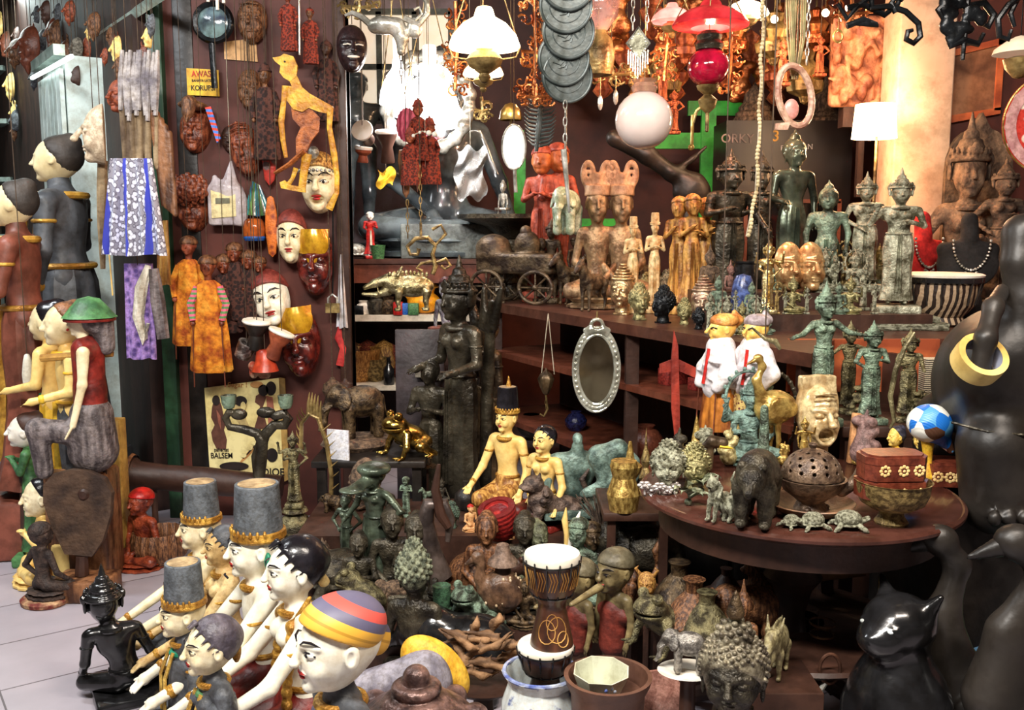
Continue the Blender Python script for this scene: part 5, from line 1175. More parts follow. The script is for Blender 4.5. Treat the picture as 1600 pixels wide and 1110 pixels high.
t = thing('yellow_toy','orange-yellow plastic toy duck on the upper white shelf','toy'); S = SDF(.03); S.e((0,0,.35),(.5,.32,.33),k=.1); S.chain([(.1,0,.5),(.15,0,.85)],[.16,.2]); S.c((-.3,0,.4),(-.55,0,.6),.15,.05); S.c((.3,0,.85),(.42,0,.82),.1,.03); S.build('body',M('orange_plastic',(240,170,40),(226,140,24),rough=.3,bump=.02),t); on(t,662,436,6.1,zs-.01)
t = tag(lathem('dark_bottle',[(0,0),(.18,0),(.2,.05),(.2,.55),(.08,.72),(.07,.95),(.09,1),(0,1)],black_gloss),'small dark bottle on the lower white shelf','bottle'); on(t,607,558,6.05,zs2-.005)
for px,yt,mt,lb in ((560,545,wood_gold,'heap-shaped brown basket on the lower white shelf'),(585,560,brass_old,'brass coil-rimmed bowl beside the dark bottle')):
 t = tag(lathem('bowl',[(0,0),(.3,0),(.6,.5),(.7,1),(.62,1),(.4,.3),(0,.15)],mt),lb,'bowl'); on(t,px,yt,6.2,zs2-.005)
for i in range(6):
 t = tag(lathem('brown_bundle',[(0,0),(.35,.03),(.45,.4),(.3,.8),(0,1)],[wood_brown,wood_gold,rc][i % 3],flute=.1,nf=7),'dim brown wrapped bundle standing on the lower white shelf','bundle','brown bundles on the lower white shelf'); on(t,548+i*13,530+(i*7) % 14,6.38,zs2-.005)
for px,yt,yb,mt,lb in ((520,590,622,stone_dark,'left of two round brown gourds hanging by the panel edge'),(540,592,618,wood_dark,'right of two round brown gourds hanging by the panel edge')):
 t = tag(lathem('gourd',[(0,0),(.35,.08),(.5,.35),(.42,.7),(.15,.88),(.1,1),(0,1)],mt),lb,'gourd'); PL(t,px,yt,yb,Y=4.88); hang(t,cord)
t = quad('wooden_elephant',bz_brown,'carved brown wooden elephant on a round base, on the low dark table','elephant',v=.012); lathem('round_base',[(0,-.2),(.6,-.2),(.68,-.12),(.6,-.02),(0,0)],stone_dark,t,36,sy=.8); on(t,556,598,4.38,ltz,rz=20,sx=.95)
t = quad('brass_frog',M('bright_brass',(226,196,110),(120,90,36),rough=.2,metal=.95,sc=6,bump=.1),'shiny brass frog looking up on the low dark table','frog',v=.014); on(t,636,640,4.22,ltz,rz=35)
t = tag(boxm('paper_card',(0,0,.5),(.4,.03,.5),paper,None),'white paper card leaning on the low dark table','card'); on(t,528,672,4.14,ltz,rz=-20);
t = facemask('stone_helmet',stone_dark,'grey round-topped carved head under the low dark table',nose=1,paint=0,v=.02); on(t,570,716,4.0,.34,rz=-40)
t = human('painted_bust',M('dusky_face',(170,110,96),(120,70,62),rough=.5),'cap',mh=M('plum_paint',(110,66,70),(70,40,46)),pose='bust',base=None,hs=1.25,label='painted bust with plum cap and pale floral chest behind the tall dark goddess',v=.014); t.children[0].data.materials[0] = M('floral',(190,196,200),(120,110,130),sc=16,rough=.7); PL(t,697,432,530,Y=5.35,rz=-20,sx=.8); boxm('stand',(0,0,-1.2),(.22,.16,1.25),wood_dark,t)
t.children[-1].scale.z = 1.0
q = t.location.z/t.scale[0]; t.children[-1].data.transform(Matrix.Diagonal((1,1,q/2.45,1))); t.children[-1].data.transform(Matrix.Translation((0,0,.05-q/2.45*.05)))
t = thing('dark_screen','dark purple-brown upright wooden screen with a red lower panel left of the tall dark goddess','screen'); q = at(656,515,4.85); t.location = (q.x,4.85,0)
boxm('frame',(0,0,q.z/2),(.125,.02,q.z/2),M('screen_dark',(66,56,58),(44,36,38),rough=.5),t,.004); boxm('red_panel',(.06,-.022,at(656,660,4.85).z),(.04,.008,.13),red_p,t); boxm('ledge',(.06,-.04,at(656,583,4.85).z),(.08,.03,.012),stone,t)
t = human('tall_goddess',bz_dark,'crown',fem=1,skirt=.5,aL='fwd',aR='fwd',base='tall',v=.008,w=1.05,label='tall dark bronze crowned goddess standing with one arm held forward, centre of the shop',hs=1.15); on(t,718,398,4.55,0,rz=-50)
S = SDF(.01); S.k = .02; S.chain([(.0,.14,.25),(.0,.16,.8),(.06,.14,1.12)],[.03,.03,.02]); [S.c((s*.06,.14,1.02),(s*.13,.14,1.2),.03,.01) for s in (-1,0,1)]; S.build('trident',bz_dark,t)
t = human('bronze_figure',bz_dark,'bun',fem=0,skirt=.6,aL='chest',aR='chest',base='tall',v=.012,label='slim dark bronze figure in the shadow left of the tall dark goddess'); on(t,672,560,4.6,0,rz=-20)
t = human('bronze_figure',bz_brown,'crown',skirt=.6,aL='fwd',aR='down',base='tall',v=.012,label='slim dark figure in shadow just right of the tall dark goddess'); on(t,762,470,4.95,0,rz=-60)
# ================= long shelf =================
SZ = 1.10
TIERS = ((1.10,3.45,4.02),(1.17,4.1,4.36),(1.24,4.44,4.68))
def shelf(t,px,yt,yb,rz=0,sx=1):
 Y = onz(px,yb,SZ).y
 if px < 1105: return PL(t,px,yt,Y=min(Y,5.6),Z=SZ,rz=rz,sx=sx)
 z,a,b = TIERS[0] if yb >= 512 else (TIERS[1] if yb >= 474 else TIERS[2])
 Y = max(a+.04,min(b-.04,onz(px,yb,z).y)); return PL(t,px,yt,Y=Y,Z=z,rz=rz,sx=sx)
rb = thing('stepped_riser','dark wooden stepped riser under the small figurines at the right of the long shelf','riser')
boxm('step',(1.33,4.23,1.135),(.47,.14,.035),wood_dark,rb); boxm('step',(1.36,4.56,1.17),(.5,.14,.07),wood_dark,rb)
def shY(t,px,yt,Y,rz=0,sx=1): return PL(t,px,yt,Y=Y,Z=SZ,rz=rz,sx=sx)
t = tag(lathem('metal_stand',[(0,0),(.35,0),(.3,.15),(.12,.3),(.1,.7),(.3,.86),(.62,.95),(.62,1),(0,1)],bz_dark,flute=.03,nf=8,seg=48),'dark metal pedestal stand at the left end of the long shelf','stand'); shY(t,798,335,6.0)
t = human('cherub_bust',silver,'curls',pose='bust',base=None,hs=1.2,v=.016,label='small silver cherub bust on the dark metal pedestal stand'); q = at(786,335,6.0); PL(t,786,281,Y=6.0,Z=q.z,rz=-30,sx=.7)
rw = M('rose_red_wood',(196,96,72),(128,52,40),rough=.5,sc=8,kind='wood',bump=.4)
for px,a,b,lb,rz in ((848,226,352,'rose-red carved wooden figure, left of the close pair',-15),(872,222,350,'rose-red carved wooden figure, right of the close pair',15)):
 t = human('wooden_figure',rw,'cap',mh=rw,mface=M('orange_wood_face',(214,130,70),(160,84,44)),skirt=.6,aL='chest',aR='chest',hs=1.35,label=lb,v=.013); shY(t,px,a,5.7,rz)
 t.location.z += 0
t = quad('celadon_elephant',M('celadon',(214,230,206),(150,170,140),rough=.2,sc=6,bump=.1,coat=.4),'small pale green glazed elephant hanging before the rose-red pair','elephant',v=.02); PL(t,884,292,368,Y=5.25,rz=70); hang(t,cord_w,r=.0015)
hgold = M('dull_gold_bronze',(184,156,118),(112,88,66),rough=.45,metal=.4,sc=8,bump=.3)
for px,lb in ((934,'seated figure with tall loop-horned crown, left of two'),(972,'seated figure with tall loop-horned crown, right of two')):
 t = human('crowned_figure',hgold,'horns',mh=M('crown_terracotta',(190,154,120),(136,102,76),rough=.5),pose='sit',aL='lap',aR='lap',label=lb,hs=1.25,v=.012); shY(t,px,250,5.3,0,.74)
iv = M('ivory',(238,220,170),(190,150,96),rough=.4,sc=8,bump=.3)
for px,a,b,lb in ((990,338,425,'slim ivory-coloured carved figure, left of two'),(1024,332,430,'slim ivory-coloured carved figure, right of two, nearest the golden group')):
 t = human('ivory_figure',iv,'fez',mh=iv,mo=iv,skirt=.4,aL='chest',aR='chest',hs=1.0,label=lb,v=.016); shY(t,px,a,4.95,0,.8)
for px,a,Y,lb,rz in ((1062,306,4.9,'golden wood figure, left in the group of three',-25),(1083,302,4.85,'golden wood figure, middle of the group of three',0),(1104,308,4.9,'golden wood figure, right in the group of three',20)):
 t = human('golden_wood_figure',wood_gold,'cap',mh=wood_gold,ms=wood_gold,skirt=1.3,aL='anjali',aR='chest',hs=1.3,label=lb,v=.014); shY(t,px,a,Y,rz,1.0)
t = PX('dark_carving','dark outstretched wooden bird carving behind the golden group','carving',1050,330,5.6,Z=None); S = SDF(.012); S.chain([t(964,222),t(1010,244),t(1048,272),t(1085,285)],[12*t.k,14*t.k,12*t.k,14*t.k],k=.03); S.chain([t(1048,272),t(1080,250),t(1100,232)],[7*t.k,4*t.k,3*t.k],k=.02); S.e(t(1080,300),(30*t.k,18*t.k,24*t.k),k=.04); S.c(t(1075,300),t(1070,428),12*t.k,20*t.k,k=.03); S.e(t(958,218),13*t.k,k=.02); S.build('carving',black_sat,t.root)
for px,a,Y,mt,hat,rz,sx,aL,aR,lb,fem in ((1143,232,4.85,bz_dark,'crown',10,1.25,'chest','side','broad dark crowned bronze deity, leftmost of the three tall standing bronzes',0),(1192,234,4.95,bz_dark,'crown',-10,.95,'chest','side','slim dark crowned bronze, middle of the three tall standing bronzes',1),(1243,198,4.8,M('bronze_greenish_smooth',(110,122,104),(50,56,48),rough=.25,metal=.6,sc=5,bump=.1),'ushnisha',12,1.0,'fwd','down','tallest smooth green-brown standing bronze with pointed hair knot',0)):
 t = human('standing_bronze',mt,hat,skirt=.3,fem=fem,aL=aL,aR=aR,v=.009,hs=1.15,label=lb,w=1.1); shY(t,px,a,Y,rz,sx)
t = human('bronze_bust',bz_green,'ushnisha',aL='down',aR='down',skirt=.3,hs=1.2,v=.01,w=1.15,label='smaller green bronze with needle-pointed hair, right of the tallest bronze'); shY(t,1296,281,4.6,-20,1.1)
for px,a,yb,lb,aL,aR,rz in ((1356,268,478,'pale green bronze goddess with hands at her waist, left of the two','lap','chest',-15),(1410,262,500,'tallest pale green bronze goddess with raised hand, on stepped pedestal',((.17,-.03,.68),(.14,-.1,.80)),'chest',-12)):
 t = human('bronze_goddess',bz_pale,'crown',mh=bz_pale,fem=1,skirt=.35,aL=aL,aR=aR,v=.008,hs=1.2,w=1.3,label=lb); PL(t,px,a,Y=4.25 if px > 1380 else 4.56,Z=1.16 if px > 1380 else 1.24,rz=rz,sx=1.1)
t = thing('stepped_pedestal','pale green-grey stepped stone pedestal below the tallest goddess','pedestal'); boxm('step',(0,0,.25),(1,.5,.25),bz_pale,t,.03); boxm('step',(0,0,.7),(.8,.42,.2),bz_pale,t,.03); t['label'] = 'pale green-grey stepped stone pedestal below the tallest goddess'
t.location = (at(1400,500,4.2).x+.02,4.2,SZ); t.scale = (.17,.22,.0665)
bzg = bz_pale
pg_ = M('pale_gold_metal',(236,206,156),(170,140,100),rough=.25,metal=.8,sc=8,bump=.2); gg = M('green_gold_metal',(186,178,128),(108,104,70),rough=.35,metal=.6,sc=8,bump=.3)
heads = [(973,412,492,pg_,'rings','shiny pale gold head with ringed tall topknot, leftmost of the front row of heads',-25),(1000,440,500,gg,'curls','dull green-gold head, second in the front row of heads',10),(1036,444,505,iron,'curls','black head in the front row of heads, facing left',-60),(1070,464,507,gg,'curls','small olive head right of the black head',-20),(1100,430,508,M('rosy_gold',(214,190,160),(150,112,96),rough=.28,metal=.7,sc=8,bump=.2),'rings','large pinkish-gold head with ringed hair, right end of the front row',-15),
(1012,424,478,gg,'curls','green-gold head behind the dull green-gold one',0),(1044,420,474,bz_pale,'curls','pale green curly head behind the black head',15),(1072,432,482,gg,'curls','olive head behind the small olive head',-10),(1093,479,515,iron,'curls','tiny dark head at the shelf edge below the large pinkish-gold head',20)]
for px,a,b,mt,hat,lb,rz in heads:
 t = buddha_head('buddha_head',mt,lb,hat,v=.022,cat='head'); shelf(t,px,a,b,rz,.95)
car = M('dark_bronze_carriage',(112,96,74),(52,40,32),rough=.45,metal=.4,sc=8,bump=.3)
t = thing('toy_carriage','dark metal toy carriage with spoked wheels behind the row of horses','carriage')
S = SDF(.02); S.b((0,0,.55),(.5,.2,.14),.05); S.e((-.35,0,.75),(.22,.2,.2),k=.1); S.c((.3,0,.5),(.85,0,.4),.04,.03); S.e((.1,0,.8),(.16,.12,.2),k=.05); S.build('body',car,t); S = SDF(.02); S.e((.08,0,.98),(.07,.07,.09)); S.c((.08,0,.75),(.08,0,.92),.1,.07); S.build('driver',car,t)
for x in (-.32,.32):
 for y in (-.25,.25):
  m = MB(); m.torus((x,y,.24),.21,.025,24,'y'); [m.tube([(x,y,.24),(x+.2*math.cos(q*PI/4),y,.24+.2*math.sin(q*PI/4))],.013,5) for q in range(8)]; m.ball((x,y,.24),.04,8,6); m.build('wheel',car,t)
shelf(t,812,352,473,-26,1.15)
for px,a,b,lb,rz in ((868,400,470,'dark bronze horse nearest the carriage',60),(892,392,476,'dark bronze horse, second from the carriage',40),(925,402,486,'dark bronze horse, third from the carriage, front',50),(945,388,470,'dark bronze horse at the right of the team, head raised',30),(1006,388,440,'dark horse head and shoulders behind the gold heads',40)):
 t = quad('bronze_horse',car,lb,'horse',v=.016); shelf(t,px,a,b,rz,.95)
for px,a,b,lb in ((898,370,440,'dark bronze rider on the far side of the horse team'),(846,372,445,'dark bronze standing figure behind the carriage wheel'),(950,372,430,'dark bronze figure behind the horse with raised head')):
 t = human('bronze_rider',car,'cap',skirt=.4,hs=1.2,v=.02,label=lb); shelf(t,px,a,b,30)
for i,(px,a,b) in enumerate(((770,420,462),(785,432,470),(862,340,420))):
 t = human('bronze_figurine',car,'crown',skirt=.5,hs=1.2,v=.02,label=['small dark figurine at the left tip of the long shelf','small dark figurine just in front of the carriage','dark figurine standing below the rose-red pair'][i]); shelf(t,px,a,b,-20)
protos = [human('brass_figurine',m_,h,pose=p,fem=f,skirt=.5,aL=al,aR=ar,hs=1.25,v=.02,label='x',arms=n,aura=au) for m_,h,p,f,al,ar,n,au in ((bz_pale,'crown','stand',1,'fwd','hip',2,0),(gg,'crown','sit',0,'lap','chest',4,0),(bz_green,'ushnisha','sit',0,'lap','lap',2,0),(brass_old,'crown','stand',0,'up','hip',4,1),(bz_pale,'crown','sit',0,'anjali','anjali',4,1))]
sw = [(1110,455,512,0),(1124,430,500,2),(1137,462,514,4),(1127,480,522,1),(1150,452,510,0),(1160,470,520,1),(1175,440,505,2),(1183,462,515,4),(1215,440,500,3),(1228,452,508,0),(1240,430,490,1),(1196,478,520,2),(1290,386,460,4),(1306,396,470,0),(1322,375,455,3),(1338,388,462,4),(1352,412,480,0),(1330,430,492,1),(1312,440,497,2),(1368,440,495,0),(1284,410,472,3),(1375,380,450,1),(1345,362,430,2),(1262,448,500,0),(1206,414,470,2)]
desc = ['slender standing','four-armed seated','pointed-hair seated','haloed standing many-armed','haloed seated praying']
wh = {1110: 'touching the large pinkish-gold head',1124: 'behind the bird-masked puppets, left',1137: 'above the first yellow puppet head',1127: 'lowest above the first yellow puppet head',1150: 'between the two yellow puppet heads',1160: 'just over the second yellow puppet head',1175: 'with bluish patina beside the white-gold goddess',1183: 'right above the second yellow puppet head',1215: 'under the long bow-shaped arm',1228: 'left of the gilt half-faces',1240: 'in front of the gilt half-faces',1196: 'directly below the white-gold goddess',1290: 'right of the gilt half-faces, front',1306: 'third right of the gilt half-faces',1322: 'below the green needle-haired bronze',1338: 'at the foot of the left goddess',1352: 'touching the left goddess skirt',1330: 'low in front of the left goddess',1312: 'low behind the raised-hand green bronze',1368: 'beside the red necklace stand',1284: 'nearest the gilt half-faces',1375: 'between the two pale goddesses',1345: 'behind the left goddess elbow',1262: 'beneath the gilt half-faces',1206: 'behind the long bow-shaped arm'}
used = set()
for px,a,b,k in sw:
 t = protos[k] if k not in used else dup(protos[k]); used.add(k)
 t['label'] = 'small %s metal figurine %s' % (desc[k],wh[px]); t['group'] = 'small metal figurines on the long shelf'; shelf(t,px,a,b,(px*37) % 60-30)
t = human('gilt_goddess',M('white_gold',(250,236,180),(196,160,90),rough=.2,metal=.85,sc=9,bump=.3),'crown',fem=1,arms=4,aL='fwd',aR='hip',skirt=.5,hs=1.2,v=.013,label='bright white-gold many-armed goddess standing above the other small figurines'); shelf(t,1202,374,500,0,1.1)
tn = M('gilt_tan',(232,196,140),(180,130,84),rough=.28,metal=.5,sc=6,bump=.05)
for px,lb in ((1234,'gilt tan half-face mask, left of two'),(1268,'gilt tan half-face mask, right of two')):
 t = facemask('gilt_mask',tn,lb,nose=1.3,paint=0,wrinkle=1,v=.018,wide=.85); shelf(t,px,378,468,8,.95)
t = PX('bow_arm_figure','crouching bronze beast with a long curved bow-like neck across the gilt faces','figurine',1260,495,4.0,Z=SZ)
S = SDF(.006); S.k = .015; S.chain([t(1208,424,-6),t(1235,438,-6),t(1262,448,-4),t(1284,452,0)],[2*t.k,6*t.k,8*t.k,9*t.k]); S.e(t(1262,488),(32*t.k,10*t.k,13*t.k)); S.chain([t(1284,455),t(1290,476)],[9*t.k,12*t.k])
for x in (1238,1255,1280,1292): S.c(t(x,492,-6 if x % 2 else 6),t(x-3,516,-6 if x % 2 else 6),6*t.k,4*t.k)
S.build('body',bz_olive,t.root); t.root.location.z = SZ-t(0,520)[2]
t = human('stone_peak',M('mauve_stone',(150,112,100),(100,70,66),rough=.6,bump=.4),'spire',pose='bust',base='plinth',hs=1.3,v=.02,label='mauve-brown pointed stone bust behind the small figurines'); shelf(t,1142,405,470,20)
t = human('stone_peak',stone_dark,'spire',pose='bust',base='plinth',hs=1.2,v=.02,label='tall thin-pointed brown stone bust at the right of the golden group'); shelf(t,1110,378,470,0)
t = tag(lathem('blue_bottle',[(0,0),(.3,0),(.34,.2),(.3,.7),(.2,.95),(0,1)],M('blue_glaze',(90,110,170),(50,60,100),rough=.2,bump=.05)),'small blue glazed bottle among the small figurines','bottle'); shelf(t,1162,428,480)
t = tag(lathem('black_jar',[(0,0),(.38,0),(.4,.5),(.36,.9),(.42,.94),(.42,1),(0,1)],black_gloss),'black jar with copper rim behind the blue bottle','jar'); shelf(t,1165,408,462)
def bust(px,a,b,mt,lb,Y,rz=0):
 t = thing('necklace_stand',lb,'display stand'); S = SDF(.015); S.k = .06
 S.chain([(0,0,.95),(0,-.03,.75)],[.09,.1]); S.e((0,-.02,.45),(.34,.1,.28)); S.c((-.26,0,.62),(.26,0,.62),.08); S.half((0,.1,.4),(0,1,0)); S.c((0,.02,.3),(0,.02,.0),.1,.2,k=.05); S.build('bust',mt,t)
 m = MB()
 for i in range(25):
  q = PI*i/24; m.ball((.2*math.cos(q),-.13-.02*math.sin(q),.72-.33*math.sin(q)),.013 if i % 2 else .018,8,6)
 for i in range(5): m.ball((-.06+.03*i,-.155,.36-.02*(2-abs(i-2))),.018,8,6)
 m.ball((0,-.16,.29),.03,10,8); m.build('necklace',silver,t); return PL(t,px,a,Y=Y,Z=SZ,rz=rz)
velvet = M('red_velvet',(206,40,36),(150,20,22),rough=.8,bump=.1); velb = M('black_velvet',(36,34,34),(24,22,22),rough=.9,bump=.1)
bust(1442,330,0,velvet,'red velvet necklace stand with a silver necklace',4.75,20); bust(1516,332,0,velb,'black velvet necklace stand with a silver pendant necklace',4.55,-8)
t = PX('carved_drum','wide hand drum with white skin and black and white carved side panels','drum',1470,490,4.35)
t.lathe('shell',[(30,-62),(40,-58),(34,-48),(50,-30),(56,-8),(57,14),(0,14)],M('carved_panel',(176,152,124),(44,32,27),rough=.5,sc=11,kind='bandsx',bump=.3,th=(.45,.55)),1468,480,seg=48); t.lathe('skin',[(57,12),(61,14),(62,17),(57,19),(0,20)],skin_h,1468,480,seg=48); t.lathe('rim',[(58,4),(61,6),(61,13),(57,12)],black_gloss,1468,480,seg=48,close=False)
m = MB(); [m.tube([t(1468+61*math.cos(i*PI/8),467,61*math.sin(i*PI/8)),t(1468+52*math.cos(i*PI/8),508,52*math.sin(i*PI/8))],1.6*t.k,5) for i in range(16)]; m.build('rope',black_sat,t.root)
t.root.location.z = SZ+62*t.k-(t(0,480)[2])
sc_ = (SZ*0+1)
t = tag(boxm('striped_box',(0,0,.5),(.5,.3,.5),M('zigzag_fabric',(206,196,170),(50,40,36),kind='bands',sc=8,th=(.45,.55))),'black and cream patterned box beside the orange-brown crate','box'); PL(t,1462,560,Y=3.62,Z=.85,sx=.5)
t = tag(boxm('wood_block',(0,0,.5),(.8,.5,.5),M('pinkish_board',(196,120,96),(150,80,60))),'flat pinkish wooden board on the shelf behind the left goddess','board'); shY(t,1374,448,4.75)
for px,a,Y,lb,sx,pose in ((1520,175,5.0,'large brown stone seated deity before an arched back slab in the right niche',.8,'sit'),(1574,245,4.85,'smaller brown stone standing deity at the right edge of the niche',1.1,'stand')):
 t = human('stone_deity',stone_dark,'crown',pose=pose,aL='hip',aR='chest',fem=1,skirt=.4,hs=1.2,v=.013,label=lb,w=1.05); shY(t,px,a,Y,-10,sx)
t = PX('arched_slab','pointed arched brown stone slab behind the large stone deity','slab',1522,400,5.2,Z=None); pts = [(1470,470),(1470,260)]+[(1522-52*math.cos(i*PI/12),260-70*math.sin(i*PI/12)**.8) for i in range(1,6)]+[(1522,168)]+[(1522+52*math.cos((6-i)*PI/12),260-70*math.sin((6-i)*PI/12)**.8) for i in range(1,6)]+[(1574,260),(1574,470)]
t.poly('slab',pts,stone_dark,0,14); t.root.location.z = SZ-t(0,470)[2]
t = PX('picture_frame','framed picture with an orange-lit wooden frame on the far right niche wall','picture',1525,115,5.24);
for x0,y0,x1,y1 in ((1480,80,1490,192),(1562,60,1572,170)): t.poly('frame_bar',[(x0,y0),(x1,y0),(x1,y1),(x0,y1)],wood_orange,-4,6)
t.poly('frame_bar',[(1480,180),(1572,165),(1572,175),(1480,192)],wood_orange,-4,6); t.poly('frame_bar',[(1480,80),(1572,58),(1572,68),(1480,90)],wood_orange,-4,6); t.poly('picture',[(1489,86),(1563,66),(1563,170),(1489,182)],M('dim_picture',(150,104,74),(92,60,44),rough=.3,sc=5,bump=0),0,2)
t.root.location.y = 5.285
def lowers(t,px,yt,Z,inset,rz=0,sx=1):
 d = ray(px,yt); A_ = shelfA; n = sn; tt = (Vector((A_.x,A_.y,0))+n*inset).dot(n)/d.dot(n); Y = d.y*tt
 return PL(t,px,yt,Y=Y,Z=Z,rz=rz,sx=sx)
pot_p = [(0,0),(.3,0),(.5,.25),(.52,.5),(.35,.75),(.22,.82),(.26,.92),(0,.95),(0,1)]
for px,yt,z,mt,lb in ((992,582,.815,M('clay_pot',(132,70,48),(84,42,30),rough=.45),'round brown clay teapot on the upper lower-shelf under the counter'),(830,560,.815,bz_dark,'dim dark urn under the counter, left of the hanging incense burner'),(880,560,.815,bz_brown,'dim brown urn under the counter, between burner and glass mirror'),(900,640,.435,M('navy_glass',(40,44,90),(20,22,50),rough=.2),'dark blue ball-shaped jar under the oval glass mirror'),(1010,660,.435,wood_red,'squat red-brown pot on the lowest shelf under the counter'),(830,690,.435,bz_dark,'dark jar low under the counter behind the painted couple')):
 t = tag(lathem('pot',pot_p,mt),lb,'pot'); lowers(t,px,yt,z,.2)
for px,yt,w,lb in ((1052,575,.8,'dim red wooden box under the counter'),(1090,590,.6,'dim pinkish box right of the red wooden box under the counter')):
 t = tag(boxm('wooden_box',(0,0,.5),(w,.5,.5),M('dim_red',(170,60,50),(110,36,32)),None,.03),lb,'box'); lowers(t,px,yt,.815,.22,30)
def edgeY(px,py,off=.03):
 d = ray(px,py); n = sn; tt = (Vector((shelfA.x,shelfA.y,0))-n*off).dot(n)/d.dot(n); return d.y*tt
Ye = edgeY(932,575,.14); t = PX('glass_mirror','oval mirror with a thick clear glass scalloped frame hanging under the shelf edge','mirror',932,575,Ye)
t.lathe('mirror',[(0,0),(27,0),(27,2),(0,2)],M('dim_mirror',(120,110,90),(70,60,46),rough=.1,metal=.6,sc=2,bump=0),932,578,2,rot=(PI/2,0,0),sy=1.9,seg=48)
gf_ = M('frame_glass',(226,230,216),(150,150,136),rough=.1,metal=.5,sc=8,bump=.2)
m = MB(); m.torus(t(932,578),30*t.k,3.2*t.k,48,'y',(1,1.85)); m.build('inner_rim',gf_,t.root); m = MB(); m.torus(t(932,578),36*t.k,2.4*t.k,48,'y',(1,1.85)); m.build('outer_rim',gf_,t.root)
S = SDF(.004); [S.e(t(932+33*math.cos(i*PI/20),578+61*math.sin(i*PI/20)),4.2*t.k,k=.003) for i in range(40)]; S.t(t(932,508),9*t.k,3*t.k,ax=1); [S.e(t(932+s*14,516),(8*t.k,3*t.k,5*t.k)) for s in (-1,1)]; S.build('scalloped_glass',gf_,t.root); t.tube('hook',[(932,500),(932,486)],1.2,brass_old)
Ye = edgeY(853,590); t = PX('incense_burner','hanging brass incense burner on three thin cords under the shelf edge','burner',853,590,Ye); [t.tube('cord',[(856,490),(856+s*10,585)],.8,cord_w,seg=5) for s in (-1,1)]
t.lathe('bowl',[(0,-22),(4,-20),(9,-8),(12,4),(8,12),(3,16),(0,22)],MATS['bronze_brown'],853,596,flute=.1,nf=6); t.tube('hook',[(853,618),(856,640),(850,652),(844,648)],1.6,brass_old); chain_part(t.root,t(853,0)[0],0,t(0,640)[2],t(0,612)[2],brass_old,.008)
Ye = edgeY(1060,600,.06); t = PX('red_wall_carving','thin red cross-shaped wooden carving with spear tip in front of the counter','carving',1058,600,Ye)
t.poly('upright',[(1051,516),(1058,540),(1062,620),(1064,676),(1056,684),(1050,640),(1048,560)],M('dull_red_wood',(176,64,48),(120,40,32),rough=.5,kind='wood',bump=.2),-2,6); t.poly('crossbar',[(1031,570),(1056,560),(1098,580),(1098,596),(1060,580),(1031,584)],MATS['dull_red_wood'],4,5); t.tube('rod',[(1056,684),(1056,684+560)],2,wood_dark)
# ================= round table goods =================
def tab(t,px,yt,yb,rz=0,sx=1): return PL(t,px,yt,yb,Z=TZ,rz=rz,sx=sx)
def tabY(t,px,yt,Y,rz=0,sx=1): return PL(t,px,yt,Y=Y,Z=TZ,rz=rz,sx=sx)
for px,a,Y,lb,aL,aR,rz,sx,mt,fem in ((1292,438,3.32,'verdigris bronze figure with both arms stretched outwards, left of the bench trio','out','out',15,1.0,bz_green,1),(1366,500,3.36,'verdigris bronze seated musician in the middle of the bench trio','play','chest',5,1.2,bz_green,0),(1424,512,3.4,'darker green bronze musician with crown, right of the bench trio','chest','fwd',-10,1.15,bz_olive,0)):
 t = human('bronze_musician',mt,'crown',fem=fem,skirt=.6,sash=1,aL=aL,aR=aR,hs=1.25,v=.008,label=lb,w=1.1); PL(t,px,a,Y=Y,Z=.85,rz=rz,sx=sx)
t = PX('bronze_bow','curved bronze bow leaning in front of the darker green musician','bow',1400,640,3.25); t.tube('bow',[(1422,560),(1408,585),(1396,620),(1390,660),(1398,700),(1392,712)],[2,4,4.5,4,3,2],bz_olive); t.root.location.z = .85-t(0,714)[2]
t = human('bronze_rider_pair',bz_olive,'crown',skirt=.5,aL='out',aR='up',hs=1.2,v=.013,label='small olive bronze figure holding a ball-topped staff behind the green trio'); PL(t,1330,500,Y=3.56,Z=.85,rz=0,sx=1.1); MB().ball((.24,-.08,1.02),.05,10,8).tube([(.23,-.09,.95),(.23,-.09,.02)],.012,6).build('staff',bz_green,t)
for px,a,rz,lb in ((1350,600,0,'green bronze foliage ornament between the open-mouthed head and the trio'),(1440,610,10,'bronze foliage ornament behind the painted ball')):
 t = thing('foliage_ornament',lb,'ornament'); S = SDF(.025); [S.e((.3*math.cos(i*2.4)*((i % 5)/5+.2),.1*math.sin(i*1.7),.1+.035*i),(.12,.08,.07),k=.04) for i in range(24)]; S.build('foliage',bz_olive,t); PL(t,px,a,Y=3.38,Z=.85,rz=rz)
sh_w = M('white_satin',(244,240,240),(206,200,206),rough=.6,sc=5,bump=.2); bat2 = M('maroon_gold_batik',(226,196,120),(104,40,44),rough=.8,sc=30,kind='cells',bump=.2,th=(.25,.4)); ymask = M('yellow_mask',(250,206,112),(226,160,60),rough=.35,sc=4,bump=.03)
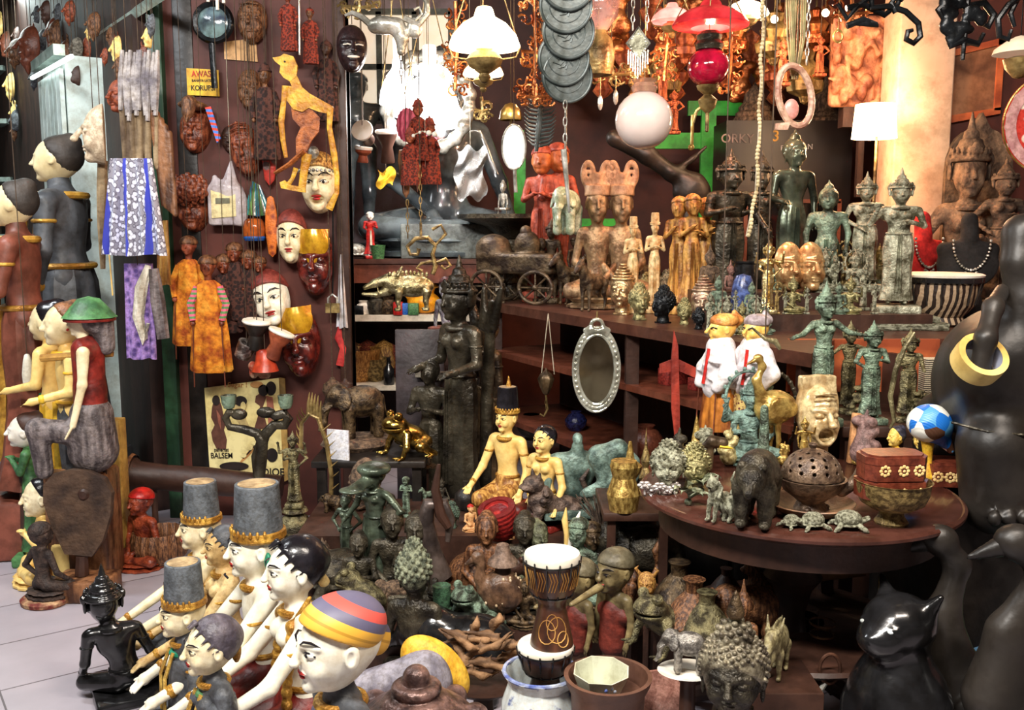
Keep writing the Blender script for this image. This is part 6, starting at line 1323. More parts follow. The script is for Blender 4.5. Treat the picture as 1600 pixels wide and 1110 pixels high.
for px,yt,Y,rz,lb,capm in ((1122,485,3.3,-75,'left of the two yellow-faced puppets in white shirts at the end of the long shelf',M('gold_crown',(236,180,96),(180,110,50),rough=.4,sc=9,bump=.3)),(1174,486,3.22,-55,'right yellow-faced puppet with grey cap and white shirt at the end of the long shelf',M('grey_cap',(200,190,196),(140,126,130),rough=.4,bump=.1))):
 t = thing('masked_puppet',lb,'puppet'); S = SDF(.008); P = sdf_head(S,(0,0,.86),.125,nose=2.0); S.c((0,0,.78),(0,.02,.66),.045); S.build('face',ymask,t)
 H = SDF(.008); H.e(P(0,.2,.6),(.8*.125,.95*.125,.5*.125)); H.t(P(0,.15,.42),.74*.125,.08*.125); H.chain([P(0,.8,.1),P(0,1.25,.6),P(0,.9,1.15)],[.03,.035,.02],k=.02); H.build('cap',capm,t)
 m = MB()
 for s in (-1,1): m.tube([P(s*.5,-.55,.1),P(s*.3,-.76,.18),P(s*.12,-.82,.08)],.006,6)
 m.build('eye_line',hair_blk,t)
 S = SDF(.012); S.k = .04; S.chain([(0,0,.7),(0,0,.5),(0,.01,.36)],[.12,.13,.15]); [S.chain([(s*.12,0,.66),(s*.2,-.03,.5),(s*.15,-.1,.38)],[.06,.07,.05]) for s in (-1,1)]; [S.e((.12*math.sin(i*2.1),-.1,.4+.05*i),(.08,.05,.02),k=.03) for i in range(5)]; S.build('shirt',sh_w,t)
 tubem('red_trim',[(.03,-.12,.7),(.035,-.145,.55),(.02,-.16,.4)],.014,red_b,t,6); lathem('skirt',[(.14,.4),(.17,.3),(.2,.1),(.21,.0),(.19,0)],bat2 if px > 1150 else M('golden_brown_satin',(206,130,50),(120,60,26),rough=.4,sc=4,kind='wood'),t,40,sy=.7,flute=.08,nf=7)
 tubem('rod',[(0,0,.36),(0,0,-.12)],.012,wood_red,t,6); m = MB()
 for s in (-1,1): m.tube([(s*.15,-.11,.38),(s*.16,-.13,-.05)],.006,5)
 m.build('arm_rod',wood_red,t)
 PL(t,px,yt,690,Y=Y,rz=rz,sx=1.05); hang(t,cord,ztop=.98)
t = PX('red_green_rod','green curved serpent-headed stick across the grey-capped puppet','stick',1200,520,3.05); t.tube('stick',[(1174,512),(1196,530),(1212,534),(1220,546)],[1.5,3,5,3],bz_olive); t.cord(1196,530)
t = facemask('open_mouthed_head',M('pale_gilt_wood',(232,212,164),(176,146,100),rough=.3,metal=.15,sc=6,bump=.06,coat=.3),'pale gilt carved head with furrowed brow and wide open mouth, on the round table',mouth='scream',wrinkle=3,nose=1.5,paint=0,v=.009,wide=.82,cat='head')
S = SDF(.012); S.e((0,.08,.6),(.34,.2,.5)); S.b((0,.06,.98),(.27,.14,.1),.03,k=.05); S.c((0,.1,.3),(0,.1,-.02),.16,.2); S.half((0,.02,0),(0,-1,0)); S.build('head_back',MATS['pale_gilt_wood'],t); PL(t,1283,586,Y=3.1,Z=TZ,rz=12,sx=1.0)
t = bird('brass_bird',brass,'tall brass long-legged bird at the back left of the round table',([(-.12,0,.62),(-.18,0,.78),(-.12,0,.9),(-.16,0,.97)],[.06,.035,.028,.032]),((.02,0,.52),(.2,.14,.16)),legs=.45,v=.011,beak=.1,cat='ornament'); tabY(t,1210,552,3.1,20,1.0)
t = PX('ring_frame','dark twisted metal ring frame behind the brass bird','frame',1215,640,3.2); m = MB(); m.torus(t(1212,640),34*t.k,3*t.k,36,'y',(1,1.9)); [m.ball(t(1212+34*math.cos(i*PI/14),640+65*math.sin(i*PI/14)),4*t.k,8,6) for i in range(28)]; m.build('ring',bz_dark,t.root); t.root.location.z = TZ-t(0,706)[2]
t = human('verdigris_deity',M('verdigris_bright',(136,168,158),(70,86,78),rough=.5,sc=9,bump=.5),'crown',pose='sit',arms=4,aL='chest',aR='hip',v=.013,aura=1,label='seated turquoise-green deity with halo on the round table, left of the brass bird'); tabY(t,1174,575,3.12,0,1.0)
t = quad('green_elephant',bz_dark,'standing dark green bronze bear-like beast facing out at the front left of the table','bear',v=.012,cat='figurine'); tab(t,1180,700,818,68,.95); S = SDF(.02); S.chain([(.5,0,.7),(.56,0,.95),(.5,0,1.25)],[.08,.06,.05]); S.build('tail',bz_green,t)
for px,a,b,rz,lb in ((1122,738,812,40,'small bronze lion looking up, left of the pair at the table edge'),(1150,742,814,-150,'small bronze lion, right of the pair, beside the dark green beast')):
 t = quad('bronze_lion',bz_pale,lb,'lion',v=.016); tab(t,px,a,b,rz,.85)
for px,a,b,w,lb,rz in ((1236,804,824,1,'smallest bronze frog at the front edge of the round table',30),(1270,800,826,1,'middle bronze frog at the front edge of the round table',10),(1325,797,827,1,'largest bronze turtle-like frog at the front edge of the round table',175)):
 t = quad('bronze_frog',bz_pale,lb,'turtle',v=.022,cat='figurine'); tab(t,px,a,b,rz,1.0)
for px,a,b,lb,mt in ((1043,686,768,'silver-grey curly-haired head, left of two at the table edge',bz_pale),(1084,690,765,'grey-gold curly-haired head, right of two at the table edge',gg)):
 t = buddha_head('buddha_head',mt,lb,'curls',v=.013,cat='head'); tab(t,px,a,b,-12,1.15)
t = tag(lathem('brass_stupa',[(0,0),(.2,0),(.26,.08),(.12,.16),(.2,.26),(.22,.34),(.1,.46),(.06,.7),(.03,.9),(0,1)],brass),'small brass stupa ornament with thin spire behind the right curly-haired head','ornament'); tabY(t,1089,648,3.08)
fl_m = M('silver_petals',(240,236,232),(180,172,170),rough=.25,metal=.5,sc=6,bump=.1)
t = thing('silver_flowers','cluster of small shiny silver flowers at the left edge of the round table','ornament')
for k in range(5):
 m = MB(); cx,cy,cz = (-.4+.2*k,.1*math.sin(k*2),.3+.15*math.sin(k*3+1)); [m.ball((cx+.12*math.cos(q*PI/3),cy,cz+.12*math.sin(q*PI/3)),(.08,.05,.08),8,6) for q in range(6)]; m.ball((cx,cy-.06,cz),.07,8,6); m.tube([(cx,cy+.02,cz),(cx+.02,.05,0)],.03,6); m.build('flower',fl_m,t)
tab(t,1030,752,774,0,1.6)
leafm = M('bronze_leaf',(176,186,158),(86,92,70),rough=.35,metal=.4,sc=8,bump=.3)
def leafset(px,a,b,lb,n=4,seed=1):
 t = thing('bronze_leaves',lb,'ornament'); rn = random.Random(seed)
 for k in range(n):
  a0 = rn.uniform(0,6.28); L_ = rn.uniform(.45,.6); m = MB()
  m.sheet(lambda u,v: ((u*L_)*math.cos(a0)-(v-.5)*.34*math.sin(PI*min(.98,u+.05))*math.sin(a0),(u*L_)*math.sin(a0)*.8+(v-.5)*.34*math.sin(PI*min(.98,u+.05))*math.cos(a0),.12+.22*math.sin(u*PI*.8)+.1*abs(v-.5)+.05*k),12,8); m.build('leaf',leafm,t)
 MB().ball((0,0,.1),.1,10,8).build('knot',leafm,t); return tab(t,px,a,b,0,1.1)
leafset(1075,757,790,'spray of curled bronze leaves beside the silver flowers',5,2); leafset(1095,742,772,'low bronze leaf spray below the right curly-haired head',4,5)
t = PX('duck_knife','small duck-headed ornament with bright yellow bill among the heads','ornament',1120,725,2.98); S = SDF(.003); S.k = .008; S.chain([t(1096,724),t(1112,716),t(1128,718)],[3*t.k,9*t.k,9*t.k]); S.c(t(1110,722),t(1106,757),5*t.k,8*t.k); S.build('duck',bz_brown,t.root); t.tube('bill',[(1122,722),(1134,724),(1143,726)],[6,5,1.5],yellow_p,-4,flat=.6); t.root.location.z = TZ-t(0,765)[2]
pc_ = M('clay_bronze',(126,104,84),(72,56,46),rough=.35,metal=.3,sc=9,bump=.2)
t = tag(lathem('round_plate',[(0,0),(.25,0),(.42,.06),(.5,.14),(.49,.15),(.3,.06),(0,.05)],M('brown_plate',(156,120,92),(104,76,58),rough=.35,sc=5,bump=.1),None,56),'shallow brown plate under the pierced incense bowl','plate'); PL(t,1266,776,802,Z=TZ); s0 = 132*mpp(onz(1266,792,TZ)); t.scale = (s0,s0,s0)
pl_loc = t.location.copy(); pl_z = TZ+.055*s0
t = thing('incense_bowl','dark bronze incense bowl with pierced domed lid and ball handle on the brown plate','bowl')
lathem('bowl',[(0,0),(.26,0),(.24,.04),(.2,.12),(.26,.18),(.42,.3),(.5,.45),(.52,.5),(.48,.5),(.3,.25),(0,.2)],pc_,t,48)
S = SDF(.012); S.e((0,0,.5),(.46,.46,.46)); S.e((0,0,.5),(.42,.42,.42),op='-',k=.005); S.half((0,0,.5),(0,0,-1),k=.002)
for ri,(zz,n) in enumerate(((.14,14),(.24,12),(.33,10),(.40,7))):
 for i in range(n):
  a = 2*PI*(i+.5*(ri % 2))/n; q = math.sqrt(max(.01,.44**2-zz**2)); S.e((q*math.cos(a),q*math.sin(a),.5+zz),.03,op='-',k=.004)
S.build('pierced_lid',pc_,t); lathem('knob',[(.03,.94),(.05,.98),(.07,1.02),(.04,1.05),(0,1.055)],pc_,t,16)
S = SDF(.014); S.chain([(.42,-.12,.32),(.55,-.16,.42),(.66,-.18,.55)],[.1,.09,.1]); S.e((.72,-.18,.62),.13,k=.04); S.build('handle',pc_,t)
m = MB(); [m.ball((.22*math.cos(2.1*i),.22*math.sin(2.1*i),.03),(.07,.07,.05),8,6) for i in range(3)]; m.build('foot',pc_,t)
hb = 100*mpp(onz(1266,792,TZ)); t.location = (pl_loc.x,pl_loc.y,pl_z); t.scale = (hb,hb,hb*.98)
bw = tab(tag(lathem('footed_bowl',[(0,0),(.3,0),(.32,.05),(.24,.18),(.22,.3),(.4,.36),(.6,.5),(.68,.72),(.7,.98),(.73,1),(.70,1),(.64,.75),(.5,.55),(0,.45)],brass_old,None,56),'wide footed brass bowl holding two patterned boxes','bowl'),1392,750,818,0,1.15)
lac = M('red_brown_lacquer',(124,60,42),(90,40,29),rough=.3,sc=30,bump=.1,coat=.3); ivd = M('inlay_cream',(240,206,140),(226,180,110),rough=.4,bump=0)
def flower(m,c,r):
 [m.ball((c[0]+r*math.cos(i*PI/4),c[1],c[2]+r*math.sin(i*PI/4)),(r*.42,r*.12,r*.42),8,5) for i in range(8)]; m.ball((c[0],c[1]-.002,c[2]),(r*.35,r*.15,r*.35),8,5)
def lbox(px,yt,yb,wpx,Y,lb,rz=0,z=None,dpx=60):
 t = thing('patterned_box',lb,'box'); p = at(px,yb,Y); k = mpp(p); w = wpx*k/2; h = (yb-yt)*k; dd = dpx*k/2
 oc_ = MB(); poly = [(w*.75,-dd),(w,-dd*.45),(w,dd*.6),(w*.75,dd),(-w*.75,dd),(-w,dd*.6),(-w,-dd*.45),(-w*.75,-dd)]
 oc_.slab(poly,0,h*.62); oc_.build('box',lac,t,smooth=False); l_ = MB(); l_.slab([(a*1.015,b*1.015) for a,b in poly],h*.64,h*.92); l_.slab([(a*.9,b*.9) for a,b in poly],h*.9,h); l_.build('lid',lac,t,smooth=False)
 m = MB(); [flower(m,(x*w,-dd-.001,h*.42),h*.17) for x in (-.5,.1,.6)]; m.build('flower_inlay',ivd,t)
 t.location = (p.x,Y,p.z if z is None else z); t.rotation_euler = (0,0,R_(rz)); return t,h
bz_ = bw.location.z+.64*bw.scale[2]
t,h = lbox(1392,736,766,104,bw.location.y,'lower patterned red-brown box with flower inlays, in the footed brass bowl',6,bz_,62); zb2 = bz_+h
t,h = lbox(1393,698,738,98,bw.location.y,'upper patterned red-brown box with flower inlays, on top of the other box',4,zb2,60)
t,h = lbox(1470,760,797,58,2.86,'patterned red-brown box on the table beside the footed brass bowl',-10,TZ,60)
t = tag(boxm('wooden_stick',(0,0,.5),(.09,.07,.5),M('tan_stick',(214,160,110),(196,140,92),rough=.5,bump=.05),None,.02),'plain tan wooden stick standing behind the patterned boxes','stick'); tabY(t,1334,646,3.1,0); t.rotation_euler.y = R_(4)
for px,a,Y,rz,mh_,lb in ((1402,664,3.02,-80,M('navy_hair',(70,70,86),(44,42,52),rough=.3),'painted doll with smooth dark blue-black hair and yellow face behind the boxes'),(1440,668,3.0,-40,wood_brown,'painted doll with yellow face and brown hair below the beaded ball')):
 t = human('painted_doll',yellow_p,'bun',mh=mh_,mface=M('doll_yellow',(240,212,120),(220,180,80)),hs=2.2,pose='sit',aL='lap',aR='lap',label=lb,v=.014,w=.8); tabY(t,px,a,Y,rz,.9)
t = thing('beaded_ball','ball of blue, white and brown bead patches on a yellow stand on the table','ornament')
def beads():
 m = bpy.data.materials.new('bead_patchwork'); m.use_nodes = True; nt = m.node_tree; N = nt.nodes; L = nt.links; b = N['Principled BSDF']; b.inputs['Roughness'].default_value = .35
 tc = N.new('ShaderNodeTexCoord'); v = N.new('ShaderNodeTexVoronoi'); v.inputs['Scale'].default_value = 4.6; L.new(tc.outputs['Object'],v.inputs[0]); s = N.new('ShaderNodeSeparateColor'); L.new(v.outputs['Color'],s.inputs[0])
 r = N.new('ShaderNodeValToRGB'); r.color_ramp.interpolation = 'CONSTANT'; L.new(s.outputs[0],r.inputs[0]); e = r.color_ramp.elements; e[0].color = lin((30,110,200)); e[1].position = .36; e[1].color = lin((236,236,226)); x = e.new(.66); x.color = lin((90,60,44)); x = e.new(.84); x.color = lin((90,160,210)); L.new(r.outputs[0],b.inputs['Base Color'])
 w = N.new('ShaderNodeTexWave'); w.inputs['Scale'].default_value = 14; w.bands_direction = 'DIAGONAL'; L.new(tc.outputs['Object'],w.inputs[0]); bp = N.new('ShaderNodeBump'); bp.inputs['Strength'].default_value = .5; L.new(w.outputs['Fac'],bp.inputs['Height']); L.new(bp.outputs[0],b.inputs['Normal']); return m
S = SDF(.02); S.e((0,0,.72),(.3,.28,.26)); S.c((.12,0,.6),(.3,0,.35),.14,.05,k=.1); S.build('ball',beads(),t); S = SDF(.02); S.chain([(0,0,.0),(0,0,.2),(-.02,0,.5)],[.12,.05,.09]); S.c((-.02,0,.45),(-.1,0,.6),.05,.04,k=.03); S.build('stand',yellow_p,t); tabY(t,1455,632,2.84,0,1.0)
t = thing('folded_cloth','crumpled yellow, cream and orange cloth at the right rim of the round table','cloth'); S = SDF(.03); rn = random.Random(3); [S.e((rn.uniform(-.8,.8),rn.uniform(-.3,.3),rn.uniform(.12,.5)),(.4,.2,.13),k=.12,rot=(rn.uniform(-.4,.4),rn.uniform(-.5,.5),rn.uniform(-1,1))) for i in range(14)]; S.build('cloth',M('yellow_orange_cloth',(250,226,150),(226,120,60),rough=.7,sc=2.2,bump=.2,th=(.4,.5),c3=(246,210,50)),t); PL(t,1512,712,Y=3.12,Z=.85,rz=0,sx=.75)
for px,yt,yb,Y,prof,mt,lb,cat in ((985,690,760,3.3,[(0,0),(.3,0),(.2,.15),(.1,.3),(.35,.5),(.4,.6),(.15,.7),(.05,1),(0,1)],brass,'small brass spired lidded pot left of the round table','pot'),(1010,668,745,3.4,[(0,0),(.25,0),(.1,.1),(.2,.25),(.08,.4),(.15,.5),(.05,.7),(0,1)],brass_old,'slim brass spire beside the spired lidded pot','ornament'),(975,720,790,3.2,[(0,0),(.5,0),(.6,.3),(.4,.6),(.5,.8),(.45,.9),(0,.9)],brass,'round brass pot under the spired lidded pot','pot')):
 t = tag(lathem('brass_pot',prof,mt),lb,cat); PL(t,px,yt,Y=Y,Z=.58,sx=.5)
bs = thing('brass_stand_table','small dark side table left of the round table holding brass pots','table'); q = at(990,780,3.3); boxm('tabletop',(q.x,3.32,.565),(.12,.16,.015),wood_dark,bs,.004)
for x in (-.09,.09):
 for y in (-.13,.13): boxm('leg',(q.x+x,3.32+y,.275),(.014,.014,.275),wood_dark,bs)
for px,a,b,lb,mt in ((1100,664,735,'grey metal twisted dragon ornament behind the right curly-haired head',bz_pale),(1140,668,740,'pale brass shell-like ornament left of the dark green beast',M('pale_brass2',(216,204,150),(140,124,76),rough=.3,metal=.4,bump=.3)),(1225,690,760,'brass many-petalled ornament behind the incense bowl',brass),(1338,700,748,'pale brass lumpy ornament behind the upper patterned box',brass),(1060,668,720,'dark grey lumpy metal ornament behind the left curly-haired head',bz_dark),(1352,640,700,'mauve peaked stone figure behind the tan stick',M('mauve_grey',(150,120,116),(100,78,76),bump=.3))):
 t = thing('metal_ornament',lb,'ornament'); S = SDF(.025); rn = random.Random(px);
 for i in range(16): a_ = rn.uniform(0,6.28); z = rn.uniform(.1,.85); q = .32*(1-z*.6); S.e((q*math.cos(a_),q*.6*math.sin(a_),z),(.14,.1,.12),k=.05)
 S.c((0,0,0),(0,0,.6),.3,.12,k=.08); S.c((0,0,.6),(.05,0,1),.1,.03,k=.05); S.build('ornament',mt,t); tabY(t,px,a,3.07 if px > 1070 else 3.0,0)
t = human('brass_deity',brass,'crown',arms=4,skirt=.5,pose='stand',label='thin brass deity standing against the open-mouthed head',hs=1.2,v=.015); tabY(t,1258,650,2.98,0,1.0)
t = tag(lathem('brass_candle',[(0,0),(.5,0),(.3,.1),(.1,.2),(.1,.7),(.25,.8),(.2,1),(0,1)],brass),'short brass candle holder behind the incense bowl handle','candle holder'); tabY(t,1316,745,2.85)
# ================= right side =================
blk = M('black_stone_gloss',(52,47,42),(30,27,25),rough=.42,sc=3,bump=.15)
t = thing('black_elephant','huge black elephant statue with raised trunk at the right edge of the shop','statue')
t.location = (at(1560,600,2.75).x,2.9,.78)
def EL(px,py,d=0): p = at(px,py,2.75); return (p.x-t.location.x,p.y-t.location.y+d,p.z-t.location.z)
kk = mpp(at(1560,600,2.75))
S = SDF(.011); S.k = .05
S.e(EL(1608,605,.1),(122*kk,.2,126*kk)); S.e(EL(1562,575,-.02),(80*kk,.12,80*kk)); S.chain([EL(1585,540,-.04),EL(1592,470,-.05),EL(1580,410,-.05),EL(1590,365,-.03),EL(1625,350,-.02)],[52*kk,32*kk,22*kk,24*kk,16*kk])
for x,d in ((1540,-.06),(1650,-.05),(1540,.25),(1640,.25)): S.c(EL(x,690,d),EL(x,775,d),58*kk,52*kk)
[S.e(EL(1512+i*22,785,-.16),(10*kk,.02,13*kk),k=.006) for i in range(4)]
S.build('body',blk,t)
EY = lambda a,b,y: tuple(at(a,b,y)-t.location); tk_ = SDF(.006); tk_.chain([EY(1530,585,2.5),EY(1540,530,2.5),EY(1552,480,2.56),EY(1566,455,2.7)],[14*kk,14*kk,13*kk,11*kk]); tk_.build('tusk',blk,t)
lathem('bell',[(0,0),(.024,0),(.02,.02),(.012,.05),(.004,.06),(0,.065)],blk,t,20,c=EL(1574,720,-.17)); m = MB(); m.tube([EL(1475,655,-.05),EL(1510,660,-.13),EL(1560,662,-.16),EL(1620,655,-.16)],.004,6); m.build('harness',bz_dark,t)
st = thing('black_plinth','tall black box plinth under the huge black elephant','plinth'); boxm('plinth',(1.52+.05,3.0,.365),(.3,.28,.365),black_sat,st,.005)
t.location.z += 0
tp = PX('tape_roll','roll of yellow-edged brown packing tape hanging on the black elephant tusk','tape roll',1530,562,2.5)
tp.lathe('tape',[(29,-16),(39,-16),(40,0),(39,16),(29,16),(29,-16)],M('tape_edge',(232,206,130),(210,176,96),rough=.35,sc=3,bump=.02),1530,562,rot=(PI/2-.7,0,.1),seg=48,close=False); tp.lathe('core',[(29.5,-15),(29,-15.5),(27,0),(29,15.5),(29.5,15)],M('tape_core',(150,156,176),(120,124,140),bump=0),1530,562,rot=(PI/2-.7,0,.1),seg=48,close=False)
t = thing('black_cat','sleek glossy black cat statue sitting at the lower right with ears pricked','statue'); S = SDF(.009); S.k = .06
S.chain([(0,0,.2),(0,-.02,.5),(0,-.03,.68)],[.24,.2,.13]); S.e((0,-.04,.84),(.145,.155,.125),k=.05); S.e((0,-.17,.80),(.09,.08,.07),k=.05); S.e((0,-.225,.815),(.03,.025,.02),k=.02)
for s in (-1,1):
 S.c((s*.085,-.0,.9),(s*.14,.02,.985),.05,.014,k=.03); S.chain([(s*.09,-.12,.45),(s*.09,-.2,.2),(s*.09,-.2,.04)],[.08,.055,.05]); S.e((s*.09,-.25,.03),(.06,.08,.04),k=.02); S.e((s*.17,-.02,.14),(.12,.2,.16),k=.04); S.e((s*.06,-.16,.86),(.035,.03,.02),k=.01)
S.chain([(.1,.2,.05),(.3,.1,.05),(.28,-.15,.05)],[.05,.045,.035]); S.build('body',black_gloss,t)
m = MB(); [m.ball((s*.062,-.188,.86),(.017,.01,.01),8,6) for s in (-1,1)]; m.build('eye',M('glass_eye',(226,236,236),(200,210,214),rough=.1,bump=0),t); PL(t,1418,915,Y=2.35,Z=0,rz=-58,sx=1.0)
for pts,c,r,px,a,Y,rz,lb in (((([(-.12,0,.5),(-.16,0,.7),(-.12,0,.88),(-.18,0,.955)]),[.1,.055,.038,.045]),(.02,0,.34),(.26,.16,.22),1558,826,2.4,-14,'black goose statue with raised head, left of the two at the right edge'),((([(-.12,0,.5),(-.1,0,.7),(-.0,0,.9),(-.08,0,.97)]),[.1,.055,.038,.045]),(.06,0,.34),(.26,.16,.22),1640,822,2.2,-10,'black goose statue cut by the right edge, neck curved')):
 t = bird('black_goose',blk,lb,pts,(c,r),legs=.12,v=.011,beak=.10,mb=blk); PL(t,px,a,Y=Y,Z=0,rz=rz,sx=.95)
t = bird('painted_bird',teal_p,'small painted bird with teal, yellow and red patches in the shadow between the geese',([(-.12,0,.6),(-.15,0,.75),(-.16,0,.88)],[.1,.08,.07]),((0,0,.42),(.3,.2,.25)),legs=.2,v=.02,mb=yellow_p); PL(t,1552,935,Y=2.75,Z=0,rz=150,sx=1); S = SDF(.02); S.e((.05,0,.5),(.22,.22,.2)); S.build('red_back',M('red_blue_patch',(190,60,50),(60,110,150),sc=4,th=(.48,.52)),t)
t = PX('white_ladle','white-handled spoon-shaped object on the floor under the table','ladle',1285,1060,2.45); t.tube('handle',[(1272,1112),(1280,1085),(1290,1068)],[4,5,4],silver); m = MB(); m.torus(t(1296,1045),16*t.k,3*t.k,28,'y',(1,1.5)); m.build('loop',M('dark_copper',(120,80,60),(60,40,32),metal=.5),t.root); t.tube('stem',[(1272,1112),(1270,1140),(1268,1300)],4,wood_dark)
t = thing('wire_spring','brass spring-like rings standing in the dark under the round table','rings'); m = MB(); [m.torus((.0,0,.3+.055*i),.14-.01*(i % 2),.006,28) for i in range(5)]; m.build('ring',M('dull_copper',(110,80,50),(70,48,32),metal=.4),t); MB().tube([(0,.14,0),(0,.14,.56)],.008,6).build('post',wood_dark,t); t.location = (at(1285,980,2.62).x,2.62,.1); t.scale = (.26,.26,.62)
boxm('foot',(0,.1,-.05),(.1,.1,.06),wood_dark,t)
# ================= painted couples and the floor crowd =================
STY = .34; ST1 = .20
big = dict(v=.0065)
t = human('painted_man',cream_y,'fez',mh=hair_blk,ms=wood_gold,mo=gold_p,pose='kneel',aL=((.15,-.05,.64),(.12,-.2,.56)),aR='knee',hs=1.0,paint=1,sash=1,label='yellow-cream painted kneeling man in a tall black and gold pointed hat, centre',v=.0065)
S = SDF(.012); S.c((0,.02,1.22),(0,.02,1.38),.04,.006); S.build('hat_spire',gold_p,t); PL(t,793,588,Y=3.95,Z=STY,rz=-38,sx=.95)
t = human('painted_woman',cream_y,'zig',mh=hair_blk,ms=red_p,mo=gold_p,pose='kneel',fem=1,aL='lap',aR='knee',hs=1.1,paint=1,label='yellow-cream painted kneeling woman with sleek black hair, beside the tall-hatted man',v=.0065)
tubem('hair_pin',[(0,.05,1.0),(0,.0,1.1),(.0,-.1,1.12)],.012,gold_p,t,6); PL(t,852,664,Y=3.8,Z=STY,rz=-42,sx=1)
farm = ((.135,-.12,.66),(.1,-.33,.55))
def couple(px,yt,Y,hat,mh,ms,lb,rz=-62,hs=1.05,m=cream_w,sx=1,hat_m=None,mo=gold_p,nm='painted_man',arms_=farm,v=.0065,fem=0,mface=None,Z=0,w=.88,paint=1):
 t = human(nm,m,hat,mh=mh,ms=ms,mo=mo,pose='kneel',aL=arms_,aR=arms_,hs=hs,paint=paint,sash=1,fem=fem,v=v,label=lb,mface=mface,w=w); PL(t,px,yt,Y=Y,Z=Z,rz=rz,sx=sx); return t
t1 = couple(312,752,3.3,'fez',slate_hat,slate,'rear cream-painted kneeling man in a worn slate tall hat, with the smaller woman beside him',m=cream,hs=1.1)
t2 = couple(350,820,3.16,'zig',slate,red_p,'small tan-cream kneeling woman with grey hair between the two rear men',m=M('tan_cream',(236,208,150),(206,168,108)),nm='painted_woman',fem=1,hs=1.0)
t3 = couple(400,755,2.88,'fez',slate_hat,red_p,'white-skinned kneeling man with moustache and gold necklace under a tall slate hat',hs=1.15)
tubem('moustache',[(-.035,0,0),(0,-.01,.008),(.035,0,0)],.006,hair_blk,t3).location = (0,-.175,.842)
t4 = couple(464,836,2.66,'zig',hair_blk,red_p,'white-skinned kneeling woman with jagged black hairline and gold ribbons',nm='painted_woman',fem=1,hs=1.12)
S = SDF(.01); S.k = .012
for s in (-1,1):
 for i in range(8): S.e((s*.1+.015*math.sin(i),-.07-.005*i,.72-.055*i),(.04,.028,.034))
 S.c((s*.12,.02,.86),(s*.1,-.05,.72),.012,.03)
S.build('gold_ribbon',gold_p,t4)
S = SDF(.01); [S.e((0,.13-.02*i,.88+.035*i),(.02,.03,.028)) for i in range(7)]; S.build('comb',M('pale_gold_comb',(240,220,160),(206,170,96),bump=.2),t4)
tm = MB(); tm.ball((0,0,0),(.03,.02,.05),10,8); o = tm.build('ear_tuft',teal_p,t3); o.location = (-.13,.02,.93); o2 = o.copy(); COL.objects.link(o2); o2.location = (.13,.02,.93)
goldrobe = M('gold_trim',(214,176,84),(160,120,48),rough=.45,sc=12,bump=.4)
def robe_over(t,mt,trim,collar=None):
 S = SDF(.012); S.k = .03; S.cone((0,0,.12),.54,.2,.15,k=.02,sy=.75); S.c((-.14,0,.64),(.14,0,.64),.075); S.build('robe',mt,t)
 m = MB(); [m.tube([(s*.05,-.10,.72),(s*.06,-.165,.55),(s*.045,-.175,.3),(s*.06,-.19,.14)],[.02,.022,.02,.02],6,flat=.6) for s in (-1,1)]; m.build('gold_trim',trim,t)
 if collar: m = MB(); m.torus((0,-.01,.7),.085,.022,24); m.build('collar',collar,t)
t5 = couple(284,878,2.72,'fez',slate_hat,slate,'front-left cream-faced man in a hollow-topped slate hat and gold-trimmed robe',m=slate,mface=cream,hs=1.2,arms_='down',rz=-58); robe_over(t5,slate,goldrobe,teal_p)
t6 = couple(332,962,2.42,'zig',M('mauve_grey_hair',(112,104,112),(74,68,78),rough=.45,sc=9,bump=.2),slate,'front-left cream-faced woman with mauve-grey hair, green collar and slate robe',m=slate,mface=cream,hs=1.2,nm='painted_woman',fem=1,arms_='down',rz=-56); robe_over(t6,slate,goldrobe,green_p)
MB().ball((0,.13,.92),(.03,.03,.08),10,8).build('gold_comb',gold_p,t6)
tb_ = M('turban_stripes',(110,106,122),(226,170,50),rough=.5,sc=3,bump=.05)
def stripes():
 m = bpy.data.materials.new('striped_turban'); m.use_nodes = True; nt = m.node_tree; N = nt.nodes; L = nt.links; b = N['Principled BSDF']; b.inputs['Roughness'].default_value = .5
 tc = N.new('ShaderNodeTexCoord'); sx_ = N.new('ShaderNodeSeparateXYZ'); L.new(tc.outputs['Object'],sx_.inputs[0])
 ad = N.new('ShaderNodeMath'); ad.operation = 'MULTIPLY_ADD'; L.new(sx_.outputs['Y'],ad.inputs[0]); ad.inputs[1].default_value = .55; L.new(sx_.outputs['Z'],ad.inputs[2])
 mp = N.new('ShaderNodeMapRange'); L.new(ad.outputs[0],mp.inputs[0]); mp.inputs[1].default_value = 1.0; mp.inputs[2].default_value = 1.27
 r = N.new('ShaderNodeValToRGB'); r.color_ramp.interpolation = 'CONSTANT'; L.new(mp.outputs[0],r.inputs[0]); e = r.color_ramp.elements; e[0].color = lin((228,172,62)); e[0].position = 0; e[1].position = .16; e[1].color = lin((190,140,44))
 for p,c in ((.2,(228,172,62)),(.32,(92,88,112)),(.46,(206,84,74)),(.6,(92,88,112)),(.74,(232,176,62)),(.84,(150,144,132))): x = e.new(p); x.color = lin(c)
 L.new(r.outputs[0],b.inputs['Base Color']); return m
t7 = couple(532,928,2.06,'turban',stripes(),slate,'large white-faced painted figure in a striped yellow and violet turban, front centre-left',hs=1.2,m=slate,mface=cream_w,arms_='down',rz=-58,v=.006); robe_over(t7,M('violet_robe',(120,112,134),(84,78,98),rough=.6),goldrobe,teal_p)
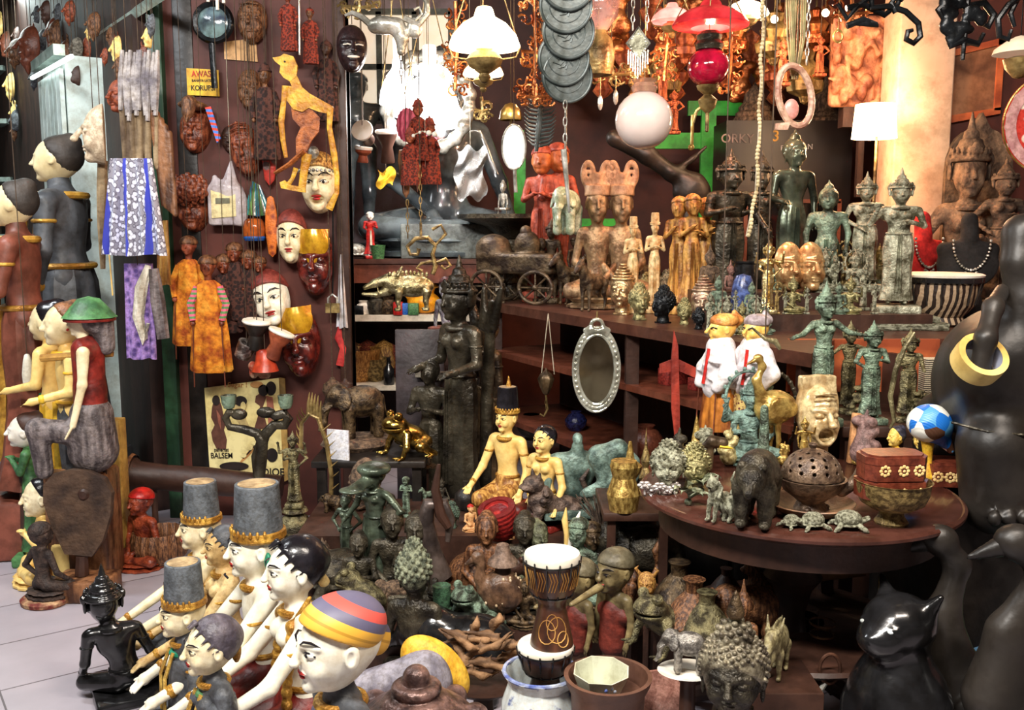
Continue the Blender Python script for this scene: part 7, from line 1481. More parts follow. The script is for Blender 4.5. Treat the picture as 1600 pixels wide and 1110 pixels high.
t = thing('scarf_figure','grey-violet carved scarf shape with a yellow dome behind the striped turban','carving'); S = SDF(.014); S.k = .05; S.c((-.35,0,.5),(.25,0,.6),.15,.2); S.c((.2,0,.6),(.3,0,.0),.2,.25); S.build('scarf',M('grey_violet',(150,146,156),(104,100,112),rough=.6),t); S = SDF(.014); S.e((.3,.1,.66),(.3,.14,.17),rot=(0,.5,0)); S.build('yellow_dome',M('marigold',(240,196,70),(216,160,40),rough=.55),t); PL(t,618,1002,Y=2.35,Z=0,rz=0,sx=.75)
# ---- ornate dark lid ----
orn_m = M('purple_brown_bronze',(138,108,100),(70,52,50),rough=.35,metal=.35,sc=9,bump=.2)
t = thing('ornate_lid','purple-brown bronze dome lid covered in spiral bosses at the bottom edge','lid'); S = SDF(.012); S.e((0,0,.3),(.5,.5,.42)); S.c((0,0,0),(0,0,.3),.45,.48); S.half((0,0,0),(0,0,-1)); S.t((0,0,.72),.17,.05,k=.03); S.t((0,0,.82),.12,.045,k=.03); S.e((0,0,.9),(.09,.09,.1),k=.03)
for z,n,q in ((.58,8,.38),(.38,12,.5),(.15,14,.5)):
 for i in range(n): a = 2*PI*(i+.3*z)/n; c = (q*math.cos(a),q*math.sin(a),z); S.e(c,.085,k=.02); S.e((c[0]*1.13,c[1]*1.13,c[2]+.02),.035,k=.01)
S.build('lid',orn_m,t); PL(t,650,1040,Y=2.2,Z=.17,sx=1.15); lathem('stand',[(0,-.7),(.3,-.7),(.25,0),(0,0)],wood_dark,t)
# ---- centre crowd ----
def st1(t,px,yt,Y,rz=0,sx=1): return PL(t,px,yt,Y=Y,Z=ST1,rz=rz,sx=sx)
def st2(t,px,yt,Y,rz=0,sx=1): return PL(t,px,yt,Y=Y,Z=STY,rz=rz,sx=sx)
duck = M('bronze_duck_green',(102,116,98),(46,52,44),rough=.3,metal=.4,sc=6,bump=.2)
t = human('duck_headed_woman',duck,'cap',fem=1,skirt=1.2,aL='side',aR='hip',hs=1.3,v=.008,label='dark green bronze woman with flat duck-like beaked head and round cap',w=1.15)
S = SDF(.01); S.k = .03; S.c((0,-.08,1.0),(0,-.24,.97),.05,.03); S.e((0,-.22,.965),(.09,.09,.02)); S.e((0,.0,1.09),(.12,.12,.06)); S.build('beak',duck,t); st1(t,584,722,3.4,-35,1.2)
t = human('bronze_woman',duck,'bun',fem=1,skirt=.6,aL='hip',aR='hip',hs=1.1,v=.011,label='dark green bronze woman in shadow left of the duck-headed one'); st1(t,540,770,3.55,-20,1)
t = human('bearded_bronze',bz_green,'cap',skirt=.4,aL='chest',aR='chest',hs=1.4,v=.012,label='squat bearded green bronze man in a flat hat behind the duck-headed woman'); st2(t,634,745,3.9,-10,1.25)
t = tag(lathem('flat_hat',[(0,0),(.5,0),(.5,.1),(.22,.14),(.2,.8),(0,1)],bz_brown),'small brown metal flat-brimmed hat ornament on a post behind the platform','ornament'); PL(t,668,702,730,Y=4.3); boxm('post',(0,0,-.5),(.06,.06,.5),wood_dark,t); t.children[-1].scale = (1,1,(t.location.z/t.scale[2]));
t = human('curly_buddha',bz_dark,'curls',pose='sit',aL='lap',aR='knee',hs=1.25,v=.009,label='dark bronze seated figure with pebbly curled hair seen from behind, centre',mh=M('pebbled_green',(150,156,130),(66,72,58),rough=.6,sc=20,bump=.5)); PL(t,646,838,Y=3.0,Z=0,rz=165,sx=.82)
t = buddha_head('buddha_head',M('dark_verdigris',(92,116,100),(44,54,46),rough=.5,bump=.4),'large turquoise-green curly head seen from behind, left of the red drum cup','curls',v=.012,cat='head'); st2(t,706,782,3.75,170,1.0)
t = PX('curled_bronze','tall curling dark bronze trunk-shaped piece in front of the curly green head','carving',680,880,3.3); t.tube('trunk',[(688,905),(672,860),(664,815),(672,785),(694,785),(704,810),(700,845)],[20,18,15,12,10,8,4],M('mauve_bronze',(110,96,90),(56,48,46),rough=.35,metal=.4,bump=.2),0,14); t.tube('branch',[(688,720),(682,760),(690,800),(702,820)],[3,7,9,6],wood_dark,-8); t.root.location.z = max(ST1-t(0,930)[2],t.root.location.z)
t = tag(lathem('black_gourd',[(0,0),(.3,.03),(.42,.3),(.38,.55),(.2,.72),(.12,.8),(.12,1),(0,1)],black_sat),'round dark gourd vase behind the curly green head','vase'); st2(t,728,752,4.0)
for px,a,Y,rz,lb in ((735,788,3.72,30,'small painted doll with red and violet skirt left of the red drum cup'),(795,812,3.62,-30,'small painted doll in blue and red holding up the red drum cup')):
 t = human('painted_doll',M('doll_skin',(232,184,130),(206,150,96)),'cap',mh=red_b,ms=M('violet_red_cloth',(84,60,170),(196,40,40),sc=3,th=(.48,.52),rough=.5),pose='sit',aL='fwd',aR='fwd',hs=1.1,label=lb,v=.014); st2(t,px,a,Y,rz,1.1)
redcup = M('ribbed_red',(170,48,44),(104,22,24),rough=.4,sc=16,kind='bands',bump=.3)
t = PX('red_drum_cup','ribbed dark red cylindrical drum cup resting at a tilt above the small dolls','cup',780,835,3.45); t.lathe('cup',[(0,2),(22,0),(26,8),(30,48),(29,50),(20,50),(19,44),(0,38)],redcup,785,834,rot=(.3,-.2,0),seg=40); t.tube('post',[(787,838),(790,925)],5,wood_dark,12);
t = quad('guardian_dog',M('brown_grey_bronze',(128,108,96),(62,50,46),rough=.5,metal=.2,sc=8,bump=.4),'brown-grey guardian dog statue with wrinkled face behind the white drum','lion',v=.01,cat='statue'); st2(t,858,733,3.68,25,1.15)
t = bird('painted_pot_bird',M('spotted_brown',(118,88,66),(66,48,38),rough=.4,sc=5,bump=.2),'fat brown wooden bird with pale ring spots and hat-like crest, left of the drum',([(-.2,0,.5),(-.28,0,.62),(-.26,0,.78),(-.3,0,.86)],[.14,.09,.07,.075]),((.08,0,.42),(.36,.26,.28)),legs=.15,v=.01)
m = MB(); rn = random.Random(2)
for i in range(26):
 a_ = rn.uniform(-2.7,.5); z = rn.uniform(-.4,.75); q = math.sqrt(1-z*z); c = Vector((.08+.36*q*math.cos(a_),.26*q*math.sin(a_)*1.0,.42+.28*z)); m.ball(c,.022,8,6)
m.build('ring_spot',M('cream_spot',(226,206,176),(200,176,140),bump=0),t); lathem('crest_hat',[(0,1.05),(.1,1.02),(.14,.9),(.24,.82),(.25,.78),(0,.78)],M('mauve_hat',(140,116,100),(90,72,62),rough=.6,bump=.2),t,28,c=(.1,0,0)); S = SDF(.02); S.c((.1,0,.6),(.1,0,.8),.14,.12); S.build('hat_neck',wood_dark,t); PL(t,776,848,Y=3.12,Z=ST1,rz=10,sx=.75)
for px,a,Y,rz,k,mt,lb,s_ in ((700,905,3.2,20,'frog',bz_dark,'dark bronze crouching frog left of the ring-spotted bird',1),(715,950,3.0,-10,'bear',black_gloss,'glossy black bear-like animal with a shining round rump',1),(680,965,3.1,60,'lion',wood_dark,'small dark lion carving beside the glossy black animal',1),(610,905,3.25,10,'elephant',stone_dark,'grey-brown elephant behind the striped turban',1.0),(530,860,3.45,30,'turtle',bz_dark,'flat dark bronze turtle at the left of the crowd',1.3)):
 t = quad('dark_animal',mt,lb,k,v=.016); PL(t,px,a,Y=Y,Z=ST1 if Y > 3.07 else 0,rz=rz,sx=s_)
t = tag(lathem('green_bamboo',[(0,0),(.22,0),(.24,.5),(.2,.52),(.22,1),(.18,1),(0,.9)],M('mossy_green',(70,108,80),(40,60,46),rough=.5,bump=.3)),'mossy green bamboo-like wooden post among the dark animals','post'); PL(t,690,915,Y=3.08,Z=ST1,sx=.9)
t = human('headless_torso',M('aqua_bronze',(134,160,150),(66,84,78),rough=.45,metal=.2,sc=8,bump=.3),'none',pose='bust',base='plinth',hs=.45,ears=0,w=1.2,v=.011,label='aqua-green bronze torso right of the painted woman'); st2(t,902,676,3.8,10,1.0)
for px,a,b,lb,mt in ((950,686,790,'aqua-green bronze bent figure with drooping leaves, left of the brass pots',MATS['aqua_bronze']),(965,735,800,'dark green pointed metal fish shape hanging head down beside the leaf figure',bz_dark)):
 t = thing('leaf_bronze',lb,'ornament'); S = SDF(.02); S.k = .05
 if px == 950: S.chain([(0,0,0),(.02,0,.5),(-.1,0,.85),(.12,0,.95),(.3,0,.8)],[.14,.1,.13,.1,.07]); [S.e((.3-.12*i,-.05,.7-.06*i),(.07,.04,.16),rot=(0,.3*i,0)) for i in range(5)]
 else: S.c((0,0,.95),(0,0,.45),.06,.2); S.c((0,0,.45),(0,0,.0),.2,.04)
 S.build('ornament',mt,t); st2(t,px,a,3.6 if px == 950 else 3.5,0,1.0)
hair_f = M('feather_plume',(120,100,84),(60,48,42),rough=.8,bump=.2)
t = thing('feather_plume','loose dark feather plume duster standing right of the guardian dog','duster'); rn = random.Random(9)
m = MB()
for i in range(70): a_ = rn.uniform(0,6.28); r_ = rn.uniform(.1,.5); m.tube([(0,0,.1),(r_*.4*math.cos(a_),r_*.3*math.sin(a_),.55),(r_*math.cos(a_),r_*.6*math.sin(a_),rn.uniform(.75,1.0))],[.012,.012,.003],4)
m.build('feathers',hair_f,t); MB().tube([(0,0,0),(0,0,.3)],.03,8).build('handle',wood_dark,t); st2(t,940,762,3.45,0,.8)
t = PX('white_horn','pair of curved ivory-white horn points in front of the feather plume','horn',890,850,3.3); t.tube('horn',[(888,862),(893,840),(900,815),(906,798)],[3,6,5,1],white_p,0,10); t.tube('horn',[(884,860),(886,835),(882,812),(884,792)],[3,5,5,1],cream_y,0,10); t.lathe('base',[(0,-85),(12,-85),(9,-10),(7,2),(0,4)],wood_dark,887,862)
for px,a,rz,mt in ((820,800,0,bz_dark),(840,812,20,M('olive_pebble',(116,120,92),(60,62,46),bump=.5)),(905,808,-20,bz_green),(925,815,10,bz_brown),(612,790,10,bz_dark),(650,800,0,bz_dark),(560,830,0,bz_dark),(760,800,0,wood_brown)):
 t = human('dark_figurine',mt,'cap' if px % 2 else 'bun',pose='sit',aL='lap',aR='chest',hs=1.2,v=.015,label={820: 'dark seated figurine just right of the red drum cup',840: 'olive pebbly seated figurine above the white drum',905: 'green seated figurine right of the white drum',925: 'brown seated figurine below the feather plume',612: 'dark seated figurine right of the duck-headed woman',650: 'dark seated figurine behind the curl-haired back',560: 'dark seated figurine left of the duck-headed woman skirt',760: 'brown seated figurine at the left of the red drum cup'}[px]); st1(t,px,a,3.3+.03*(px % 5),rz)
fl = [(518,772,3.95,'bear',bz_brown,'brown bear-like animal under the flame-edged arch'),(560,790,4.0,'horse',bz_dark,'dark horse at the left of the platform top'),(607,770,4.05,'elephant',bz_dark,'dark elephant behind the bearded bronze man'),(520,840,3.5,'lion',stone_dark,'brown stone lion at the left end of the lower step'),(565,885,3.22,'frog',bz_olive,'olive frog low in front of the duck-headed woman'),(668,760,4.08,'horse',bz_green,'green bronze horse left of the black gourd'),(745,862,3.4,'turtle',wood_brown,'brown turtle between the dolls and the spotted bird'),(838,850,3.35,'bear',wood_dark,'dark bear behind the tall goblet drum'),(600,940,3.12,'lion',bz_dark,'dark lion just above the striped turban'),(742,905,3.12,'frog',bz_green,'green frog just left of the spotted bird neck'),(1000,815,3.3,'elephant',bz_dark,'dark elephant in the shadow under the left rim of the round table'),(985,850,3.1,'lion',wood_brown,'brown lion beneath the brass pot stand')]
for i,(px,a,Y,k,mt,lb) in enumerate(fl):
 t = quad('dark_animal',mt,lb,k,v=.02); PL(t,px,a,Y=Y,Z=STY if Y > 3.62 else (ST1 if px < 900 else .2),rz=(i*47) % 90-20)
 if px > 900: boxm('box',(0,0,-.2/t.scale[2]/2),(.3,.25,.2/t.scale[2]/2),wood_dark,t)
for px,a,Y,lb,h in ((590,745,4.1,'dark narrow figure at the rear of the platform left of the bearded man','crown'),(640,800,3.8,'dark squatting figure between the bearded man and the curled bronze','cap'),(690,745,4.12,'small dark crowned figure left of the black gourd','crown'),(820,905,3.12,'small dark seated figure hidden behind the drum, right of the spotted bird','bun'),(545,905,3.2,'small dark seated figure above the turban left side','curls')):
 t = human('dark_figurine',bz_dark if px % 20 else bz_brown,h,pose='sit',aL='lap',aR='knee',hs=1.2,v=.018,label=lb); PL(t,px,a,Y=Y,Z=STY if Y > 3.62 else ST1,rz=px % 50-25)
 # ---- drums and pots ----
dj = M('drum_brown',(96,58,40),(52,30,22),rough=.35,sc=6,kind='wood',bump=.1,coat=.3); etch = M('etched_gold',(206,158,88),(150,104,50),rough=.5,bump=0)
ctr = at(852,1010,2.35)
pot = thing('porcelain_pot','blue and white porcelain pot with a ruffled rim holding the lower drum','pot'); pot.location = (ctr.x-.012,2.35,0); kq = mpp(ctr); zr = at(840,1048,2.35).z
porc = M('blue_white_porcelain',(226,234,232),(70,90,160),rough=.15,sc=30,bump=.0,coat=.6,th=(.30,.40),dirt=.08); lathem('pot',[(0,0),(40*kq,0),(44*kq,.03),(62*kq,zr*.45),(60*kq,zr*.8),(50*kq,zr*.92),(60*kq,zr),(54*kq,zr),(46*kq,zr*.9),(50*kq,zr*.5),(0,zr*.3)],porc,pot,60,flute=.02,nf=12); m = MB(); m.torus((0,0,zr),57*kq,3.5*kq,60); m.build('blue_rim',M('blue_rim',(190,200,220),(90,106,170),rough=.2,sc=20,bump=0),pot)
def djembe(px,ytop,ybot,w,Y,lb,etched=1,zfix=None):
 t = thing('goblet_drum',lb,'drum'); pT = at(px,ytop,Y); pB = at(px,ybot,Y); h = pT.z-pB.z; r = w/2*mpp(pT)
 lathem('shell',[(0,0),(r*.78,0),(r*.76,h*.05),(r*.5,h*.4),(r*.52,h*.48),(r*.86,h*.62),(r*.98,h*.93),(0,h*.93)],dj,t,48)
 lathem('skin',[(r*.99,h*.91),(r*1.01,h*.97),(r*.97,h),(0,h*1.005)],skin_h,t,56)
 m = MB(); m.torus((0,0,h*.915),r*1.02,r*.035,48); m.torus((0,0,h*.56),r*.74,r*.035,40)
 for i in range(14): a = 2*PI*i/14; m.tube([(r*1.04*math.cos(a),r*1.04*math.sin(a),h*.96),(r*1.0*math.cos(a),r*1.0*math.sin(a),h*.85),(r*.76*math.cos(a),r*.76*math.sin(a),h*.56)],r*.03,5)
 m.build('rope',black_gloss,t)
 if etched:
  m = MB()
  for i in range(14):
   for q in (.25,.5,.75):
    a = 2*PI*(i+q)/14; rr = r*.93*.985
    m.tube([(r*.90*math.cos(a-.06),r*.90*math.sin(a-.06),h*.66),(r*.955*math.cos(a+.06),r*.955*math.sin(a+.06),h*.78),(r*.975*math.cos(a-.05),r*.975*math.sin(a-.05),h*.87)],r*.017,4)
  m.build('etched_panel',etch,t)
  m = MB()
  for (a0,z0,R0,zr_) in ((-1.9,.2,.3,.12),(-1.3,.22,.35,.13),(-1.6,.3,.22,.08),(-1.0,.12,.2,.08)):
   pts = []
   for i in range(16):
    q = 2*PI*i/15; a = a0+R0*1.6*math.cos(q); z = h*(z0+zr_*math.sin(q)); u = max(0,min(1,(z/h-.05)/.35)); rr = r*(.76-.26*u)*1.015; pts.append((rr*math.cos(a),rr*math.sin(a),z))
   m.tube(pts,r*.02,5)
  m.build('etched_vine',etch,t)
 t.location = (pB.x,Y,pB.z); return t
d2 = djembe(852,1006,1100,88,2.35,'lower small goblet drum with bright white skin standing in the porcelain pot',0)
d1 = djembe(862,862,1004,88,2.35,'tall carved brown goblet drum with bright white skin standing on the lower drum'); d1.location.z = d2.location.z+(at(852,1006,2.35).z-at(852,1100,2.35).z)*1.006;
t = thing('brown_planter','wide dark brown clay planter at the bottom edge holding the octagonal bowl','pot'); q = at(950,1055,2.25); kz = mpp(q); t.location = (q.x,2.25,0); cl = M('brown_clay',(112,78,62),(78,52,42),rough=.5,sc=5,bump=.15); lathem('planter',[(0,0),(44*kz,0),(58*kz,q.z*.9),(66*kz,q.z*.96),(69*kz,q.z),(62*kz,q.z),(54*kz,q.z*.9),(0,q.z*.86)],cl,t,56)
tz = q.z
t = thing('octagonal_bowl','white octagonal porcelain bowl with small blue flower inside the brown planter','bowl'); t.location = (q.x-.02,2.25,q.z*.875); prof = [(0,0),(26*kz,0),(42*kz,46*kz),(40*kz,46*kz),(24*kz,4*kz),(0,4*kz)]
o = MB().lathe(prof,8,(0,0,0),1.1,1).build('bowl',M('greenish_white_porcelain',(226,228,206),(200,204,180),rough=.2,sc=4,bump=.02,coat=.5),t,smooth=False); t.rotation_euler = (.12,0,.3)
m = MB(); [m.ball((-.0+8*kz*math.cos(i*1.26),-37*kz,30*kz+6*kz*math.sin(i*1.26)),(3*kz,1.5*kz,3*kz),8,5) for i in range(5)]; m.build('blue_flower',MATS['blue_rim'],t)
t = thing('wood_platter','dark round platter on a stand heaped with pieces of driftwood','platter'); q = at(755,1058,2.62); t.location = (q.x,2.62,0); kz = mpp(q); lathem('platter',[(0,q.z*.9),(50*kz,q.z*.9),(70*kz,q.z),(68*kz,q.z),(48*kz,q.z*.93),(0,q.z*.93)],wood_dark,t,40); lathem('stand',[(0,0),(40*kz,0),(20*kz,.05),(14*kz,q.z*.9),(0,q.z*.9)],wood_dark,t,24)
rn = random.Random(11); wlab = 'piece of twisted pale brown driftwood heaped on the dark platter'
dw = M('driftwood_tan',(158,120,84),(84,60,42),rough=.75,sc=9,kind='woodx',bump=.5)
for i,(px,py,ang,L_) in enumerate(((700,1030,.2,90),(740,1015,.35,110),(770,1000,-.3,80),(720,1000,-.5,60),(790,1030,.9,60),(760,1040,.1,100),(730,1050,-.2,80),(742,985,1.3,40),(775,975,1.2,30),(700,1050,.6,60),(800,1010,.4,50),(715,1015,-.7,70),(752,1018,.6,95),(690,1040,0,70),(780,1045,-.1,80),(735,1000,.1,75))):
 p = at(px,py,2.62+rn.uniform(-.04,.04)); L2 = L_*kz; S = SDF(.006); S.k = .015; S.chain([(-L2*.62,0,0),(-L2*.1,.01,L2*.05),(L2*.3,-.01,-L2*.04),(L2*.66,0,L2*.05)],[.004,.011,.009,.003]); S.c((0,0,0),(L2*.15,.0,L2*.26),.006,.002)
 o = S.build('driftwood_piece',dw); o.location = p; o.rotation_euler = (0,-ang,rn.uniform(-.4,.4)); tag(o,wlab,'driftwood','driftwood pieces on the dark platter')
 # ---- lower right crowd under the table ----
vest = M('maroon_vest',(122,48,36),(76,28,22),rough=.6,bump=.2); gf2 = M('olive_face',(150,134,92),(92,80,54),rough=.45,bump=.15)
for px,a,Y,lb,rz in ((905,872,2.85,'carved long-nosed puppet figure in maroon vest, left of two, half hidden by the drum',-55),(962,856,2.8,'carved long-nosed puppet figure in maroon vest with round cap, right of two',-50)):
 t = human('long_nosed_figure',gf2,'cap',mh=M('olive_cap',(120,112,88),(72,66,50),bump=.2),ms=wood_dark,skirt=.4,aL='down',aR='down',hs=1.7,paint=1,v=.009,label=lb,w=1.0); S = SDF(.01); S.c((0,-.13,.98),(0,-.36,.93),.026,.016); S.build('nose',gf2,t); S = SDF(.012); S.chain([(0,0,.8),(0,0,.58)],[.085,.095]); S.c((-.08,0,.78),(.08,0,.78),.05); S.build('vest',vest,t); PL(t,px,a,Y=Y,Z=0,rz=rz,sx=1.05)
zt_ = .36
def lowt(t,px,yt,Y,rz=0,sx=1): return PL(t,px,yt,Y=Y,Z=zt_,rz=rz,sx=sx)
vas = [(0,0),(.25,0),(.42,.2),(.45,.4),(.25,.68),(.12,.82),(.12,.95),(.16,1),(0,1)]
for px,a,mt,lb,Y in ((1062,878,bz_brown,'tall brown pear-shaped vase under the table, left',2.72),(1085,905,wood_brown,'squat brown vase just right of the tall pear-shaped one under the table',2.6),(1105,925,bz_olive,'small olive round vase in the middle under the table',2.55),(1135,888,wood_dark,'dark rounded pot at the back under the table',2.9)):
 t = tag(lathem('vase',vas,mt,None,32),lb,'vase'); lowt(t,px,a,Y)
for px,a,Y,rz,k,lb,mt in ((1195,875,2.85,-20,'lion','brown carved monkey-like beast crouching under the table',wood_brown),(1160,912,2.62,10,'bear','brown bear figurine in the middle under the table',wood_brown),(1040,918,2.6,30,'frog','greenish frog figurine at the left under the table',bz_olive)):
 t = quad('carved_beast',mt,lb,k,v=.018); lowt(t,px,a,Y,rz)
for px,a,lb in ((1010,885,'tan fox-faced carving at the left under the table rim'),(1025,935,'small tan shield-faced carving below the fox-faced one')):
 t = facemask('fox_face',wood_gold,lb,nose=1.6,paint=0,horns=1,v=.02,cat='carving'); PL(t,px,a,a+48,Y=2.72,rz=-20); boxm('post',(0,.05,0),(.1,.03,1),wood_dark,t); hh = (t.location.z/t.scale[2]+.3)/2; t.children[-1].data.transform(Matrix.Translation((0,0,.3-hh)) @ Matrix.Diagonal((1,1,hh,1)))
t = PX('white_dish','white oval dish with a silver-grey elephant-headed ornament on it','dish',1075,1050,2.3); t.lathe('dish',[(0,0),(30,0),(48,7),(47,8),(28,3),(0,3)],white_p,1075,1052,seg=48,sy=.8); t.lathe('stand',[(0,-420*.9),(26,-420*.9),(14,-300),(12,0),(0,0)],wood_dark,1075,1052); t.root.location.z += -t.root.location.z+max(.0,at(1075,1052,2.3).z)
sc0 = 378*t.k; t.root.children[-1].data.transform(Matrix.Diagonal((1,1,(t.root.location.z)/sc0,1)))
dz = t.root.location.z+3*t.k
t = quad('grey_elephant',M('pewter',(176,172,164),(96,92,88),rough=.35,metal=.5,bump=.3),'silver-grey elephant ornament lying on the white oval dish','elephant',v=.016); PL(t,1070,984,Y=2.3,Z=dz,rz=-10,sx=.95)
t = tag(lathem('pink_dish',[(0,0),(.2,0),(.5,.2),(.48,.22),(0,.06)],M('dusty_pink',(176,130,116),(140,96,84),rough=.4)),'dusty pink plate leaning behind the silver-grey elephant ornament','plate'); t.scale = (.16,.16,.16); t.location = at(1022,1035,2.42); t.rotation_euler = (1.1,.5,0)
t.location.z = .29; boxm('stand',(0,0,-.5),(.1,.1,.5),wood_dark,t).scale = (1,1,1)
t = buddha_head('buddha_head',bz_dark,'large dark bronze head with beaded curl hair at the bottom edge right of centre','curls',v=.009,cat='head',cr=.055,nc=260,mh=M('beaded_bronze',(150,142,120),(74,66,54),rough=.4,metal=.3,bump=.3)); PL(t,1148,968,Y=2.15,Z=.37,rz=-20,sx=1.1); boxm('pedestal',(0,.02,-.25),(.2,.2,.25),wood_dark,t); lo_ = t.location.z/t.scale[2]; t.children[-1].data.transform(Matrix.Diagonal((1,1,lo_/.5,1)))
S = SDF(.02); S.c((0,.04,1.1),(0,.04,1.3),.08,.02); S.build('finial',bz_brown,t)
t = quad('pale_pig',M('olive_cream',(170,160,120),(104,94,66),rough=.4,bump=.2),'olive-cream glazed pig-like animal on a box under the right of the table','boar',v=.018); PL(t,1215,960,Y=2.42,Z=.36,rz=60,sx=.7)
b_ = boxm('wooden_box',(0,0,.18),(.1,.1,.18),wood_dark,None,.004); tag(b_,'dark wooden box under the olive-cream pig-like animal','box'); b_.location = (at(1215,960,2.42).x,2.42,0)
t = human('leaning_figure',wood_brown,'spire',pose='sit',aL='lap',aR='chest',hs=1.3,v=.015,label='brown figurine with a long pointed leaf-like hat under the table rim'); lowt(t,1163,905,2.48,-40)
b_ = boxm('pale_plank',(0,0,0),(.12,.02,.025),M('pale_plank_wood',(176,136,96),(130,94,62),kind='woodx'),None,.003); tag(b_,'pale wooden plank end tucked under the round table top','plank'); p = at(1292,893,3.0); b_.location = p; b_.rotation_euler = (0,-.12,0)
boxm('post',(0,.03,-p.z/2),(.02,.02,p.z/2),wood_dark,b_)
for x,y,h,lb in ((.62,3.62,.5,'added dark box standing in for shade behind the vases under the table'),(1.02,3.62,.45,'added dark box standing in for shade behind the table pedestal')):
 b_ = tag(boxm('shade_filler_box',(0,0,h/2),(.19,.16,h/2),black_sat,None,.004),lb,'crate'); b_.location = (x,y,0)  # dark boxes added to cover the pale floor, standing in for shade
 # ================= hanging lamps and wares =================
WARM = (1,.62,.34)
lamp(757,14,80,112,'largest warm-white glass oil lamp shade glowing at the top, left of the metal discs',hotw,4.2,45,WARM,chimney=0)
lamp(755,88,120,64,'smaller glowing warm-white shade with brass basket fount, hanging below the largest one',hotw,4.35,6,WARM,fount=1)
opal_r = M('red_glass_glow',(200,50,56),(150,30,36),rough=.15,em=.7,bump=0); pinkg = M('pink_glass_glow',(255,170,160),(250,130,120),rough=.15,em=1.2,bump=0)
lamp(1110,2,44,120,'red glass lamp shade with a bright bulb at the top right of centre',opal_r,4.6,45,(1,.5,.3),chimney=0,fount=0)
lamp(1050,6,36,66,'pinkish glass lamp shade left of the red one',pinkg,4.9,14,WARM,chimney=0)
lamp(1166,-4,26,70,'warm-white glass lamp shade right of the red one',hotw,4.7,22,WARM,chimney=0)
t = PX('glowing_bulb','round glowing bulb under the red glass shade','bulb',1110,22,4.55); t.ball('bulb',1110,22,11,hotw); t.cord(1110,12,brass_old)
t = PX('red_globe','shiny dark red glass globe of a lamp with brass foot, below the glowing bulb','lamp',1107,105,4.5); t.ball('globe',1107,105,(33,33,30),M('ruby_glass',(190,20,60),(130,8,36),rough=.08,bump=0,coat=.8)); t.lathe('fount',[(0,-100),(3,-98),(3,-70),(12,-62),(15,-50),(6,-42),(16,-34),(18,-28),(0,-26)],brass_old,1107,105); t.lathe('collar',[(20,26),(22,34),(18,40),(20,48),(14,54),(0,54)],bz_dark,1107,105); t.tube('arm',[(1107,158),(1090,172),(1085,190)],2.5,brass_old); t.ball('arm_knob',1083,228,(5,5,5),brass); t.tube('arm_rod',[(1084,178),(1084,226)],2.5,brass); t.cord(1107,52,brass_old)
t = PX('white_globe','plain white glass globe lampshade hanging in the middle at the top','lamp',1006,188,4.1); t.ball('globe',1006,188,45,M('milk_glass',(222,206,198),(214,196,188),rough=.12,bump=0,coat=.5,dirt=0),seg=40); t.lathe('glass_collar',[(18,42),(21,50),(16,56),(20,62)],M('collar_glass',(200,160,140),(160,120,100),rough=.1,alpha=.7,bump=0),1006,188,close=False); t.cord(1006,128,brass_old)
t = PX('metal_discs','string of big overlapping coin-like grey metal discs hanging at the top','discs',885,60,3.9)
coin = M('coin_metal',(96,104,104),(56,66,64),rough=.42,metal=.3,sc=9,bump=.12)
for i,(x,y) in enumerate(((884,-46),(887,-22),(884,10),(889,48),(882,88),(888,114))):
 r = 42; m = MB(); m.lathe([(0,-1.2*t.k),(r*t.k,-1.2*t.k),(r*1.02*t.k,0),(r*t.k,2.6*t.k),(r*.93*t.k,2.6*t.k),(r*.9*t.k,1.4*t.k),(0,1.4*t.k)],56); m.torus((0,0,2*t.k),r*.95*t.k,2.4*t.k,48); m.torus((0,0,1.6*t.k),r*.62*t.k,.9*t.k,40)
 for j in range(9): a = j*.7; m.tube([(r*t.k*.45*math.cos(a),r*t.k*.4*math.sin(a),1.6*t.k),(r*t.k*.2*math.cos(a+.5),r*t.k*.3*math.sin(a+.5),2.2*t.k),(r*t.k*.1*math.cos(a+1.2),r*t.k*.25*math.sin(a),1.6*t.k)],1.4*t.k,5)
 m.build('disc',coin,t.root,loc=t(x,y,-10+i*6.5),rot=(PI/2+.04,0,.05*i))
t.cord(885,-60,iron); chain_part(t.root,t(884,0)[0],0,t(0,232)[2],t(0,155)[2],silver,.012); t.tube('leaf_chain',[(882,230),(886,270),(892,330)],[5,4,2],silver,0)
t = PX('brass_bell','small brass bell hanging left of the metal discs','bell',798,188,4.5); t.lathe('bell',[(17,0),(18,2),(16,14),(9,24),(0,27)],brass,798,188,close=False); t.cord(798,162); t.tube('clapper',[(798,180),(798,194)],2,brass_old)
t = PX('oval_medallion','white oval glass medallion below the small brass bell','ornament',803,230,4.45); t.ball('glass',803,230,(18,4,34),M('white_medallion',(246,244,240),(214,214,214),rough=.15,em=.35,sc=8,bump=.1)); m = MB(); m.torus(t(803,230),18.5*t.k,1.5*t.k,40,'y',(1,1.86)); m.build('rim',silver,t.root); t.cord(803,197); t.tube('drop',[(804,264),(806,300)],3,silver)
t = PX('feathered_carving','grey slatted fish-bone shaped carving hanging below the metal discs','carving',840,195,4.5); t.tube('spine',[(846,152),(842,200),(838,236)],[3,5,3],MATS['coin_metal']); m = MB()
for i in range(13):
 for s in (-1,1): y = 156+6*i; m.tube([t(844,y),t(844+s*(12+6*math.sin(i/12*PI)),y-3),t(844+s*(20+5*math.sin(i/12*PI)),y-10)],[2.4*t.k,1.8*t.k,.5*t.k],5)
m.build('slats',coin,t.root); t.cord(846,152)
t = PX('silver_pendant','silver filigree diamond pendant with fringe above the white globe','pendant',997,80,4.1); t.poly('diamond',[(997,46),(1013,68),(997,92),(981,68)],bz_pale,-1,3); m = MB()
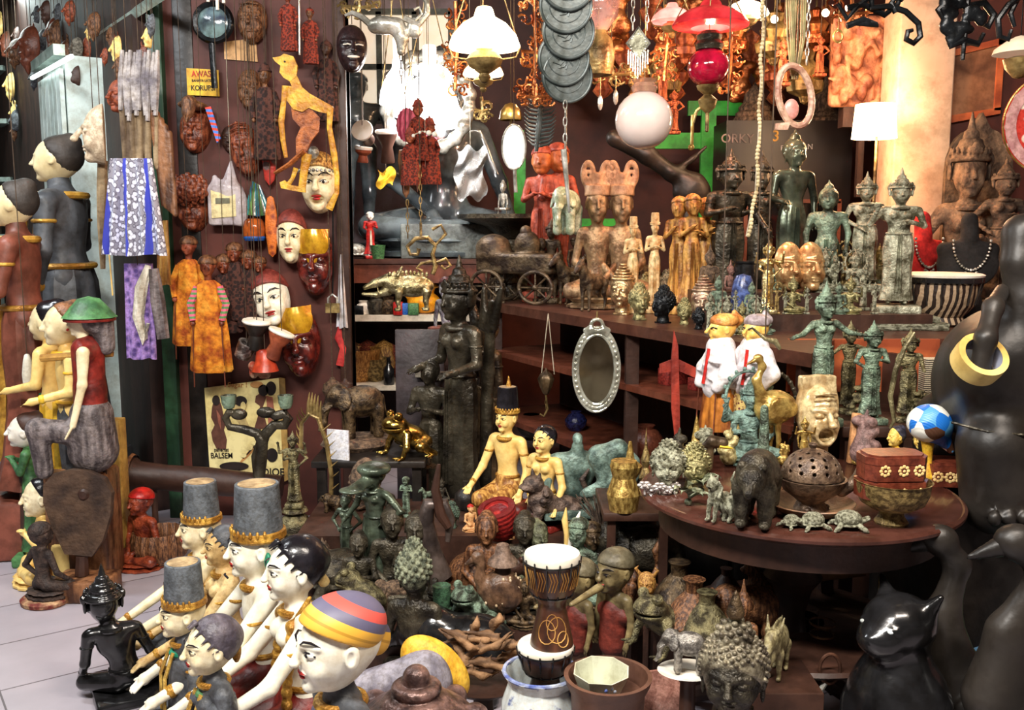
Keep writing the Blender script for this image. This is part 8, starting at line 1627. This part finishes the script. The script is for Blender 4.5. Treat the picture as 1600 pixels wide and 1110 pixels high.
for i in range(9): x = 982+i*3.8; m.tube([t(x,78+10*(1-abs(i-4)/4)),t(x,100+22*(1-abs(i-4)/4))],1.5*t.k,5)
m.build('fringe',silver,t.root); m = MB(); q = [t(997,44),t(1015,68),t(997,94),t(979,68)]; m.tube(q,2*t.k,6,True); [m.ball(t(997+12*math.cos(i),70+16*math.sin(i)),2*t.k,6,4) for i in range(14)]; m.build('frame',silver,t.root)
for x in (988,1010): chain_part(t.root,t(x,0)[0],0,t(0,48)[2],t(0,-20)[2],silver,.011)
t.cord(988,-18,silver,.002)
t = PX('glass_funnel_lamp','clear pinkish glass lamp funnel with amber brass fount right of the discs','lamp',935,60,4.8); t.lathe('funnel',[(12,0),(30,22),(33,45),(22,80)],M('pink_clear_glass',(240,190,180),(220,160,150),rough=.08,alpha=.45,bump=0),935,50,close=False); t.lathe('fount',[(0,-70),(22,-66),(26,-40),(22,-12),(14,-4),(12,6),(0,6)],brass_old,935,50); t.cord(935,52,brass_old)
def filigree(px,py,w,h,n,Y,lb,mt=copper_warm,seed=1,r=2.2):
 t = PX('filigree_ornament',lb,'ornament',px,py,Y); rn = random.Random(seed); m = MB(); pts = []
 for i in range(n):
  x = px+rn.uniform(-w,w)*.5; y = py+rn.uniform(-h,h)*.5; R = rn.uniform(5,11); a0 = rn.uniform(0,6.28); sg = rn.choice((-1,1))
  m.tube([t(x+R*(1-.1*j)*math.cos(a0+sg*j*.75),y+R*(1-.1*j)*math.sin(a0+sg*j*.75),rn.uniform(-2,2)) for j in range(9)],[r*t.k*(1-.08*j) for j in range(9)],5)
 m.tube([t(px,py-h*.5-5),t(px+2,py),t(px-2,py+h*.5)],r*1.4*t.k,6); m.tube([t(px-w*.45,py),t(px,py+2),t(px+w*.45,py)],r*1.3*t.k,6)
 m.build('scrollwork',mt,t.root); t.cord(px,py-h*.5); return t
filigree(712,75,30,130,34,4.45,'tall mass of orange-lit copper filigree left of the largest glowing shade',seed=2)
filigree(835,80,46,150,50,4.45,'tall mass of orange-lit copper filigree between the glowing shade and the discs',seed=3)
filigree(836,150,60,26,18,4.4,'curling copper filigree basket just left of the lowest metal disc',seed=4)
filigree(752,172,24,30,9,4.5,'small brass filigree pendant below the smaller glowing shade',brass_old,5)
filigree(955,115,110,26,26,5.0,'chandelier ring of brass scrollwork behind the white globe',brass_old,6)
filigree(1040,70,34,110,22,5.1,'copper scrollwork column left of the red globe',seed=7); filigree(1140,100,40,90,20,5.2,'copper scrollwork hanging right of the red globe',seed=8)
filigree(560,10,60,30,14,4.9,'pinkish brass scrollwork at the top above the dark mask',brass_old,9); filigree(1330,20,60,40,12,4.9,'copper scrollwork above the stone relief',seed=10)
t = PX('leaf_drops','two hanging leaf-shaped metal drops left of the white globe','ornament',950,150,4.95); m = MB(); [m.ball(t(x,y),(4*t.k,1.5*t.k,12*t.k),8,6) for x,y in ((938,160),(962,152))]; m.build('leaf',silver,t.root); m = MB(); [m.tube([t(x,y),t(x,120)],1*t.k,5) for x,y in ((938,152),(962,144))]; m.tube([t(938,121),t(962,121)],1*t.k,5); m.build('wire',brass_old,t.root); t.cord(950,121)
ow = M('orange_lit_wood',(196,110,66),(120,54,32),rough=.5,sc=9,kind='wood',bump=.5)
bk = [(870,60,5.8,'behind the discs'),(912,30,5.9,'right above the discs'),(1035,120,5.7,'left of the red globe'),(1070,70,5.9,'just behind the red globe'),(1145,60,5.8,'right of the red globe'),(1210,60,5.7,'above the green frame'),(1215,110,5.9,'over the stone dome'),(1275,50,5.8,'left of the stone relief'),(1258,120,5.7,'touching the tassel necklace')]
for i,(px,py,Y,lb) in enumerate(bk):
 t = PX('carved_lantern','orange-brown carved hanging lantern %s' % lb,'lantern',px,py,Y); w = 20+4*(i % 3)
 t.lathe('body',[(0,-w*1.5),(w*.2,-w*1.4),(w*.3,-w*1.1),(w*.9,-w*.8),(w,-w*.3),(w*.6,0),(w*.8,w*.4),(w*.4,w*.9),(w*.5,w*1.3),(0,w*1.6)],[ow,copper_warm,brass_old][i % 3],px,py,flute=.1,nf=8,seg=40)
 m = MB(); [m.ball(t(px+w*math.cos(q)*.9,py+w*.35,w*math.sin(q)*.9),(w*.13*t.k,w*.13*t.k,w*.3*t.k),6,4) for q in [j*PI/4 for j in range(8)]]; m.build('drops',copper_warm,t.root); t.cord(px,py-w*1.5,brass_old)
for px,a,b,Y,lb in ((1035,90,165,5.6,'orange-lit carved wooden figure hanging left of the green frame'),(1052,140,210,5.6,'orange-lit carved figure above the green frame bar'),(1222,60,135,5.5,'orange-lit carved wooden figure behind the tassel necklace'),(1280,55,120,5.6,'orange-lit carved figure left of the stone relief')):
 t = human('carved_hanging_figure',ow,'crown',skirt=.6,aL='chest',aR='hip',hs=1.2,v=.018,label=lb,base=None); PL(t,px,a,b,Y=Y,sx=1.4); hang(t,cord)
ow_m = [ow,wood_red,copper_warm,terracotta]; rn = random.Random(31)
src_ = [PX('carved_ornament','x','ornament',1000,60,6.4) for _ in range(2)]
src_[0].lathe('body',[(0,-34),(7,-30),(14,-22),(8,-12),(16,-2),(20,8),(10,16),(14,24),(5,32),(0,36)],ow,1000,60,flute=.16,nf=7,seg=42); src_[0].cord(1000,26,brass_old)
S = SDF(.012); [S.e(src_[1](1000+rn.uniform(-16,16),60+rn.uniform(-30,30),rn.uniform(-6,6)),(rn.uniform(4,9)*src_[1].k,5*src_[1].k,rn.uniform(5,11)*src_[1].k),k=.02) for i in range(30)]; S.build('body',copper_warm,src_[1].root); src_[1].cord(1000,36,brass_old)
for i in range(30):
 px = 862+(i*97) % 465; py = 18+(i*53) % 120; r0 = src_[i % 2].root if i < 2 else dup(src_[i % 2].root)
 tag(r0,'orange-lit carved ornament among those crowding the ceiling behind the hanging lamps','ornament','carved ornaments under the ceiling'); r0.location = at(px,py,6.0+(i % 5)*.2)
for px,py,Y in ((905,40,5.2),(1210,30,5.3),(1290,20,5.0)):
 t = PX('bare_bulb','small bare warm bulb hanging %s' % {905: 'behind the metal discs',1210: 'near the tassel necklace',1290: 'left of the stone relief'}[px],'bulb',px,py,Y); t.ball('bulb',px,py,6,hotw); t.cord(px,py-5,brass_old); bulb('lamp_bulb',t.root.location+Vector((0,0,-.04)),13,WARM,.03)
ctz = zt_c = at(1136,188,6.1).z
t = tag(lathem('stone_stupa',[(0,0),(.95,0),(1,.08),(.8,.14),(.85,.2),(.62,.26),(.6,.45),(.5,.6),(.3,.7),(.2,.75),(.1,1),(0,1)],stone_dark,None,48),'bell-shaped brown stone dome on the black cabinet, right, beside the glowing lamp','stupa'); PL(t,1292,120,Y=6.28,Z=ctz,sx=.45)
t = tag(lathem('stone_stupa',[(0,0),(1,0),(1.02,.1),(.9,.16),(.92,.24),(.75,.3),(.78,.38),(.55,.5),(.5,.7),(.2,.85),(0,1)],stone_dark,None,48),'tiered brown stone dome on the black cabinet, left, above the lettering','stupa'); PL(t,1180,128,Y=6.28,Z=ctz,sx=.5)
t = thing('stone_relief','large carved reddish stone relief of tangled forms lit orange behind the glowing lamp','relief'); S = SDF(.016); S.k = .04; S.b((0,.08,.5),(.5,.06,.5),.05); rn = random.Random(5)
for i in range(46): S.e((rn.uniform(-.45,.45),0,rn.uniform(.05,.95)),(rn.uniform(.04,.12),.1,rn.uniform(.04,.12)),k=.03)
for i in range(12): x,z = rn.uniform(-.4,.4),rn.uniform(.1,.9); S.chain([(x,-.06,z),(x+rn.uniform(-.2,.2),-.1,z+rn.uniform(-.15,.15)),(x+rn.uniform(-.3,.3),-.05,z+rn.uniform(-.2,.2))],[.03,.03,.015],k=.02)
S.build('relief',M('rosy_stone',(206,140,100),(130,72,50),rough=.6,sc=6,bump=.4),t); PL(t,1355,20,175,Y=5.6,sx=.85); boxm('wall_bracket',(0,.15,-.02),(.3,.1,.03),wood_dark,t); boxm('post',(0,.2,-.5),(.04,.04,.5),wood_dark,t); lz = t.location.z/t.scale[2]; t.children[-1].data.transform(Matrix.Diagonal((1,1,lz,1)))
t = PX('table_lamp','table lamp with a blazing drum shade in front of the cream pillar','lamp',1367,190,5.0); t.lathe('shade',[(34,-26),(30,26)],hotw,1367,190,close=False,seg=40); t.lathe('shade_top',[(0,24),(29,25)],hotw,1367,190,close=False); t.tube('stem',[(1371,212),(1371,330)],2.2,brass_old); t.lathe('foot',[(0,-6),(22,-6),(18,0),(4,6),(0,6)],brass_old,1371,330); zz = t.root.location.z+t(0,336)[2]-SZ
m = MB(); m.box((t(1371,0)[0],0,t(0,336)[2]-zz/2),(.06,.06,zz/2)); m.build('base_block',wood_dark,t.root,smooth=False)
bulb('lamp_bulb',t.root.location+Vector((0,-.02,-.12)),13,WARM,.08); bulb('lamp_bulb',t.root.location+Vector((0,0,.11)),15,WARM,.06)
t = PX('bead_string','long string of pale twisted beads hanging from top to shelf, right of centre','beads',1185,180,4.0); m = MB()
for i in range(62): y = i*6; x = 1187-.0*y-2*math.sin(i*.5)-(max(0,y-260)/110)**2*14; m.ball(t(x,y),(3.6*t.k if i % 7 else 2*t.k,3*t.k,3.8*t.k),7,5)
m.build('beads',M('pale_bead',(226,214,170),(170,150,110),rough=.35,sc=4,bump=.1),t.root); t.tube('strand',[(1187,-5),(1186,200),(1184,300),(1172,368)],1,cord_w); t.cord(1187,0,cord_w)
t = PX('tassel_necklace','bundle of pale cords and a silver chain hanging over the rattan ring','necklace',1243,60,4.1); m = MB(); [m.tube([t(1226+i*3.4,-10),t(1230+i*2.8+3*math.sin(i),60,-2+i % 3),t(1238+i*1.2,112+5*(i % 3))],1.5*t.k,5) for i in range(10)]; m.build('cords',M('olive_cord',(170,160,104),(110,100,60),rough=.6,bump=.2),t.root); chain_part(t.root,t(1262,0)[0],0,t(0,100)[2],t(0,-5)[2],silver,.012); t.cord(1243,-8); t.cord(1262,-3,silver)
t = PX('rattan_ring','tilted loop-shaped rattan and shell frame hanging right of the bead string','ring',1240,150,4.05); m = MB(); m.tube([t(1242+26*math.cos(q)*(1)+(-12)*math.sin(q)*.6,150-46*math.sin(q)) for q in [i*2*PI/30 for i in range(30)]],5.5*t.k,8,True); m.build('ring',M('pink_rattan',(222,186,160),(170,120,100),rough=.35,sc=14,bump=.3),t.root); t.ball('pink_shell',1238,170,(12,4,16),M('pink_shell',(226,160,150),(200,130,124),rough=.3,bump=.1),3); t.poly('clasp',[(1213,192),(1236,190),(1232,202),(1212,202)],MATS['pink_rattan'],-4,6); t.cord(1243,106)
t = PX('loop_spoon','small brass loop hanging on a link left of the black iron chandelier','ring',1310,40,4.6); m = MB(); m.torus(t(1310,56),7*t.k,1.8*t.k,20,'y',(1,1.3)); m.build('loop',brass,t.root); t.cord(1310,46,brass_old)
def curls(name,lb,px,Y,arms_,mt,r=4):
 t = PX(name,lb,'chandelier',px,20,Y)
 for j,pts in enumerate(arms_): t.tube('scroll_arm',pts,[r]*(len(pts)-2)+[r*.9,r*.6],mt,(j % 2)*6)
 t.cord(px,arms_[0][0][1],iron); return t
curls('iron_chandelier','glossy black wrought iron scroll chandelier arms at the top in front of the pillar',1360,3.7,[[(1360,-10),(1362,12),(1390,10),(1415,18),(1436,36),(1440,56),(1430,66),(1418,60),(1420,48),(1428,46)],[(1324,12),(1350,6),(1385,22),(1404,6),(1410,-12)],[(1324,40),(1350,30),(1372,38),(1330,36)],[(1360,-5),(1340,10),(1326,28),(1310,5)],[(1400,20),(1392,6),(1400,-6),(1410,2)]],iron,5)
t = curls('carved_chandelier','black carved leafy chandelier hanging before the picture in the right niche',1510,3.8,[[(1510,-20),(1510,30),(1508,92)],[(1510,10),(1540,4),(1556,22),(1548,40),(1536,34)],[(1510,10),(1480,0),(1466,16),(1475,30)],[(1510,60),(1534,66),(1542,50)],[(1510,60),(1488,70),(1482,56)]],iron,6)
S = SDF(.007); rn = random.Random(8); [S.e(t(1510+rn.uniform(-36,30),rn.uniform(-10,66)),(rn.uniform(6,13)*t.k,6*t.k,rn.uniform(6,12)*t.k),k=.01) for i in range(26)]; S.build('leaves',iron,t.root)
t = curls('scroll_bracket','blue-black scrolled metal bracket above the white dish lamp at the top right',1585,3.6,[[(1600,-10),(1575,8),(1560,30),(1564,56),(1578,60),(1582,46)],[(1590,0),(1582,20),(1590,40)]],iron,5)
t = PX('dish_lamp','white enamel dish lamp shade on a brass body at the right edge','lamp',1592,75,3.9); t.lathe('shade',[(40,0),(37,8),(20,20),(8,26),(0,28)],M('cream_enamel',(246,232,206),(232,214,186),rough=.25,bump=0,em=.15),1594,84,close=False); t.lathe('body',[(0,-30),(8,-28),(20,-14),(24,0),(10,4)],brass_old,1594,92); t.cord(1594,56,iron)
t = PX('patterned_plate','large red and white patterned round plate cut by the right edge','plate',1640,195,3.9); R0 = 78; t.lathe('plate',[(0,0),(R0*.5,0),(R0,6),(R0*.98,8),(R0*.5,3),(0,3)],M('red_white_pattern',(196,60,50),(236,214,196),rough=.25,sc=22,kind='cells',bump=0,th=(.3,.42)),1640,195,rot=(PI/2,0,0),seg=60)
m = MB(); m.torus(t(1640,195,-7),R0*.98*t.k,1.6*t.k,60,'y'); m.build('gold_rim',brass,t.root); m = MB(); m.lathe([(R0*.72*t.k,0),(R0*.95*t.k,.003)],60,close=False); m.build('pink_band',M('pink_band',(206,160,156),(170,120,120),rough=.3,sc=20,bump=0),t.root,loc=t(1640,195,-8),rot=(PI/2,0,0)); t.cord(1640,118)
t = facemask('dark_mask',M('near_black',(48,32,34),(28,20,22),rough=.3),'near-black mask with white lips and eye slits at the top beside the panel edge',nose=1.0,paint=0,v=.014); P = None
m = MB(); m.ball((0,-.26,.30),(.14,.05,.03),12,6); m.build('white_lips',white_p,t); m = MB(); [m.tube([(s*.22,-.24,.53),(s*.12,-.28,.54),(s*.05,-.27,.53)],.014,6) for s in (-1,1)]; m.build('eye_slit',white_p,t); PL(t,551,38,114,Y=4.8,rz=15,sx=.9); hang(t,cord,y=-.06)
t = PX('antlered_head','silvery metal animal head with sweeping curled horns at the top left of centre','ornament',612,50,4.5); S = SDF(.005); S.k = .012; S.e(t(600,40,0),(26*t.k,18*t.k,14*t.k)); S.chain([t(620,42),t(628,60),t(626,80)],[14*t.k,10*t.k,6*t.k]); S.e(t(648,44),(12*t.k,8*t.k,16*t.k)); S.e(t(585,44),(8*t.k,8*t.k,8*t.k)); S.build('head',silver,t.root)
t.tube('horn',[(598,34),(580,40),(566,28),(552,22),(540,26)],[5,6,5,4,2],silver,-4); t.tube('horn',[(632,30),(655,40),(668,24),(668,4),(655,-8),(640,-6)],[5,5.5,5,5,4,3],silver,-4); t.tube('horn',[(650,34),(660,24),(656,14),(648,18)],2.5,silver,-6); t.cord(612,30,brass_old); chain_part(t.root,t(626,0)[0],0,t(0,128)[2],t(0,82)[2],bz_brown,.012)
